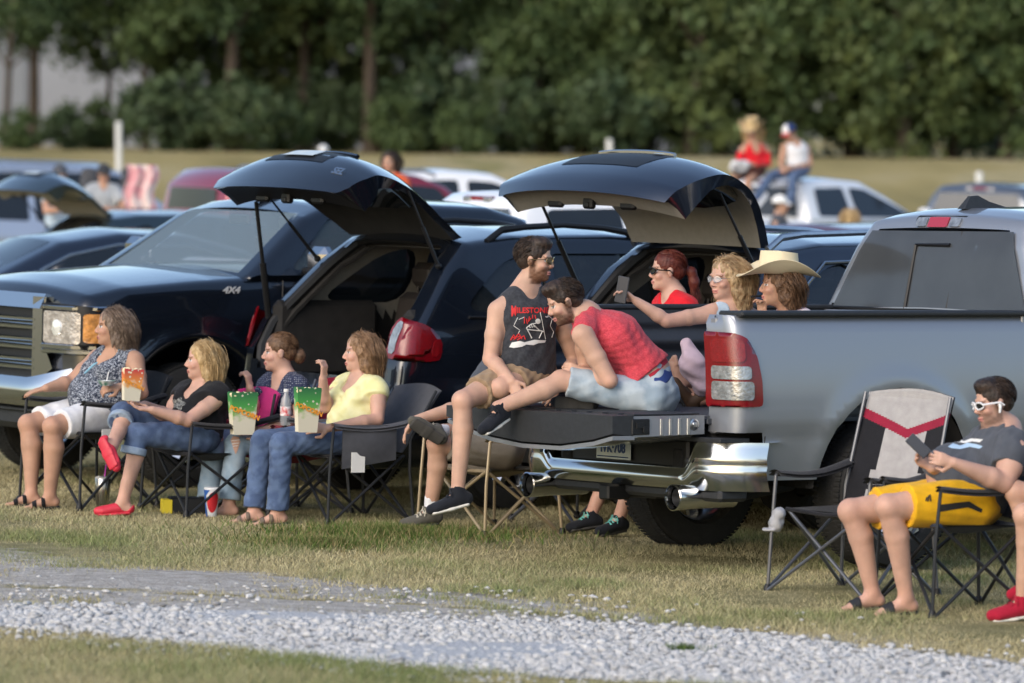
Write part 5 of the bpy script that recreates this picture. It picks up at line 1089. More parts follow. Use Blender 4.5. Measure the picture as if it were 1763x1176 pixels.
def hair(T, style, c, M, k, m, seed=3, length=.3, back=None, curl=.0, vol=1., n=420, part=None, gravity=(0, 0, -1)):
    """hair cap modelled over the skull plus loose locks; style: short / long / pony / bun"""
    R = np.random.default_rng(seed); Mn = np.array(M); cn = np.array(c); H = lambda p: Vector(c) + M @ (V(p) * k)
    S = SDF(.005); S.ell(H((-.017, 0, .043)), V(.1025, .0815, .0885) * k * (1 + .015 * (vol - 1)), M, .01)
    if style == 'short':
        S.ell(H((-.042, 0, .005)), V(.068, .074, .068) * k, M, .01)
        if vol > 1: S.ell(H((.030, 0, .098)), V(.058, .058, .034) * k * (1 + (vol - 1) * .35), M, .02)
        for y in (1, -1): S.cone(H((.012, .073 * y, .03)), H((.014, .0705 * y, -.018)), .009, .006, .008)
    g = V(gravity); up = np.array(M.col[2]); rt = np.array(M.col[1]); fw = np.array(M.col[0]); gv = np.array(g)
    if style == 'long':
        for a in ([-1, -.55, 0, .55, 1]):
            p0 = H((-.03 - .050 * (1 - abs(a)), .062 * a, .03)); p1 = p0 + g * .10 + (M.col[1] * .010 * a - M.col[0] * .010) * vol; p2 = p1 + g * (length - .13) + (V(back) if back else V(0, 0, 0)) * .25; S.chain([p0, p1, p2], [.036 * vol, .030 * vol, .012], .03)
        for y in (1, -1): p0 = H((.022, .062 * y, .070)); p1 = H((.010, .078 * y, .0)); S.chain([p0, p1, p1 + g * length * .35 - M.col[0] * .01], [.018, .016 * vol, .007], .02)
    if style == 'pony':
        S.ell(H((-.05, 0, .01)), V(.066, .070, .066) * k, M, .01); p0 = H((-.115, 0, .02)); S.chain([p0, H((-.150, 0, .0)), H((-.170, 0, -.06)), H((-.165, 0, -.06)) + g * (length - .1)], [.018, .024 * vol, .026 * vol, .008], .02)
    if style == 'bun':
        S.ell(H((-.05, 0, .01)), V(.068, .071, .066) * k, M, .01); S.ell(H((-.128, 0, -.02)), V(.036, .040, .046) * k * vol, M, .012)
    S.subs.append((('e', H((.118, 0, -.040)), V(.078, .110, .105) * k, M, .01), .012))
    if style in ('short', 'pony', 'bun'):
        for y in (1, -1): S.subs.append((('e', H((.05, .085 * y, -.052)), V(.058, .03, .062) * k, M, .01), .008)); S.subs.append((('e', H((-.004, .08 * y, -.010)), V(.022, .03, .034) * k, M, .01), .004))
    amp = .0010 + .0022 * curl
    def wr(X, Y, Z):
        x = (X - cn[0]) * Mn[0][0] + (Y - cn[1]) * Mn[1][0] + (Z - cn[2]) * Mn[2][0]; y = (X - cn[0]) * Mn[0][1] + (Y - cn[1]) * Mn[1][1] + (Z - cn[2]) * Mn[2][1]; z = (X - cn[0]) * Mn[0][2] + (Y - cn[1]) * Mn[1][2] + (Z - cn[2]) * Mn[2][2]
        return (amp * np.sin(np.arctan2(y, x + .02) * 23 + z * 22 + 1.5 * np.sin(z * 60 * (1 + curl))) + amp * .6 * np.sin(y * 170 + x * 90 + 3 * np.sin(z * 45 + x * 30))).astype(np.float32)
    S.wr = wr; ho = S.build('hair', m, T)
    n = int(n * 1.7); paths = []; C0 = np.array([-.017, 0, .043]); ER = np.array([.105, .084, .091]); W_ = lambda q: cn + (Mn @ q) * k
    tries = 0
    while len(paths) < n and tries < 30000:
        tries += 1
        d = R.normal(size=3); d /= np.linalg.norm(d)
        if d[2] < -.45 or (d[0] > .30 and d[2] < .62) or (d[0] > .0 and d[2] < .05 and style != 'long') or (d[0] > .25 and d[2] < .4): continue
        q = C0 + d * ER; pts = [q]
        if style == 'short':
            t = np.array([-.75, d[1] * .5, -.5]) if d[0] < .5 else np.array([-.3 + .9 * (vol > 1.6), d[1] * .4, .35]); t = t - d * t.dot(d) * .92; t /= np.linalg.norm(t); L = R.uniform(.018, .034) * vol
            for j in range(4): q = q + t * L / 4 + R.normal(size=3) * .0008; v = (q - C0) / ER; r = np.linalg.norm(v); q = C0 + v / r * ER * max(1.0 + .02 * R.random(), min(r, 1.10)); pts.append(q)
        elif style == 'long':
            L = length * R.uniform(.75, 1.1) + .10; ns = 14; gl = Mn.T @ gv; sd = np.sign(d[1]) if abs(d[1]) > .06 else R.choice([-1, 1]); ph = R.uniform(0, 6.28); v0 = np.array([-.25 if d[0] > 0 else -.1, sd * .55, .15]); bk = Mn.T @ np.array(back) if back else 0; off = R.uniform(1.0, 1.0 + .13 * vol) if len(paths) % 12 else R.uniform(1.15, 1.32)
            for j in range(ns):
                f = j / ns; st = v0 * max(0, 1 - 2.4 * f) + gl * (.25 + 1.4 * f) + bk * f * .8 + np.array([-.10, 0, 0]) * (f < .6); st = st / np.linalg.norm(st); cl = curl * np.array([math.cos(ph + f * 15), math.sin(ph + f * 15), 0]) * .75 * min(1, f * 2)
                q = q + (st + cl) * L / ns; v = (q - C0) / ER; r = np.linalg.norm(v)
                if r < off: q = C0 + v / r * ER * off
                if q[2] < -.02: w2 = math.hypot((q[0] + .03) / .085, q[1] / .078); 
                if q[2] < -.02 and w2 > 1.15 + .25 * (vol - 1) + curl * .35: q[0] = -.03 + (q[0] + .03) * .93; q[1] *= .93
                if q[0] > .035 and q[2] < .05 and abs(q[1]) < .075: q[0] -= .012; q[1] += sd * .006
                pts.append(q)
        else:
            tgt = np.array([-.118, 0, .0])
            for j in range(6): f = (j + 1) / 6; q_ = q + (tgt - q) * f; v = (q_ - C0) / ER; r = max(np.linalg.norm(v), .3); pts.append(C0 + v / r * ER * (1 if f < .95 else .98) + R.normal(size=3) * .001)
            if style == 'pony':
                gl = Mn.T @ gv; y0_ = R.normal() * .019; x0_ = R.normal() * .017
                for j in range(7): f = (j + 1) / 7; pts.append(np.array([-.135 - .045 * math.sin(f * 2.4) + x0_ * f, y0_ * f, .0]) + gl * length * f * .85 + R.normal(size=3) * .003)
        paths.append(([W_(p) for p in pts], R.uniform(.0006, .0016)))
    strands('hair_lock', paths, .003, m, ho); return ho

def human(name_label, Y0, J, face=(-1, 0, 0), up=(0, 0, 1), build=1., skin='fair', female=False, belly=0., hk=.97, haircfg=None, top=None, bottom=None, shoes=None, hands=None, beard=None, toe_l=(-1, 0, -.1), toe_r=(-1, 0, -.1), vox=.006, mouth=False, legk=1., fullbody=True, brow=(.08, .05, .035), bust=.0, ankn=(0, 0, 1), seed=1, sleeve_wr=.003, midY=0.):
    A = {k: (v if isinstance(v, Vector) else at(v[0], v[1], Y0 + (v[2] if len(v) > 2 else 0))) for k, v in J.items()}
    pel = (A['hip_l'] + A['hip_r']) / 2; T = empty('person', name_label, 'person', (pel.x, pel.y, min(p.z for p in A.values()) - .08))
    f, s, u = headframe(face, up); b = build; hk_ = hk; c = A['head']
    nb = A['neck']; sh = (A['sho_l'] + A['sho_r']) / 2; sa = (A['sho_l'] - A['sho_r']).normalized(); ha = (A['hip_l'] - A['hip_r']).normalized() if (A['hip_l'] - A['hip_r']).length > .05 else sa
    ax = (nb - pel).normalized(); chest = A.get('chest', nb.lerp(pel, .30)); waist = A.get('waist', nb.lerp(pel, .66)); fwd = sa.cross(ax).normalized()
    S = SDF(vox); M = head_prims(S, c, f, s, u, hk_, female); fem = female
    S.slab(c - u * .06 * hk_ - f * .012, nb, s, (.050, .054), (.060 * b, .058 * b), .03)
    ua, fa, th, cf = (.043 * b, .035 * b, .080 * b * legk, .050 * b ** .6 * legk) if fem else (.048 * b, .037 * b, .082 * b * legk, .054 * b ** .5)
    wc = (.150 if fem else .165) * b; wh = (.168 if fem else .158) * b; ww_ = (.135 if fem else .15) * b; chl = (.150 * b + .0, .105 * b)
    torso = [('s', nb - ax * .03 + fwd * .01, chest, sa, (.10 * b, .055 * b), (wc, .108 * b), .04), ('s', chest, waist, sa, (wc, .110 * b), (ww_, .100 * b), .04), ('s', waist, pel + ax * .03, ha, (ww_, .102 * b), (wh, .112 * b), .05), ('e', pel, V(.12, .12, .095) * b, Matrix.Identity(3), .05)]
    if belly: torso.append(('e', waist.lerp(pel, .35) + fwd * (.06 + belly * .5), V(.13 * b, .10 * b + belly * .4, .12 * b), Matrix((ha, ha.cross(ax), ax)).transposed(), .05))
    if bust:
        for q in (1, -1): torso.append(('e', chest + sa * .068 * q * b + fwd * (.075 + bust * .3) - ax * .02, V(.062, .055, .058) * (.9 + bust), Matrix.Identity(3), .03))
    S.p += torso
    for sd in 'lr':
        S.cone(nb + ax * .0, A['sho_' + sd] - ax * .0, .045, .042 * b, .04); S.cone(nb + ax * (.040 if not fem else .02), nb.lerp(A['sho_' + sd], .75) + ax * .012, .036 if not fem else .03, .034, .04); S.cone(A['sho_' + sd], A['elb_' + sd], ua * 1.15, fa * 1.06, .03); m1 = A['elb_' + sd].lerp(A['wri_' + sd], .28); S.cone(A['elb_' + sd], m1, fa, fa * 1.10, .012); S.cone(m1, A['wri_' + sd], fa * 1.08, .0245 * b ** .3, .012)
        m0 = A['sho_' + sd].lerp(A['elb_' + sd], .5); S.ell(m0, (ua * 1.08,) * 3, None, .008)
    for sd in 'lr':
        hp, kn, an = A['hip_' + sd], A['kne_' + sd], A['ank_' + sd]; S.cone(hp, kn, th, .052 * b ** .6, .03); S.ell(kn, (.055 * b ** .5,) * 3, None, .015); m1 = kn.lerp(an, .32); bk = (hp - kn).normalized() * .018
        S.cone(kn, m1 + bk, .048 * b ** .5, cf, .015); S.cone(m1 + bk, an, cf, .034, .012); S.cone(m1.lerp(an, .6), an, .036, .033, .01)
    hands = hands or {}
    for sd in 'lr':
        h = hands.get(sd, {}); w = A['wri_' + sd]; fo = (w - A['elb_' + sd]).normalized(); d = V(h.get('d', fo)); n = V(h.get('n', (0, -1, .3))); hand(S, w, d, n, h.get('t', 1), h.get('curl', .5), h.get('k', 1.), curls=h.get('curls'))
    shoes = shoes or {}; sk = shoes.get('kind', 'bare')
    for sd, toe in (('l', toe_l), ('r', toe_r)):
        an = A['ank_' + sd]; foot(S, an, toe, (A['kne_' + sd] - an) if abs(V(toe).normalized().dot((A['kne_' + sd] - an).normalized())) < .8 else ankn, .97 if not fem else .9, toes=sk in ('bare', 'sandal', 'slide'))
    base = np.array(SKINS[skin])
    def colfn(P):
        r = np.random.default_rng(seed); col = np.tile(base, (len(P), 1)); 
        for kk in ('kne_l', 'kne_r', 'elb_l', 'elb_r', 'ank_l', 'ank_r'):
            d = np.linalg.norm(P - np.array(A[kk]), axis=1); a = np.exp(-(d / .07) ** 2)[:, None] * .35; col = col * (1 - a) + np.array([.60, .30, .22]) * a
        nz = np.sin(P[:, 0] * 31 + np.sin(P[:, 2] * 23)) * np.sin(P[:, 2] * 27 + P[:, 1] * 19); col *= (1 + .05 * nz)[:, None]
        return headcol(P, col, c, M, hk_, beard, brow, mouth=mouth)
    body = S.build('body', SKIN, T, colfn=colfn)
    # ---- clothes
    I = lambda p, d: (p[:2] + (p[2],) + (p[3],) + tuple(p[4:])) 
    def grow(p, d):
        if p[0] == 's': return ('s', p[1], p[2], p[3], (p[4][0] + d, p[4][1] + d), (p[5][0] + d, p[5][1] + d), p[6])
        if p[0] == 'e': return ('e', p[1], V(p[2]) + V(d, d, d), p[3], p[4])
        return ('c', p[1], p[2], p[3] + d, p[4] + d, *p[5:])
    objs = {'T': T, 'A': A, 'M': M, 'c': c, 'body': body, 'fwd': fwd, 'sa': sa, 'ax': ax, 'chest': chest, 'waist': waist, 'pel': pel, 'nb': nb, 'hk': hk_, 'f': f, 's': s, 'u': u}
    if top:
        G = SDF(top.get('vox', .007)); dd = top.get('d', .014); G.p += [grow(p, dd) for p in torso if not (p[0] == 'e' and p[1] == pel)]
        hem = top.get('hem', .0); G.p.append(('s', pel + ax * .10, pel + ax * .0, ha, (wh + dd, .112 * b + dd + .004), (wh + dd + .006, .118 * b + dd + .006), .03)); G.clips.append((pel + ax * (.055 - hem), -ax))
        kind = top['kind']
        for sd in 'lr':
            if kind != 'tube': G.cone(nb, A['sho_' + sd].lerp(nb, .16 if kind == 'sleeveless' else .0), .045 + dd, (.042 * b + dd) if kind != 'sleeveless' else .050 * b + dd, .03)
            fr = {'tee': .62, 'sleeveless': 0, 'cap': .30, 'tank': 0, 'long': 1, 'blouse': .6, 'tube': 0}[kind]
            if kind == 'tube': G.cone(A['sho_' + sd], A['elb_' + sd], ua * 1.2 + dd, fa * 1.1 + dd, .02, t0=.25); G.cone(A['elb_' + sd], A['wri_' + sd], fa * 1.15 + dd, .03 + dd, .02, t1=.9)
            elif fr > .95: G.cone(A['sho_' + sd], A['elb_' + sd], ua * 1.15 + dd, fa * 1.1 + dd, .02); G.cone(A['elb_' + sd], A['wri_' + sd], fa * 1.15 + dd, .03 + dd, .02, t1=.93)
            elif fr: G.cone(A['sho_' + sd] + (nb - A['sho_' + sd]) * .25, A['elb_' + sd], ua * 1.30 + dd, fa * 1.35 + dd + top.get('flare', .010), .04, t1=fr)
            if kind in ('tank',): a_ = A['sho_' + sd]; out = (a_ - nb).normalized(); G.subs.append((('c', a_ + out * .030 + ax * .06, a_ + out * .075 - ax * .17 + fwd * .0, .060, .075, .02, None, None), .012))
        nd = top.get('neck', .03); G.subs.append((('c', nb + ax * .02 + fwd * .035, nb - ax * nd + fwd * (.10 + .02), .050 + nd * .25, .034 + nd * .3, .01, None, None), .01)); G.subs.append((('c', nb - ax * .03, nb + ax * .2, .062, .07, .01, None, None), .01))
        G.wr = wrinkle(seed, top.get('wr', .0042), top.get('wf', 46)); tob = G.build(top.get('name', 'shirt'), top['m'], T); objs['top'] = tob
    if bottom:
        G = SDF(.007); dd = bottom.get('d', .012); G.p.append(('s', waist.lerp(pel, bottom.get('rise', .5)), pel + ax * .03, ha, (lerp(ww_, wh, .5) + dd - .004, .105 * b + dd - .004), (wh + dd, .112 * b + dd), .03)); G.p.append(grow(torso[3], dd)); 
        L = bottom['len']
        for sd in 'lr':
            hp, kn, an = A['hip_' + sd], A['kne_' + sd], A['ank_' + sd]; r1, r2 = th + dd, .055 * b ** .6 + dd + bottom.get('flare', 0)
            if L < 1: G.cone(hp, kn, r1, r2, .03, t1=L)
            else:
                G.cone(hp, kn, r1, r2, .03); q = kn + (hp - kn).normalized() * .01; r3 = bottom.get('calf', .050) + dd; r4 = bottom.get('cuff', .045) + dd; e = kn.lerp(an, .5); G.cone(kn, e, r2, r3, .015); G.cone(e, an, r3, r4, .015, t1=(L - 1.5) * 2 if L < 2 and L > 1.5 else None)
                if L <= 1.5: G.p.pop(); G.p.pop(); G.cone(kn, an, r2, r4, .015, t1=L - 1)
        
        G.wr = wrinkle(seed + 9, bottom.get('wr', .0042), 42); bo = G.build(bottom.get('name', 'shorts'), bottom['m'], T); objs['bottom'] = bo
        if bottom.get('cuffm'):
            for sd in 'lr':
                kn, an = A['kne_' + sd], A['ank_' + sd]; t0, t1 = L - 1 - bottom['cuffh'], L - 1; G = SDF(.006); r = bottom.get('calf', .05) + dd + .008; G.cone(kn, an, r + .004, r - .004, .01, t0=t0, t1=t1); G.build('trouser_cuff', bottom['cuffm'], bo)
    # ---- shoes
    for sd, toe in (('l', toe_l), ('r', toe_r)):
        if sk == 'bare': break
        k = .97 if not fem else .9; an = A['ank_' + sd]; d = V(toe).normalized(); kn = A['kne_' + sd]; n = (kn - an) if abs(d.dot((kn - an).normalized())) < .8 else V(ankn); n = (n - d * n.dot(d)).normalized(); sv = d.cross(n); so = shoes.get(sd, shoes)
        if sk in ('sneaker', 'boot', 'clog'):
            G = SDF(.006); hl = an - n * .050 * k - d * .035 * k; G.cone(an - n * .015, hl, .040 * k, .036 * k, .02); G.slab(an - n * .04 * k, an + d * .14 * k - n * .062 * k, sv, (.038 * k, .038 * k), (.047 * k, .028 * k), .02); G.cone(hl, an + d * .17 * k - n * .060 * k, .036 * k, .030 * k, .02); G.cone(an + n * (.01 if sk != 'boot' else .16), an - n * .03, .043 * k + (.008 if sk == 'boot' else 0), .042 * k, .015)
            if sk == 'clog': G.subs.append((('c', an + n * .10, an - n * .02 - d * .01, .06, .05, .01, None, None), .008))
            G.subs.append((('c', an + n * .02, an + n * .30, .033, .033, .01, None, None), .004)); G.clips.append((an - n * .086 * k, -n)); up_ = G.build('shoe', so['m'], T)
            if sk != 'clog' or True:
                G = SDF(.005); G.slab(hl - n * .034 * k, an + d * .075 * k - n * .086 * k, sv, (.038 * k, .013), (.042 * k, .011), .01); G.slab(an + d * .05 * k - n * .086 * k, an + d * .165 * k - n * .084 * k, sv, (.044 * k, .011), (.040 * k, .011), .01); G.build('sole', so.get('sole', RUBBER), up_)
            if so.get('lace'):
                g = MB()
                for i in range(5): q = an + d * (.045 + i * .020) * k - n * (.006 + i * .0095) * k; w_ = .024; g.tube([q - sv * w_, q + n * .011, q + sv * w_ + d * .008], .0028, 4); g.tube([q + sv * w_, q + n * .012, q - sv * w_ + d * .008], .0028, 4)
                q = an + d * .04 * k + n * .002; 
                for s2 in (1, -1): g.tube([q, q + sv * .02 * s2 + n * .02, q + sv * .035 * s2 - n * .006, q + n * .004], .0026, 4); g.tube([q, q + sv * .025 * s2 + n * .006, q + sv * .04 * s2 - n * .02 + d * .01], .0026, 4)
                g.build('shoelace', so['lace'], up_, world=True)
            if so.get('sock'): G = SDF(.006); G.cone(an - n * .02, an + (kn - an).normalized() * so.get('sockh', .07), .040, .040, .01, t1=.999); G.wr = wrinkle(3, .002, 60); G.build('sock', so['sock'], T)
        else:
            G = SDF(.005); z = .088 * k; G.slab(an - d * .045 * k - n * z, an + d * .08 * k - n * z, sv, (.033 * k, .013), (.040 * k, .012), .01); G.slab(an + d * .07 * k - n * z, an + d * .165 * k - n * z, sv, (.043 * k, .012), (.040 * k, .011), .01); sol = G.build('sole', so.get('sole', so['m']), T)
            for (x0, x1) in (so.get('straps') or (((.075, .125),) if sk == 'slide' else ((.035, .062), (.095, .125)))):
                G = SDF(.005); G.slab(an - n * .035 * k + d * .0 * k, an + d * .125 * k - n * .066 * k, sv, (.040 * k, .044 * k), (.052 * k, .027 * k), .01); G.clips += [(an + d * x1 * k, d), (an + d * x0 * k, -d), (an - n * .088 * k, -n)]; G.build('strap', so['m'], sol)
    if haircfg: hc = dict(haircfg); objs['hair'] = hair(T, hc.pop('style'), c, M, hk_, hc.pop('m'), **hc)
    return objs
def glasses(o, lens, frame, kind='shades', w=.028, h=.017):
    """spectacles in the head frame; top-level thing worn on the face"""
    M, c, k = o['M'], o['c'], o['hk']; H = lambda x, y, z: c + M @ (V(x, y, z) * k); return M, H
def make_glasses(o, label, lens, frame, cat='sunglasses', w=.027, h=.017, rim=.0022, temple=.0022, y0=.033, z0=.0, wrap=.006):
    M, c, k = o['M'], o['c'], o['hk']; H = lambda x, y, z: c + M @ (V(x, y, z) * k); T = empty('sunglasses' if cat == 'sunglasses' else 'spectacles', label, cat, H(.1, 0, 0))
    g = MB()
    for q in (1, -1):
        rim_pts = [H(.104 - wrap * abs(math.cos(a)) * (1 if math.cos(a) > 0 else 0) - .012 * max(0, math.cos(a)), q * (y0 + w * math.cos(a)), z0 + h * math.sin(a)) for a in np.linspace(0, 2 * math.pi, 17)]
        g.tube(rim_pts, rim, 5, cap=False); g.tube([H(.092, q * (y0 + w), z0 + .006), H(.075, q * .078, z0 + .007), H(.0, q * .084, z0 + .006), H(-.02, q * .083, z0 - .012)], temple, 5)
        l = MB(); P = [H(.103 - wrap * max(0, math.cos(a)) - .010 * max(0, math.cos(a)), q * (y0 + w * math.cos(a)), z0 + h * math.sin(a)) for a in np.linspace(0, 2 * math.pi, 17)[:-1]]; P2 = [p - o['f'] * .003 for p in P]; l.add(P + P2, [tuple(range(16)), tuple(range(16, 32))[::-1]] + [(i, (i + 1) % 16, 16 + (i + 1) % 16, 16 + i) for i in range(16)]); l.build('lens', lens, T, world=True)
    g.tube([H(.104, .008, z0 + .005), H(.107, 0, z0 + .008), H(.104, -.008, z0 + .005)], rim, 5); g.build('frame', frame, T, world=True); return T
H_BLONDE = hairmat('blonde', (.36, .24, .11), (.50, .36, .19)); H_BROWN = hairmat('brown', (.085, .045, .024), (.16, .09, .05)); H_LBROWN = hairmat('light_brown', (.17, .095, .05), (.28, .17, .095))
H_DARK = hairmat('dark', (.020, .013, .010), (.045, .028, .020)); H_RED = hairmat('auburn', (.075, .012, .008), (.13, .03, .018)); H_GREYB = hairmat('grey_brown', (.11, .075, .055), (.19, .14, .105)); H_DBL = hairmat('dirty_blonde', (.26, .16, .08), (.42, .30, .17))
def cloth(nm, a, b=None, pat=None, sc=20, **k): return mat(nm, a, .85, col2=b, pattern=pat, nscale=sc, noise=k.pop('noise', .12), bump=.35, bscale=k.pop('bscale', 220), sheen=.1, spec=.2, **k)
NAVYFLECK = cloth('navy_fleck_fabric', (.018, .026, .05), (.42, .45, .5), 'fleck', 95); NAVYDOT = cloth('navy_dot_fabric', (.028, .036, .075), (.42, .44, .5), 'dots', 85)
BLACKC = cloth('black_cotton', (.012, .012, .014)); YELLOWC = cloth('pale_yellow_cotton', (.74, .70, .34), (.80, .77, .45), None, 14); WHITEC = cloth('white_cotton', (.72, .72, .74)); CHARC = cloth('charcoal_cotton', (.035, .038, .046), (.05, .053, .062), None, 60)
REDC = cloth('red_heather_cotton', (.50, .045, .065), (.60, .075, .095), None, 120); KHAKI = cloth('khaki_cotton', (.30, .21, .13)); GREYK = cloth('grey_khaki_cotton', (.21, .185, .15)); REDT = cloth('red_cotton', (.62, .015, .025)); GREYT = cloth('grey_cotton', (.075, .083, .10)); YSH = cloth('yellow_sport_fabric', (.78, .42, .012)); DENIM = cloth('denim', (.065, .10, .19), (.10, .15, .26), None, 16, noise=.25); LDENIM = cloth('light_denim', (.26, .36, .46), (.36, .45, .53), None, 10, noise=.2); BDENIM = cloth('bleached_denim', (.27, .34, .40), (.42, .48, .52), None, 9, noise=.15); TEALL = cloth('teal_lace', (.18, .60, .55)); PINKC = cloth('tie_dye_cotton', (.70, .68, .70), (.66, .30, .38), None, 9); LBLUE = cloth('pale_blue_cotton', (.42, .52, .62)); DENIMCUFF = cloth('denim_cuff', (.24, .32, .44), (.32, .40, .5), None, 20)
SHBLK = cloth('shoe_black_knit', (.014, .016, .022)); SOLEW = mat('sole_white', (.66, .64, .58), .6, noise=.08); SHGRY = cloth('shoe_grey_mesh', (.095, .09, .075)); SOLED = mat('sole_dark', (.05, .048, .045), .8, noise=.2); TAUPE = mat('taupe_leather', (.16, .12, .09), .7, noise=.15, bump=.3); REDR = mat('red_clog', (.58, .03, .055), .5, noise=.08); BLKR = mat('black_rubber_slide', (.018, .019, .022), .6); SHRED = cloth('shoe_red_knit', (.36, .012, .035)); LACEC = cloth('lace_cream', (.6, .56, .46)); BROWNL = mat('brown_boot', (.075, .04, .02), .6, noise=.25, bump=.3)
P = {}
P['w1'] = human('curly haired woman in a speckled navy top and white shorts, leftmost in the row', 28.15, dict(head=(194, 563, .28), neck=(209, 606, .30), sho_l=(232, 622, .14), sho_r=(168, 618, .42), elb_l=(243, 676, .02), wri_l=(207, 666, -.10), elb_r=(122, 658, .36), wri_r=(80, 668, .22), hip_l=(178, 716, .25), hip_r=(160, 708, .46), kne_l=(90, 734, -.02), kne_r=(48, 730, .17), ank_l=(86, 852, 0), ank_r=(54, 848, .12)),
    face=(-1, -.12, .03), build=1.18, legk=1.14, skin='tan', female=True, belly=.05, bust=.07, haircfg=dict(style='long', m=H_GREYB, length=.34, curl=.55, vol=1.15, n=800, seed=4, back=(.25, 0, 0)), top=dict(kind='tank', m=NAVYFLECK, neck=.06, hem=.05, name='blouse'), bottom=dict(m=WHITEC, len=.82, flare=.014), shoes=dict(kind='sandal', m=BLACKC), toe_l=(-1, -.12, -.10), toe_r=(-1, -.12, -.10), mouth=True,
    hands=dict(l=dict(d=(-1, -.25, -.1), n=(.1, -.6, .75), curl=.75, t=-1), r=dict(d=(-1, -.1, -.28), n=(-.25, -.2, 1), curl=.22, t=1)), seed=1)
P['w2'] = human('blonde woman in a black scoop top with crossed legs and rolled blue jeans', 27.75, dict(head=(349, 621, .35), neck=(360, 662, .36), sho_l=(379, 684, .20), sho_r=(312, 680, .46), elb_l=(324, 724, .02), wri_l=(262, 706, -.08), elb_r=(290, 717, .30), wri_r=(250, 697, .04), hip_l=(348, 752, .22), hip_r=(330, 745, .45), kne_l=(236, 748, .04), ank_l=(212, 862, 0), kne_r=(212, 712, .14), ank_r=(193, 768, -.16)),
    face=(-1, -.1, .02), build=1.08, skin='pink', female=True, belly=.02, bust=.07, haircfg=dict(style='long', m=H_BLONDE, length=.27, curl=.08, vol=1.05, n=520, seed=5), top=dict(kind='cap', m=BLACKC, neck=.07, hem=.04, name='blouse'), bottom=dict(m=DENIM, len=1.30, name='trousers', cuffm=DENIMCUFF, cuffh=.11, calf=.056), shoes=dict(kind='clog', m=REDR, sole=REDR), toe_l=(-1, -.12, -.08), toe_r=(.35, -.3, -.65),
    hands=dict(l=dict(d=(-1, -.15, .12), n=(.0, .1, -1), curl=.4, t=-1), r=dict(d=(-1, -.2, .1), n=(0, .2, -1), curl=.5, t=1)), seed=2)
P['w3'] = human('brown haired woman with a low ponytail in a navy dotted blouse and ripped jeans', 28.0, dict(head=(481, 607, .40), neck=(492, 651, .40), sho_l=(517, 670, .25), sho_r=(458, 664, .52), elb_l=(515, 724, .16), wri_l=(448, 741, -.02), elb_r=(438, 706, .32), wri_r=(430, 668, .22), hip_l=(512, 757, .27), hip_r=(498, 750, .50), kne_l=(406, 765, .02), kne_r=(370, 760, .22), ank_l=(394, 867, 0), ank_r=(357, 866, .13)),
    face=(-1, -.14, .0), build=1.0, skin='pink', female=True, bust=.05, haircfg=dict(style='bun', m=H_BROWN, vol=1.1, n=420, seed=6), top=dict(kind='blouse', m=NAVYDOT, neck=.05, hem=.05, name='blouse'), bottom=dict(m=LDENIM, len=1.93, name='jeans', cuff=.058), shoes=dict(kind='bare'), toe_l=(-1, -.12, -.12), toe_r=(-1, -.12, -.12),
    hands=dict(l=dict(d=(-1, -.1, .05), n=(.1, -.9, .3), curl=.45, t=-1), r=dict(d=(-.15, -.1, 1), n=(.7, -.3, 0), curl=1.1, t=1)), seed=3)
P['w4'] = human('woman with loose light brown hair in a pale yellow top and blue jeans', 27.45, dict(head=(621, 607, .42), neck=(625, 652, .42), sho_l=(652, 674, .27), sho_r=(588, 667, .54), elb_l=(650, 722, .17), wri_l=(566, 737, -.02), elb_r=(558, 700, .34), wri_r=(556, 652, .24), hip_l=(622, 755, .27), hip_r=(606, 748, .50), kne_l=(484, 764, .0), kne_r=(452, 760, .20), ank_l=(478, 880, 0), ank_r=(438, 877, .13)),
    face=(-1, -.10, .0), build=1.04, skin='pink', female=True, belly=.03, bust=.07, haircfg=dict(style='long', m=H_LBROWN, length=.29, curl=.25, vol=1.08, n=560, seed=7, back=(.1, 0, 0)), top=dict(kind='cap', m=YELLOWC, neck=.05, hem=.09, name='blouse'), bottom=dict(m=DENIM, len=1.98, name='jeans', cuff=.056), shoes=dict(kind='sandal', m=TAUPE, sole=SOLED), toe_l=(-1, -.14, -.12), toe_r=(-1, -.14, -.12),
    hands=dict(l=dict(d=(-1, -.1, .0), n=(.1, -.9, .3), curl=.4, t=-1), r=dict(d=(.1, -.1, 1), n=(.6, -.3, 0), curl=.95, t=1)), seed=4)
P['m5'] = human('bearded man in a black printed tank top and tan shorts sitting on the tailgate', 25.45, dict(head=(921, 448, .05), neck=(904, 499, .06), sho_r=(858, 536, -.02), sho_l=(958, 532, .16), elb_r=(844, 618, -.06), wri_r=(882, 656, -.24), elb_l=(990, 622, .18), wri_l=(962, 664, -.02), hip_r=(877, 652, .0), hip_l=(930, 650, .16), kne_r=(796, 690, -.30), ank_r=(788, 846, -.33), kne_l=(862, 668, -.22), ank_l=(862, 700, .12)),
    face=(1, -.30, -.02), build=1.06, legk=1.08, skin='fair', belly=.0, haircfg=dict(style='short', m=H_DARK, vol=1.5, n=700, seed=8), top=dict(kind='tank', m=CHARC, neck=.015, hem=.03, name='tank_top', wr=.0055), bottom=dict(m=KHAKI, len=.66, flare=.016), shoes=dict(kind='sneaker', m=SHBLK, sole=SOLEW, lace=SHBLK), toe_l=(-.6, -.5, -.3), toe_r=(-.93, -.22, -.26), beard=(.10, .04, .018, 1.15),
    hands=dict(r=dict(d=(.35, -.35, -.85), n=(-.3, -.9, .2), curl=.5, t=-1), l=dict(d=(-.4, -.4, -.5), n=(.3, -.6, .5), curl=.5, t=1)), seed=5)
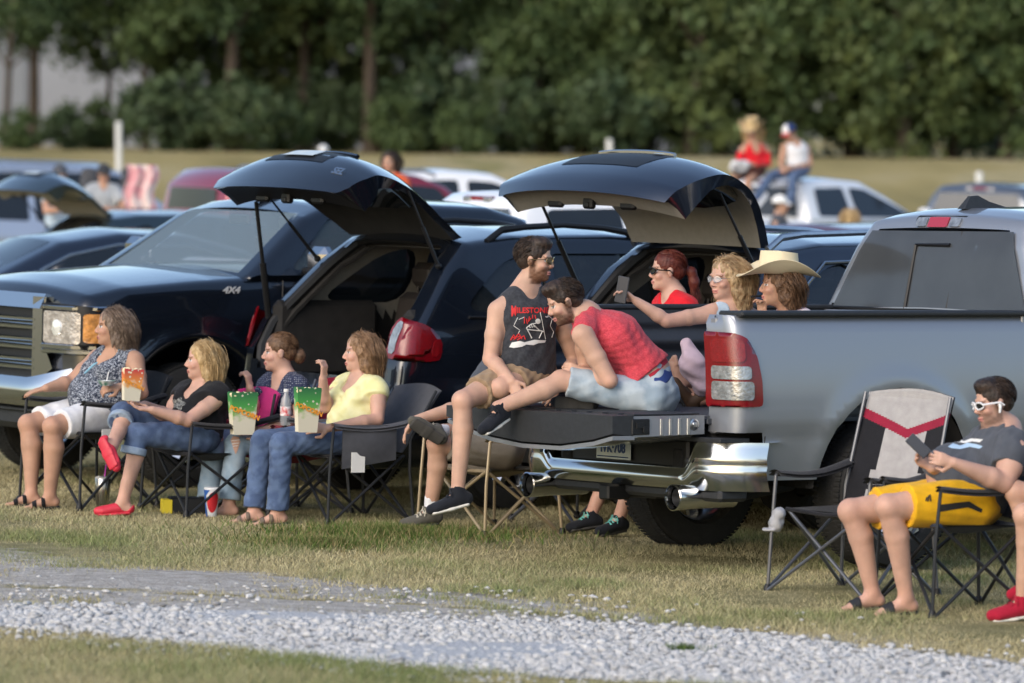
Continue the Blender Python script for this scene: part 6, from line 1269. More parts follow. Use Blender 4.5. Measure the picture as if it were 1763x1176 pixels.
P['m6'] = human('dark haired man in a red sleeveless shirt bending forward on the tailgate', 25.25, dict(head=(972, 521, .0), neck=(1014, 541, .04), chest=(1058, 580, .05), waist=(1116, 640, .06), sho_l=(1004, 577, -.17), sho_r=(1004, 560, .24), elb_l=(1050, 655, -.20), wri_l=(1005, 640, -.05), elb_r=(1010, 640, .25), wri_r=(978, 652, .08), hip_l=(1122, 686, -.08), hip_r=(1128, 680, .14), kne_l=(966, 655, -.12), ank_l=(858, 702, -.22), kne_r=(985, 660, .40), ank_r=(1008, 690, .03)),
    face=(-.88, -.22, -.36), up=(-.36, 0, .92), build=1.10, skin='fair', belly=.0, haircfg=dict(style='short', m=H_DARK, vol=1.7, n=800, seed=9), top=dict(kind='sleeveless', m=REDC, neck=.02, hem=-.07, name='sleeveless_shirt', wr=.0048, wf=50), bottom=dict(m=BDENIM, len=.92, name='denim_shorts', flare=.01, rise=.2), shoes=dict(kind='sneaker', m=SHBLK, sole=SOLED, l=dict(m=SHBLK, sole=SOLEW, lace=SHBLK)), toe_l=(-.55, -.68, -.35), toe_r=(-1, -.02, .02), beard=(.06, .032, .02, 1.0),
    hands=dict(l=dict(d=(-1, 0, .2), n=(0, -.9, .3), curl=.7, t=-1), r=dict(d=(-.8, -.2, .1), n=(0, .5, .7), curl=.6, t=1)), seed=6)
P['m7'] = human('person in khaki shorts and grey sneakers half hidden behind the open tailgate', 27.0, dict(head=(888, 550, .34), neck=(884, 594, .34), sho_l=(864, 614, .15), sho_r=(903, 610, .5), elb_l=(800, 700, .05), wri_l=(712, 724, -.12), elb_r=(905, 690, .5), wri_r=(868, 742, .3), hip_l=(864, 778, .14), hip_r=(856, 772, .38), kne_l=(752, 764, -.10), ank_l=(741, 878, 0), kne_r=(822, 738, .22), ank_r=(752, 742, -.14)),
    face=(-1, -.1, 0), build=1.12, skin='fair', haircfg=dict(style='short', m=H_BROWN, n=100), top=dict(kind='tee', m=GREYT, vox=.01), bottom=dict(m=GREYK, len=.86, flare=.02), shoes=dict(kind='sneaker', m=SHGRY, sole=SOLED, lace=LACEC, sock=WHITEC, sockh=.085), toe_l=(-.95, -.3, -.16), toe_r=(-.86, -.2, .52),
    hands=dict(l=dict(d=(-.55, -.1, -.85), n=(-.7, 0, .5), curl=.35, t=1), r=dict(d=(-1, 0, -.2), n=(0, 0, 1), curl=.5)), seed=7)
P['w8'] = human('woman with auburn ponytail and sunglasses in a red shirt standing behind the truck bed', 27.12, dict(head=(1149, 467, .30), neck=(1162, 509, .30), sho_l=(1186, 536, .16), sho_r=(1140, 530, .46), elb_l=(1192, 610, .16), wri_l=(1160, 670, .12), elb_r=(1130, 610, .5), wri_r=(1120, 670, .4), hip_l=(1146, 690, .2), hip_r=(1130, 688, .4), kne_l=(1100, 792, .04), kne_r=(1056, 790, .25), ank_l=(1066, 892, 0), ank_r=(1018, 886, .13)),
    face=(-1, -.16, .02), build=1.05, skin='pink', female=True, bust=.06, haircfg=dict(style='pony', m=H_RED, length=.24, vol=1.15, n=420, seed=10), top=dict(kind='tee', m=REDT, neck=.03), bottom=dict(m=BLACKC, len=1.2, name='trousers'), shoes=dict(kind='sneaker', m=SHBLK, sole=SOLED, lace=TEALL), toe_l=(-.75, -.6, -.12), toe_r=(-.85, -.45, -.12), seed=8)
P['w9'] = human('woman with wavy blonde hair and glasses in the truck bed holding out a phone', 26.1, dict(head=(1250, 480, 0), neck=(1264, 532, .02), sho_r=(1222, 541, -.06), sho_l=(1300, 552, .06), elb_r=(1148, 553, -.18), wri_r=(1096, 519, -.20), elb_l=(1310, 620, .1), wri_l=(1262, 660, .0), hip_r=(1252, 680, .0), hip_l=(1285, 684, .12), kne_r=(1238, 660, .28), ank_r=(1180, 655, .12), kne_l=(1262, 668, .42), ank_l=(1200, 680, .36)),
    face=(-.80, -.62, -.03), build=1.02, skin='pink', female=True, bust=.06, haircfg=dict(style='long', m=H_DBL, length=.28, curl=.6, vol=1.3, n=900, seed=11), top=dict(kind='tank', m=LBLUE, neck=.05, hem=.03, name='tank_top'), bottom=dict(m=cloth('blue_cotton', (.10, .19, .50)), len=.6), shoes=dict(kind='bare'), toe_l=(-.3, 0, 1), toe_r=(-.25, -.1, 1),
    hands=dict(r=dict(d=(-.75, -.1, .55), n=(.55, .3, .8), curl=.55, t=1)), seed=9)
P['w10'] = human('long haired woman in a cream cowboy hat and pink shirt in the truck bed', 26.0, dict(head=(1340, 491, -.03), neck=(1362, 537, .0), sho_l=(1388, 558, -.12), sho_r=(1340, 562, .18), elb_l=(1384, 630, -.08), wri_l=(1330, 665, -.1), elb_r=(1322, 604, .05), wri_r=(1311, 549, -.02), hip_l=(1375, 695, -.04), hip_r=(1366, 690, .18), kne_l=(1285, 672, .0), ank_l=(1200, 688, .0), kne_r=(1280, 668, .22), ank_r=(1205, 690, .2)),
    face=(-1, -.12, .0), build=1.0, skin='tan', female=True, bust=.05, haircfg=dict(style='long', m=H_BROWN, length=.24, curl=.6, vol=1.1, n=560, seed=12, back=(.25, 0, 0)), top=dict(kind='tee', m=PINKC, neck=.03), bottom=dict(m=KHAKI if False else GREYK, len=1.8, name='trousers'), shoes=dict(kind='boot', m=BROWNL, sole=SOLED), toe_l=(-.55, -.2, .85), toe_r=(-.55, .1, .85),
    hands=dict(r=dict(d=(.0, -.1, 1), n=(.6, .6, 0), curl=.85, t=-1)), seed=10)
P['m11'] = human('man in a grey t-shirt and yellow shorts looking down at his phone', 22.95, dict(head=(1711, 694, .15), neck=(1733, 745, .17), sho_l=(1746, 776, -.06), sho_r=(1702, 768, .38), elb_l=(1730, 832, -.14), wri_l=(1643, 797, -.26), elb_r=(1672, 826, .34), wri_r=(1604, 806, .02), hip_l=(1678, 866, .06), hip_r=(1662, 860, .32), kne_l=(1528, 872, -.12), kne_r=(1464, 880, .12), ank_l=(1560, 1027, -.02), ank_r=(1502, 1018, .16)),
    face=(-.93, -.32, -.16), up=(-.12, 0, 1), build=1.28, skin='pink', belly=.10, haircfg=dict(style='short', m=H_DARK, vol=1.35, n=700, seed=13), top=dict(kind='tee', m=GREYT, neck=.01, hem=.03, name='t_shirt', wr=.0055), bottom=dict(m=YSH, len=.78, flare=.022, name='sport_shorts'), shoes=dict(kind='slide', m=BLKR), toe_l=(-.97, -.22, -.12), toe_r=(-.97, -.22, -.12), beard=(.09, .055, .04, .75), legk=1.12,
    hands=dict(l=dict(d=(-1, -.1, .25), n=(.2, -.95, .0), curl=.75, t=-1), r=dict(d=(-.7, -.15, .5), n=(-.2, .7, -.4), curl=.75, t=-1)), seed=11)
P['p12'] = human('seated person with red sneakers cut off by the right edge', 22.6, dict(head=(1880, 690, .2), neck=(1888, 742, .2), sho_l=(1910, 770, 0), sho_r=(1860, 770, .4), elb_l=(1890, 850, -.1), wri_l=(1830, 860, -.2), elb_r=(1840, 850, .4), wri_r=(1800, 850, .2), hip_l=(1890, 880, .0), hip_r=(1880, 875, .25), kne_l=(1764, 886, -.10), kne_r=(1748, 846, .22), ank_l=(1762, 1032, 0), ank_r=(1786, 985, .25)),
    face=(-1, 0, 0), skin='fair', build=1.02, haircfg=dict(style='short', m=H_BROWN, n=100), top=dict(kind='tee', m=CHARC, vox=.01), bottom=dict(m=CHARC, len=.7), shoes=dict(kind='sneaker', m=SHRED, sole=SOLEW, lace=SHRED), toe_l=(-.96, -.25, -.14), toe_r=(-.8, -.3, -.3), seed=12)

# ---------------------------------------------------------------- people far behind
def far_person(label, px, py, Y, face, pose='stand', shirt=GREYT, pants=DENIM, hairc=None, female=False, skin='tan', build=1., J=None, top='tee', plen=1.9):
    h = at(px, py, Y) if J is None else None
    if J is None:
        f = V(face).normalized(); s = V(0, 0, 1).cross(f).normalized()   # the person's left
        q = lambda a, b, c: h + s * a + f * b + V(0, 0, c)
        J = dict(head=h, neck=q(0, -.02, -.15), sho_l=q(.19, -.02, -.23), sho_r=q(-.19, -.02, -.23), hip_l=q(.09, 0, -.70), hip_r=q(-.09, 0, -.70), kne_l=q(.11, .05, -1.10), kne_r=q(-.11, .05, -1.10), ank_l=q(.12, 0, -1.50), ank_r=q(-.12, 0, -1.50), elb_l=q(.25, .03, -.48), elb_r=q(-.25, .03, -.48), wri_l=q(.20, .22, -.60), wri_r=q(-.20, .22, -.60))
        if pose == 'rest': J.update(wri_l=q(.10, .34, -.42), wri_r=q(-.16, .34, -.42), elb_l=q(.30, .18, -.44), elb_r=q(-.30, .18, -.44))
        if pose == 'sit': J.update(kne_l=q(.12, .40, -.72), kne_r=q(-.12, .40, -.72), ank_l=q(.12, .42, -1.10), ank_r=q(-.12, .42, -1.10))
    return human(label, Y, J, face=face, up=(0, 0, 1), build=build, skin=skin, female=female, vox=.010, haircfg=hairc, top=dict(kind=top, m=shirt, vox=.012, neck=.03), bottom=dict(m=pants, len=plen, name='trousers' if plen > 1 else 'shorts'), shoes=dict(kind='sneaker', m=SHBLK, sole=SOLED), toe_l=tuple(V(face) * V(1, 1, 0)), toe_r=tuple(V(face) * V(1, 1, 0)))
sh = lambda m: dict(style='short', m=m, n=60)
P['g13'] = human('young woman in straw hat and red off shoulder top on the white truck roof', 64.6, dict(head=(1295, 226, 0), neck=(1297, 245, .02), sho_r=(1279, 257, -.04), sho_l=(1318, 257, .08), elb_r=(1272, 281, -.1), wri_r=(1281, 283, -.28), elb_l=(1322, 284, .0), wri_l=(1297, 284, -.25), hip_r=(1290, 292, .0), hip_l=(1308, 292, .06), kne_r=(1254, 311, -.35), ank_r=(1253, 352, -.38), kne_l=(1288, 313, -.40), ank_l=(1284, 354, -.42)), face=(-.35, -1, -.25), skin='tan', female=True, vox=.010, haircfg=dict(style='long', m=H_BLONDE, length=.36, curl=.3, vol=1., n=200), top=dict(kind='tube', m=REDT, vox=.01, neck=.09, name='off_shoulder_top'), bottom=dict(m=cloth('brown_cotton', (.12, .04, .03)), len=.6), shoes=dict(kind='boot', m=BROWNL, sole=SOLED), toe_l=(-.4, -1, -.2), toe_r=(-.4, -1, -.2))
P['b14'] = human('youth in a flag cap and white tank top sitting on the white truck roof', 64.7, dict(head=(1360, 230, 0), neck=(1369, 246, .05), sho_r=(1350, 254, -.02), sho_l=(1389, 256, .12), elb_r=(1345, 281, -.08), wri_r=(1348, 290, -.26), elb_l=(1395, 283, .05), wri_l=(1364, 289, -.22), hip_r=(1366, 292, .0), hip_l=(1384, 292, .1), kne_r=(1327, 303, -.30), ank_r=(1298, 346, -.40), kne_l=(1366, 305, -.38), ank_l=(1361, 352, -.42)), face=(-.7, -.7, -.45), up=(-.3, -.1, 1), skin='tan', vox=.010, build=.95, haircfg=sh(H_DARK), top=dict(kind='tank', m=WHITEC, vox=.01, name='tank_top'), bottom=dict(m=DENIM, len=1.95, name='jeans'), shoes=dict(kind='sneaker', m=SHBLK, sole=SOLED), toe_l=(-.5, -1, -.2), toe_r=(-.7, -.7, -.2))
P['m16'] = far_person('man in a white cap standing before the white truck cab', 1344, 354, 62, (1, -.25, 0), shirt=GREYT, hairc=sh(H_DARK), build=1.15)
P['c17'] = far_person('blonde child seen from behind under the white truck window', 1465, 377, 55, (.3, 1, 0), shirt=PINKC, hairc=dict(style='long', m=H_BLONDE, n=150, length=.2), female=True, build=.85)
P['m18'] = far_person('man in a dark cap and grey shirt resting his arms on the blue grey pickup', 179, 300, 61.2, (.1, -1, -.1), 'rest', shirt=cloth('light_grey_cotton', (.36, .38, .40)), hairc=sh(H_DARK), build=1.2)
P['m19'] = far_person('man in a grey cap at the far left beside the raised dark tailgate', 104, 302, 58, (.6, -.8, 0), 'rest', shirt=LBLUE, hairc=sh(H_GREYB), build=1.1)
P['w20'] = far_person('dark haired woman in an orange shirt above the far white pickup', 671, 279, 52, (-.4, -1, 0), 'sit', shirt=cloth('orange_cotton', (.62, .11, .045)), hairc=dict(style='long', m=H_DARK, n=150, length=.2), female=True)
P['m21'] = far_person('distant person in a white cap just above the first raised tailgate', 556, 263, 84, (-.2, -1, 0), shirt=WHITEC, hairc=sh(H_GREYB))
# ================================================================ folding chairs
TUBEB = mat('chair_tube_black', (.03, .032, .036), .4, .4); TUBET = mat('chair_tube_tan', (.34, .27, .17), .4, .3); TUBEG = mat('chair_tube_grey', (.12, .125, .14), .35, .5)
CANB = cloth('canvas_black', (.014, .014, .017)); CANG = cloth('canvas_grey', (.075, .078, .09)); CANT = cloth('canvas_tan', (.25, .20, .13)); CANP = cloth('canvas_pink', (.50, .02, .17)); CANR = cloth('canvas_red', (.28, .01, .03)); CANN = cloth('canvas_navy', (.02, .035, .07)); CANL = cloth('canvas_light_grey', (.36, .345, .34)); CANM = cloth('canvas_maroon', (.26, .015, .04)); PAPER = mat('paper_white', (.78, .78, .76), .8, noise=.05)
def camp_chair(label, c, face, tube, can, trim=None, seat_h=.42, back_h=.80, w=.52, dpt=.46, arms=True, tagl=False, cup=False, lean=.14, back='plain', side_panel=None, armm=None, group='folding camp chairs'):
    """quad folding chair; c = ground point under the seat, face = heading"""
    f = V(face[0], face[1], 0).normalized(); T = empty('camp_chair', label, 'folding chair', (c[0], c[1], 0), (0, 0, math.atan2(f.y, f.x)), group)
    trim = trim or can; hw, hd = w / 2, dpt / 2; sh = seat_h; e = .06
    FT = {(sx, sy): V(sx * (hd + e), sy * (hw + e), .012) for sx in (-1, 1) for sy in (-1, 1)}; TP = {(sx, sy): V(sx * hd, sy * hw, sh) for sx in (-1, 1) for sy in (-1, 1)}
    r = .0095
    def leg(a, b, off=(0, 0, 0)): g = MB(); g.tube([a + V(off), a.lerp(b, .5) + V(off), b + V(off)], r, 8); g.build('leg', tube, T)
    for sy in (-1, 1): leg(FT[(1, sy)], TP[(-1, sy)], (0, sy * .012, 0)); leg(FT[(-1, sy)], TP[(1, sy)], (0, -sy * .012, 0))
    for sx in (-1, 1): leg(FT[(sx, -1)], TP[(sx, 1)], (sx * .012, 0, 0)); leg(FT[(sx, 1)], TP[(sx, -1)], (-sx * .012, 0, 0))
    for k, p in FT.items(): g = MB(); g.lathe([(0, 0), (.022, 0), (.024, .012), (.018, .04), (.013, .05)], p - V(0, 0, .012), seg=10); g.build('foot_cap', BLACKT, T)
    for sy in (-1, 1):
        top = V(-hd - e * .2 - lean, sy * (hw + .02), back_h); g = MB(); g.tube([FT[(-1, sy)], V(-hd - e * .6, sy * (hw + e * .6), sh * .8), V(-hd - .04, sy * (hw + .03), sh + .1), top], r, 8); g.build('back_post', tube, T)
        if arms:
            g = MB(); ah = sh + .19; g.tube([FT[(1, sy)] + V(0, 0, .0), V(hd + .05, sy * (hw + .05), sh * .8), V(hd + .03, sy * (hw + .05), ah - .02), V(hd + .01, sy * (hw + .05), ah)], r, 8); g.build('arm_post', tube, T)
            g = MB(); g.grid(lambda a, b: V(hd + .04 + (-2 * hd - .14) * a, sy * (hw + .05) + (b - .5) * .085, ah + .012 - .035 * math.sin(math.pi * a) - .015 * (2 * b - 1) ** 2 + .04 * a), 12, 4); g.grid(lambda a, b: V(hd + .04 + (-2 * hd - .14) * a, sy * (hw + .05) + (b - .5) * .085, ah + .0 - .035 * math.sin(math.pi * a) - .02 * (2 * b - 1) ** 2 + .04 * a), 12, 4, True); g.build('armrest', armm or (trim if back != 'tall' else CANB), T)
            if side_panel and sy == side_panel[0]: g = MB(); g.grid(lambda a, b: V(hd - .02 - .36 * a, sy * (hw + .075 + .02 * math.sin(math.pi * a) * math.sin(math.pi * b)), ah - .26 * b * (1 - .2 * a)), 10, 8); g.grid(lambda a, b: V(hd - .02 - .36 * a, sy * (hw + .065 + .0 * a), ah - .26 * b * (1 - .2 * a)), 10, 8, True); g.build('side_pocket', side_panel[1], T)
    S = MB(); sag = lambda a, b: .055 * math.sin(math.pi * a) * math.sin(math.pi * b)
    S.grid(lambda a, b: V(-hd + dpt * a, -hw + w * b, sh - sag(a, b) + .004), 12, 12); S.grid(lambda a, b: V(-hd + dpt * a, -hw + w * b, sh - sag(a, b) - .004), 12, 12, True); S.tube([V(hd, -hw, sh), V(hd + .005, 0, sh - .012), V(hd, hw, sh)], .011, 6); S.build('seat', can, T)
    def bk(a, b, off=0.): z = sh + .02 + (back_h - sh - .02) * a; x = -hd - .04 - lean * (z - sh - .1) / (back_h - sh - .1) - .035 * math.sin(math.pi * b) + off; return V(x, (-hw - .02) + (w + .04) * b, z + (.03 * math.sin(math.pi * b) if a > .97 else 0))
    if back != 'tall':
        B = MB(); B.grid(bk, 14, 12); B.grid(lambda a, b: bk(a, b, -.01), 14, 12, True); B.build('backrest', trim, T)
    else:
        pat = [((0, 1), (0, .17), CANB), ((0, 1), (.83, 1), CANB)]
        B = MB(); cell = 90
        for i in range(cell):
            for j in range(cell):
                a, b = (i + .5) / cell, (j + .5) / cell; v = .60 + abs(b - .5) * .34; m_ = 0
                if a > v + .085: m_ = 0
                elif a > v: m_ = 2
                elif abs(b - .5) > .30 - (.06 * (a > .3)): m_ = 1
                if a < .17 and .12 < a: m_ = 1
                q = [bk(i / cell, j / cell), bk((i + 1) / cell, j / cell), bk((i + 1) / cell, (j + 1) / cell), bk(i / cell, (j + 1) / cell)]; B.cur = m_; B.add(q, [(0, 1, 2, 3)]); 
        B.cur = 1; B.grid(lambda a, b: bk(a, b, -.012), 14, 12, True); B.build('backrest', [CANL, CANB, CANM], T, ang=None)
    if tagl: g = MB(); g.box((hd - .12, tagl * (hw + .085), sh - .03), (.09, .004, .12)); g.build('care_tag', PAPER, T)
    if cup: g = MB(); g.lathe([(.045, .0), (.048, -.09), (0, -.09)], V(hd - .02, cup * (hw + .05), sh + .19), seg=14); g.build('cup_holder', BLACKT, T)
    return T
def chair_for(p, label, tube, can, shift=0., **k):
    A = P[p]['A']; pel = P[p]['pel']; kn = (A['kne_l'] + A['kne_r']) / 2; f = (kn - pel); f.z = 0; f.normalize()
    k.setdefault('seat_h', max(.30, pel.z - .10)); return camp_chair(label, (pel.x + f.x * (.06 + shift), pel.y + f.y * (.06 + shift)), f, tube, can, **k)
chair_for('w1', 'black camp chair under the curly haired woman in white shorts', TUBEB, CANB, tagl=1)
chair_for('w2', 'black camp chair with bright pink trim under the blonde woman', TUBEB, CANB, trim=CANP, w=.47, back_h=.74, lean=.08, shift=-.13, armm=CANB)
chair_for('w3', 'camp chair with dark red arm under the woman with the low ponytail', TUBEG, CANR, trim=CANR, cup=1)
chair_for('w4', 'black camp chair with grey side pocket and white tag under the woman in yellow', TUBEB, CANB, trim=CANG, tagl=1, side_panel=(1, CANG), lean=.2)
chair_for('m7', 'tan tubed camp chair under the person in khaki shorts', TUBET, CANT)
chair_for('m11', 'navy camp chair with black frame under the man in yellow shorts', TUBEB, CANN, trim=CANB, w=.56)
chair_for('p12', 'camp chair at the right edge under the person with red sneakers', TUBEB, CANB, arms=False)
camp_chair('empty camp chair with light grey back and maroon stripe before the rear wheel', (1.79, 23.9), (-.68, -.73), TUBEG, CANB, trim=CANB, back='tall', back_h=1.03, w=.52, dpt=.48, seat_h=.44, lean=.16)
camp_chair('grey tubed empty camp stool frame between the tan chair and the truck wheel', (gr(992, 905).x, gr(992, 905).y + .12), (-.75, -.66), TUBEG, CANB, arms=False, seat_h=.40, back_h=.55, w=.46, dpt=.42)

# ================================================================ things held, worn and standing about
def Mframe(x, y, z): return Matrix((x, y, z)).transposed()
def bag(label, px, py0, py1, Y, wpx, cols, tilt=0., group='popcorn bags'):
    """upright paper popcorn bag: py0 top, py1 bottom"""
    b = at(px, py1, Y); t = at(px + tilt, py0, Y); h = (t - b).length; w = wpx * Y / F; T = empty('popcorn_bag', label, 'popcorn bag', b, (0, math.atan2(t.x - b.x, t.z - b.z), .35), group)
    m = bpy.data.materials.new('printed_paper'); m.use_nodes = True; n = m.node_tree.nodes; l = m.node_tree.links; I = n['Principled BSDF'].inputs; I['Roughness'].default_value = .6
    tc = n.new('ShaderNodeTexCoord'); sx = n.new('ShaderNodeSeparateXYZ'); l.new(tc.outputs['Generated'], sx.inputs[0]); r = n.new('ShaderNodeValToRGB'); e = r.color_ramp.elements; e[0].position, e[0].color = 0, (*cols[0], 1); e[1].position, e[1].color = 1, (*cols[-1], 1)
    for i, c in enumerate(cols[1:-1]): q = e.new((i + 1) / (len(cols) - 1)); q.color = (*c, 1)
    l.new(sx.outputs[2], r.inputs[0]); v = n.new('ShaderNodeTexNoise'); v.inputs['Scale'].default_value = 22; v.inputs['Detail'].default_value = 3; l.new(tc.outputs['Object'], v.inputs[0])
    mr = n.new('ShaderNodeMapRange'); mr.inputs[1].default_value = 1.10; mr.inputs[2].default_value = .85; s_ = n.new('ShaderNodeMath'); s_.operation = 'ADD'; l.new(v.outputs[0], s_.inputs[0]); l.new(sx.outputs[2], s_.inputs[1]); l.new(s_.outputs[0], mr.inputs[0])
    v2 = n.new('ShaderNodeTexVoronoi'); v2.inputs['Scale'].default_value = 34; l.new(tc.outputs['Object'], v2.inputs[0]); m3 = n.new('ShaderNodeMath'); m3.operation = 'LESS_THAN'; m3.inputs[1].default_value = .22; l.new(v2.outputs['Distance'], m3.inputs[0])
    mx2 = n.new('ShaderNodeMath'); mx2.operation = 'MAXIMUM'; l.new(mr.outputs[0], mx2.inputs[0]); l.new(m3.outputs[0], mx2.inputs[1]); x = n.new('ShaderNodeMix'); x.data_type = 'RGBA'; x.inputs[7].default_value = (.62, .58, .46, 1); l.new(mx2.outputs[0], x.inputs[0]); l.new(r.outputs[0], x.inputs[6]); l.new(x.outputs[2], I['Base Color'])
    g = MB(); d = w * .55; lv = [(0, .80), (.5, .92), (1., 1.04)]; N = 32
    def per(u):
        u = u % 1; k = u * 4; i = int(k); f = k - i; q = [(-1, -1), (1, -1), (1, 1), (-1, 1)]; a, b_ = q[i], q[(i + 1) % 4]; return (a[0] + (b_[0] - a[0]) * f, a[1] + (b_[1] - a[1]) * f)
    def pt(u, hh, sc, ins=0): x_, y_ = per(u); gus = .25 * (1 - abs(y_)) * (abs(x_) > .99); return V((x_ * (1 - gus)) * (w / 2 * sc - ins), y_ * (d / 2 * sc - ins), hh)
    top = lambda u: h * (1 + .02 * (int(u * N) % 2))
    for (ins, fl) in ((0, False), (.003, True)):
        k = len(g.v); g.v += [pt(u / N, (top(u / N) if a == 1. else h * a), s, ins) for a, s in lv for u in range(N)]; 
        for i in range(2):
            for j in range(N): q = (k + i * N + j, k + i * N + (j + 1) % N, k + (i + 1) * N + (j + 1) % N, k + (i + 1) * N + j); g.f.append(q[::-1] if fl else q); g.mi.append(0)
    g.f.append(tuple(range(N))[::-1]); g.mi.append(0); g.build('paper_bag', m, T, ang=30)
    g = MB(); rr = random.Random(int(px))
    for i in range(26): a, b_ = rr.uniform(-.42, .42) * w, rr.uniform(-.4, .4) * d; g.lathe([(0, -.012), (.011, -.006), (.013, .003), (.008, .011), (0, .013)], (a, b_, h * .93 + rr.uniform(-.01, .012)), seg=6)
    tag(g.build('popcorn', mat('popcorn', (.75, .66, .42), .8, noise=.2, nscale=60), T), kind='stuff')
    M = Matrix.Translation((0, -d / 2 * .93 - .004, h * .52)) @ Matrix.Rotation(R_(20), 4, 'Y') @ Matrix(((1, 0, 0), (0, 0, -1), (0, 1, 0))).to_4x4(); text_on('lettering', 'POPCORN', w * .26, M, mat('orange_print', (.80, .32, .03), .6), T)
    return T
GRN = [(.55, .50, .40), (.30, .45, .12), (.06, .30, .06), (.02, .13, .05)]
bag('red and orange popcorn bag held by the blonde woman', 225, 636, 690, 27.68, 34, [(.6, .55, .45), (.72, .40, .10), (.66, .22, .05), (.50, .03, .05)], 4)
bag('green popcorn bag held by the woman with the low ponytail', 417, 676, 748, 27.86, 46, GRN, 1)
bag('green popcorn bag held by the woman in the yellow top', 527, 668, 744, 27.30, 42, GRN, 3)
def stand(px, py): p = gr(px, py); return p
b = stand(176, 876); T = empty('tumbler', 'steel tumbler with purple straw standing on the grass', 'tumbler', b); g = MB(); g.lathe([(0, 0), (.036, 0), (.038, .01), (.044, .10), (.049, .185), (.046, .19)], seg=24); g.build('cup', mat('brushed_steel', (.55, .54, .52), .22, 1., noise=.1), T)
g = MB(); g.lathe([(0, .198), (.035, .2), (.048, .195), (.05, .186)], seg=24); g.build('lid', mat('clear_lid', (.5, .5, .5), .1, alpha=.7), T); g = MB(); g.tube([(.01, 0, .19), (.018, 0, .27)], .004, 6); g.build('straw', mat('purple_straw', (.40, .03, .35), .4), T)
b = stand(364, 890); T = empty('paper_cup', 'red white and blue paper cup on the grass before the ripped jeans', 'paper cup', b); CW = mat('cup_white', (.75, .75, .76), .5); g = MB(); g.lathe([(0, .002), (.031, 0), (.047, .165), (.049, .17), (.046, .171)], seg=28); g.build('cup', CW, T)
cyl = lambda a, z, off=0.: ((.031 + .016 * z / .165 + .0015 + off) * math.sin(a), -(.031 + .016 * z / .165 + .0015 + off) * math.cos(a), z)
sheet(smoothpoly([(-.6, .05), (.2, .02), (1.0, .06), (1.15, .12), (.7, .155), (-.1, .15), (-.75, .10)], 2), cyl, step=.05, name='red_print', m=mat('print_red', (.62, .02, .03), .5), parent=T); sheet([(-1.6, .002), (-.7, .002), (-.9, .08), (-.8, .13), (-.2, .164), (-1.6, .164)], lambda a, z: cyl(a, z, .0006), step=.05, name='blue_print', m=mat('print_blue', (.03, .12, .42), .5), parent=T)
g = MB(); g.lathe([(0, .176), (.046, .178), (.05, .172), (.05, .168)], seg=24); g.build('lid', CW, T)
b = stand(318, 884); T = empty('box', 'small black box with yellow end on the grass', 'box', b, (0, 0, .2)); g = MB(); g.box((.02, 0, .05), (.24, .14, .10), bev=.008); g.build('case', BLACKT, T); g = MB(); g.box((-.115, -.02, .045), (.06, .12, .085), bev=.004); g.build('yellow_end', mat('yellow_card', (.78, .60, .03), .6), T)
p = at(492, 704, 27.95); T = empty('water_bottle', 'clear plastic water bottle with red label between the two popcorn bags', 'bottle', p - V(0, 0, .1)); g = MB(); g.lathe([(0, 0), (.03, .002), (.033, .02), (.033, .13), (.028, .16), (.014, .19), (.013, .205)], seg=20); g.build('bottle_body', mat('clear_plastic', (.75, .8, .85), .08, trans=.7, spec=.6), T)
g = MB(); g.lathe([(.0338, .06), (.0338, .115)], seg=20); g.build('label', mat('red_label', (.60, .05, .06), .5, col2=(.8, .78, .78), nscale=30), T); g = MB(); g.lathe([(0, .222), (.015, .22), (.015, .203)], seg=12); g.build('bottle_cap', PAPER, T)
def phone(label, c, M3, w=.072, h=.148, col=(.02, .02, .025)):
    T = empty('phone', label, 'phone', c); T.rotation_euler = M3.to_euler(); g = MB(); g.box((0, 0, 0), (w, .009, h), bev=.004); g.build('case', mat('phone_case', col, .4), T); g = MB(); g.box((0, .0052, 0), (w * .92, .0012, h * .95), bev=.0005); g.build('screen', mat('phone_screen', (.015, .02, .03), .06), T); return T
c = at(1581, 768, 22.86); phone('phone in both hands of the man in yellow shorts', c, Matrix.Rotation(R_(28), 3, 'Z') @ Matrix.Rotation(R_(-42), 3, 'Y') @ Matrix.Rotation(R_(-25), 3, 'X'), .062, .128, (.06, .06, .065))
c = at(1071, 499, 25.86); phone('phone held out by the wavy blonde woman', c, Matrix.Rotation(R_(-28), 3, 'Z') @ Matrix.Rotation(R_(9), 3, 'Y'), .070, .150, (.05, .07, .10))
w_ = P['w10']; a, b2 = at(1292, 511, 25.97), at(1320, 508, 25.97); T = empty('vape_pen', 'dark vape pen held to the mouth of the woman in the cowboy hat', 'vape pen', a); g = MB(); g.tube([V(0, 0, 0), (b2 - a) * .8, (b2 - a)], [.010, .010, .006], 8, flat=.6); g.build('barrel', BLACKT, T); g = MB(); g.tube([(b2 - a), (b2 - a) * 1.08], .005, 6); g.build('mouthpiece', SATIN, T)
w1 = P['w1']; c = at(183, 664, 27.98); T = empty('snack_tray', 'small paper tray with a white fork held by the curly haired woman', 'snack tray', c, (0, 0, .3)); g = MB(); g.lathe([(0, 0), (.035, 0), (.055, .03), (.053, .031), (.034, .004), (0, .004)], seg=16); g.build('tray', mat('tray_green', (.06, .18, .13), .6, col2=(.6, .6, .58), nscale=25), T); g = MB(); g.lathe([(0, .035), (.04, .02)], seg=12); g.tube([(0, 0, .02), (.012, .0, .085)], .004, 5); g.build('fork', PAPER, T)
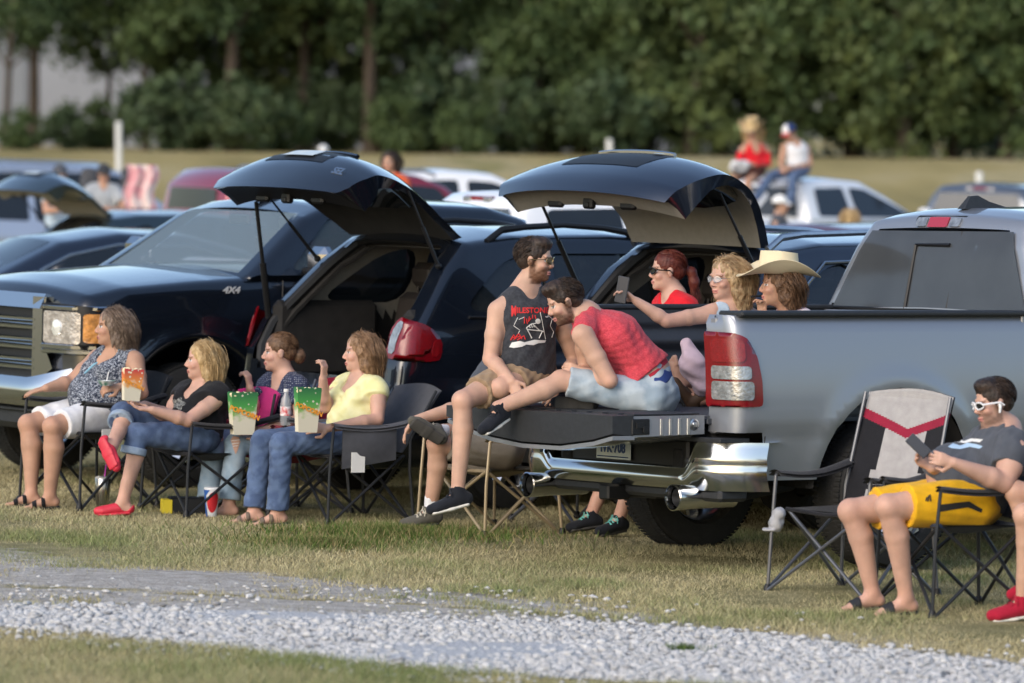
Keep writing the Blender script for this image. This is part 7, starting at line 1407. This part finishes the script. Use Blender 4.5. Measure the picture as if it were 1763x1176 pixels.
# ---- hats
def cowboy_hat(label, o, m, band=None, k=1., dots=True, lift=.085, shape=1.):
    M = o['M'].to_4x4(); T = empty('cowboy_hat', label, 'hat', o['c'] + o['u'] * lift); T.rotation_euler = o['M'].to_euler()
    def brim(a, r, off=0.):
        c, s = math.cos(a), math.sin(a); rr = .092 + r * (.095 if shape == 1 else .07); x = c * (rr + .018 + .02 * r); y = s * (rr - .008); z = (.075 * r ** 1.3 * abs(s) ** 2.6 - .022 * r * abs(c) ** 2 * (1 if c > 0 else .8)); return V(x, y, z + off) * k
    g = MB(); g.grid(lambda u, v: brim(u * 2 * math.pi, v), 48, 8); g.grid(lambda u, v: brim(u * 2 * math.pi, v, -.003), 48, 8, True); g.tube([brim(u, 1) for u in np.linspace(0, 2 * math.pi, 49)], .003, 5); g.build('brim', m, T, ang=60)
    def crown(a, v):
        c, s = math.cos(a), math.sin(a); hh = .118; pinch = 1 - .16 * v * (c > 0) * abs(c) ** 1.0 * (1 - abs(c)) * 4; rx, ry = (.112 - .014 * v) , (.090 - .014 * v) * pinch
        if v <= .85: z = hh * v / .85; q = 1
        else: t = (v - .85) / .15; q = 1 - t * .999; z = hh - .004 + .008 * math.sin(t * math.pi) * 1 - .034 * t ** .7
        z -= .012 * (c < -.2) * v * abs(c); return V(c * rx * q, s * ry * q, z) * k
    g = MB(); g.grid(lambda u, v: crown(u * 2 * math.pi, v), 48, 20); cr = g.build('crown', m, T, ang=60)
    g = MB(); g.tube([crown(a, .06) + V(0, 0, .004) for a in np.linspace(0, 2 * math.pi, 49)], .0065 * k, 6, flat=.5); g.build('hat_band', band or m, T)
    if dots:
        for i in range(3): p_ = crown(math.pi / 2 - .22 + i * .18, .36); g = MB(); g.lathe([(0, .002), (.003, .002), (.0045, 0)], p_ + V(0, .0015, 0), 'y', 8); g.build('eyelet', BLACKT, cr)
    return T
cowboy_hat('cream felt cowboy hat on the woman holding the vape pen', P['w10'], mat('cream_felt', (.72, .62, .42), .85, noise=.06, nscale=8), k=1.05, lift=.068)
cowboy_hat('straw cowboy hat on the young woman sitting on the truck roof', P['g13'], mat('straw', (.52, .38, .20), .85, noise=.15), k=1.15, dots=False, lift=.07, shape=0)
def cap(label, o, m, mb=None, mf=None, back=False):
    T = empty('baseball_cap', label, 'cap', o['c'] + o['u'] * .045); T.rotation_euler = o['M'].to_euler(); sg = -1 if back else 1
    g = MB(); g.cur = 0
    def dome(u, v): a = u * 2 * math.pi; r = math.cos(v * math.pi / 2); return V(math.cos(a) * .112 * r - .012, math.sin(a) * .092 * r, .105 * math.sin(v * math.pi / 2) - .004)
    vs = [dome(i / 24, j / 8) for i in range(25) for j in range(9)]
    for i in range(24):
        for j in range(8): q = [vs[i * 9 + j], vs[(i + 1) * 9 + j], vs[(i + 1) * 9 + j + 1], vs[i * 9 + j + 1]]; g.cur = 1 if (mf and math.cos((i + .5) / 24 * 2 * math.pi) > .62) else 0; g.add(q, [(0, 1, 2, 3)])
    g.build('dome', [m, mf or m], T, ang=None); g = MB()
    for o_ in (0, -.004): g.grid(lambda u, v: V(sg * (.085 + .085 * v * math.cos((u - .5) * 2.0)), (u - .5) * .16 * (1 - .12 * v), .0 - .012 * v - .02 * (2 * u - 1) ** 2 + o_), 12, 5, o_ < 0)
    g.build('bill', mb or m, T); return T
cap('cap with navy back, white front and red bill on the youth on the truck roof', P['b14'], mat('cap_navy', (.02, .04, .14), .8), mat('cap_red', (.55, .03, .05), .8), PAPER); cap('white cap on the man before the white truck cab', P['m16'], PAPER); cap('dark cap on the man resting on the blue grey pickup', P['m18'], CHARC); cap('grey cap on the man by the far left tailgate', P['m19'], GREYT); cap('white cap on the distant person above the first tailgate', P['m21'], PAPER)
LB = mat('shade_lens', (.012, .012, .012), .05, spec=.8); GOLD = mat('gold_wire', (.55, .42, .22), .25, 1.); LC = mat('clear_spec_lens', (.85, .87, .9), .02, alpha=.22); BF = mat('black_frame', (.01, .01, .01), .3); WF = mat('white_frame', (.78, .78, .8), .35)
make_glasses(P['m5'], 'gold rimmed dark sunglasses on the man in the printed tank top', LB, GOLD, w=.025, h=.021); make_glasses(P['w8'], 'black wraparound sunglasses on the woman with the auburn ponytail', LB, BF, rim=.004, temple=.0045, w=.028, h=.018); make_glasses(P['m11'], 'white framed sport sunglasses on the man in yellow shorts', LB, WF, rim=.0042, temple=.0052, w=.030, h=.018); make_glasses(P['w9'], 'thin clear spectacles on the wavy blonde woman', LC, SATIN, cat='spectacles', w=.025, h=.018, rim=.0015, temple=.0015)
o = P['m11']; H = lambda x, y, z: o['c'] + o['M'] @ V(x, y, z); T = empty('earphone', 'white wireless earphone in the ear of the man in yellow shorts', 'earphone', H(.008, .088, -.008)); g = MB(); g.tube([H(.008, .086, -.004), H(.008, .092, -.012), H(.016, .092, -.045)], [.009, .008, .005], 8); g.build('stem', PAPER, T, world=True)
T = empty('white_helmet', 'white and black cloth bundle in the lap of the straw hatted woman', 'bundle', at(1272, 287, 64.25)); G = SDF(.012); G.ell(T.location, (.13, .1, .11)); G.ell(T.location + V(.08, 0, .03), (.08, .08, .06), None, .03); G.wr = wrinkle(4, .01, 30); G.build('cloth', mat('bundle_cloth', (.72, .72, .72), .8, col2=(.1, .1, .12), nscale=9), T); T.name = 'cloth_bundle'
# towel on the maroon car, folded chairs, cap hanging under the empty chair
p = at(243, 288, 53.0); T = empty('towel', 'pink and white striped towel hung on the maroon car', 'towel', p); g = MB(); 
for o_ in (0, .03): g.grid(lambda a, b: V(-.18 + .36 * a + .03 * math.sin(b * 7), .03 * math.sin(a * 14) + o_, .03 - .50 * b), 16, 12, o_ > 0)
g.build('cloth', mat('striped_towel', (.72, .62, .60), .9, col2=(.62, .30, .33), nscale=6), T)
for px, Y, lb in ((152, 63.2, 'folded grey camp chair left of the man in the dark cap'), (222, 63.5, 'folded grey camp chair right of the man in the dark cap')):
    p = at(px, 352, Y); T = empty('folded_chair', lb, 'folding chair', p, group='folded chairs in the blue grey pickup'); g = MB()
    for i in range(4): g.tube([(-.06 + i * .04, 0, -.3), (-.08 + i * .05, .03, .46)], .012, 6)
    g.build('leg_bundle', TUBEG, T); G = SDF(.014); G.slab(p + V(0, 0, -.1), p + V(.01, 0, .44), (1, 0, 0), (.11, .07), (.13, .06)); G.wr = wrinkle(px, .012, 22); G.build('canvas', CANG, T)
p = at(1342, 884, 23.72); T = empty('baseball_cap', 'grey cap hooked on the front corner of the empty camp chair', 'cap', p); G = SDF(.006); G.ell(p, (.035, .05, .03)); G.ell(p + V(-.015, 0, -.05), (.04, .05, .035), None, .03); G.ell(p + V(-.04, 0, -.085), (.045, .05, .010), None, .02); G.wr = wrinkle(8, .005, 50); G.build('cloth', mat('cap_grey', (.33, .33, .34), .9, noise=.2), T)
p = at(1196, 612, 25.95); T = empty('jacket', 'pale pink jacket draped beside the wavy blonde woman', 'jacket', p); G = SDF(.008); G.chain([p + V(-.05, 0, .06), p + V(-.01, 0, -.05), p + V(.05, .02, -.16)], [.04, .07, .06], .03); G.wr = wrinkle(12, .012, 36); G.build('cloth', cloth('pink_cotton', (.58, .44, .50)), T)

# ================================================================ prints and trims laid on the cloth
BV = {}
def bvh(o):
    if o.name not in BV: me = o.data; BV[o.name] = BVHTree.FromPolygons([v.co.copy() for v in me.vertices], [p.vertices[:] for p in me.polygons])
    return BV[o.name]
CAMP = V(0, 0, CAMH)
def cast(o, px, py, off=.003):
    d = (at(px, py, 25) - CAMP).normalized(); h = bvh(o).ray_cast(CAMP, d)
    if h[0] is None: h = bvh(o).find_nearest(CAMP + d * (o.parent.location - CAMP).length); 
    n = h[1] if h[1].dot(d) < 0 else -h[1]; return h[0] + n * off
def print_poly(name, o, poly, m, off=.003, step=2.5): return sheet([tuple(q) for q in poly], lambda a, b: cast(o, a, b, off), step=step, name=name, m=m, parent=o)
def print_line(g, o, pts, w=.0035, off=.003):
    P_ = [cast(o, *q, off) for q in densel(pts, 3)]; 
    if len(P_) > 1: g.tube(P_, w, 5)
def print_text(name, o, txt, cx, cy, hpx, m, wpx=None, rot=0., off=.003, shear=0., jag=0.):
    me = textmesh(txt, 1., 0, True, shear); bm = bmesh.new(); bm.from_mesh(me); bmesh.ops.triangulate(bm, faces=bm.faces)
    for _ in range(2): bmesh.ops.subdivide_edges(bm, edges=[e for e in bm.edges if e.calc_length() > .25], cuts=1); bmesh.ops.triangulate(bm, faces=bm.faces)
    xs = [v.co.x for v in bm.verts]; ys = [v.co.y for v in bm.verts]; w0 = max(xs) - min(xs); h0 = max(ys) - min(ys); sx = (wpx or hpx * w0 / h0) / w0; sy = hpx / h0; c, s = math.cos(rot), math.sin(rot)
    x0, x1 = min(xs), max(xs)
    for v in bm.verts:
        t = (v.co.x - x0) / (x1 - x0); x = v.co.x * sx; y = v.co.y * sy
        if jag and (t < .12 or t > .9): y = y * 1.6 - jag * (1 if y < 0 else 0)
        v.co = cast(o, cx + x * c - y * s * -1 * 0 + y * s * 0 + 0 * s - (-y) * s * 0 + (x * 0), cy - (x * s + y * c), off) if rot else cast(o, cx + x, cy - y, off)
    m2 = bpy.data.meshes.new(name); bm.to_mesh(m2); bm.free(); return link(name, m2, m, o, smooth=False)
TT = P['m5']['top']; RI = mat('red_ink', (.60, .03, .03), .8); WI = mat('white_ink', (.68, .68, .66), .8)
c4 = lambda *pts: [(780 + x / 2.869, 390 + y / 2.869) for x, y in pts]
print_text('lettering', TT, 'MILESTONES', *c4((388, 416))[0], 10, RI, wpx=70, jag=3)
g = MB()
for l_ in ([(320, 450), (300, 490), (330, 512), (322, 528)], [(325, 460), (352, 448)], [(488, 455), (478, 490), (495, 520), (486, 548)], [(470, 440), (492, 462)], [(430, 425), (445, 500), (455, 558)]): print_line(g, TT, c4(*l_), .0018)
for l_ in ([(408, 478), (385, 482), (362, 500)], [(362, 500), (372, 520), (388, 552)], [(366, 508), (400, 512), (440, 516), (424, 552)], [(398, 486), (425, 512), (448, 520)], [(376, 486), (380, 500)], [(386, 483), (390, 498)], [(396, 481), (400, 496)]): print_line(g, TT, c4(*l_), .0030)
g.build('skeleton_print', WI, TT, world=True)
print_poly('skull_print', TT, c4(*[(418 + 13 * math.cos(a), 468 + 13 * math.sin(a)) for a in np.linspace(0, 6.28, 12)[:-1]]), WI, .004); print_poly('moon_print', TT, c4(*arc(462, 437, 13, -60, 120, 8), *arc(457, 433, 11, 120, -60, 8)), WI)
print_poly('ground_print', TT, c4((278, 596), (290, 574), (330, 566), (352, 572), (400, 560), (458, 562), (452, 574), (420, 576), (396, 586), (360, 584), (340, 594), (300, 600)), WI)
g = MB(); 
for l_ in ([(285, 562), (300, 535), (312, 556)], [(300, 560), (325, 528), (340, 556)], [(318, 562), (350, 540), (356, 558)], [(290, 550), (330, 545)], [(352, 448), (352, 478)], [(362, 455), (366, 480)], [(376, 445), (372, 470), (384, 452)], [(392, 436), (392, 455)], [(404, 438), (408, 456)]): print_line(g, TT, c4(*l_), .0032)
g.build('flame_print', RI, TT, world=True)
# waistband with lettering on the bending man
o = P['m6']; G = SDF(.006); pel, ax, ha = o['pel'], o['ax'], o['sa']; wst = o['waist']; b_ = 1.10
G.slab(wst, pel, ha, (.155 * b_, .112 * b_), (.176 * b_, .125 * b_), .02); G.clips += [(pel + ax * .150, ax), (pel + ax * .095, -ax)]; wb = G.build('waistband', mat('waistband_red', (.42, .02, .04), .8), o['T'])
G = SDF(.006); G.slab(wst, pel, ha, (.152 * b_, .110 * b_), (.174 * b_, .124 * b_), .02); G.clips += [(pel + ax * .10, ax), (pel + ax * .02, -ax)]; G.build('underwear', mat('underwear_blue', (.03, .06, .22), .8), o['T'])
print_text('lettering', wb, 'CLEV.EVE', 1133, 674, 9, mat('orange_thread', (.75, .30, .04), .8), wpx=58, rot=.2)
# ripped jeans, trims, shirt prints
BO = P['w3']['bottom']; sk = mat('skin_patch', SKINS['pink'], .5, noise=.1, sss=.1); c2 = lambda *pts: [(320 + x / 2.94, 540 + y / 2.94) for x, y in pts]
for pl in ([(104, 645), (112, 622), (150, 610), (188, 614), (190, 640), (160, 656), (120, 660)], [(228, 640), (240, 622), (268, 626), (274, 650), (262, 690), (252, 712), (240, 680)]): print_poly('knee_rip', BO, c2(*pl), sk, .004)
g = MB()
for l_ in ([(106, 640), (188, 628)], [(110, 650), (180, 642)], [(230, 645), (272, 640)], [(234, 660), (268, 655)], [(240, 672), (264, 668)]): print_line(g, BO, c2(*l_), .0022, .006)
g.build('loose_thread', PAPER, BO, world=True)
TT = P['m11']['top']; c6 = lambda *pts: [(1313 + x / 2.351, 620 + y / 2.351) for x, y in pts]
IB = mat('ink_pale_blue', (.36, .50, .66), .8); print_poly('script_print', TT, c6((750, 352), (770, 338), (800, 348), (830, 336), (870, 342), (892, 350), (880, 360), (840, 352), (800, 362), (765, 358)), IB); print_poly('script_print', TT, c6((772, 330), (795, 318), (815, 330), (845, 318), (893, 322), (880, 334), (850, 330), (820, 338), (790, 334)), WI)
BO = P['m11']['bottom']; BI = mat('black_ink', (.02, .02, .02), .8); print_poly('side_stripe', BO, c6((716, 585), (835, 572), (890, 604), (884, 618), (830, 596), (718, 614)), BI); 
g = MB(); 
for l_ in ([(660, 570), (664, 556)], [(668, 572), (671, 550)], [(680, 572), (676, 546)]): print_line(g, BO, c6(*l_), .004)
g.build('logo_print', BI, BO, world=True)
TT = P['w1']['top']; c1 = lambda *pts: [(x / 2.673, 500 + y / 2.673) for x, y in pts]; g = MB(); print_line(g, TT, c1((462, 290), (460, 325), (430, 345), (390, 384)), .006); print_line(g, TT, c1((470, 322), (510, 295), (575, 262)), .004); g.build('neck_trim', mat('trim_pale_blue', (.25, .48, .62), .8), TT, world=True)
TT = P['w2']['top']; print_poly('flower_print', TT, c1(*[(822 + (28 + 7 * math.cos(a * 5)) * math.cos(a), 522 + (26 + 6 * math.cos(a * 5)) * math.sin(a)) for a in np.linspace(0, 6.28, 26)[:-1]]), mat('ink_grey', (.30, .30, .27), .8, col2=(.05, .05, .05), nscale=60), step=1.5)
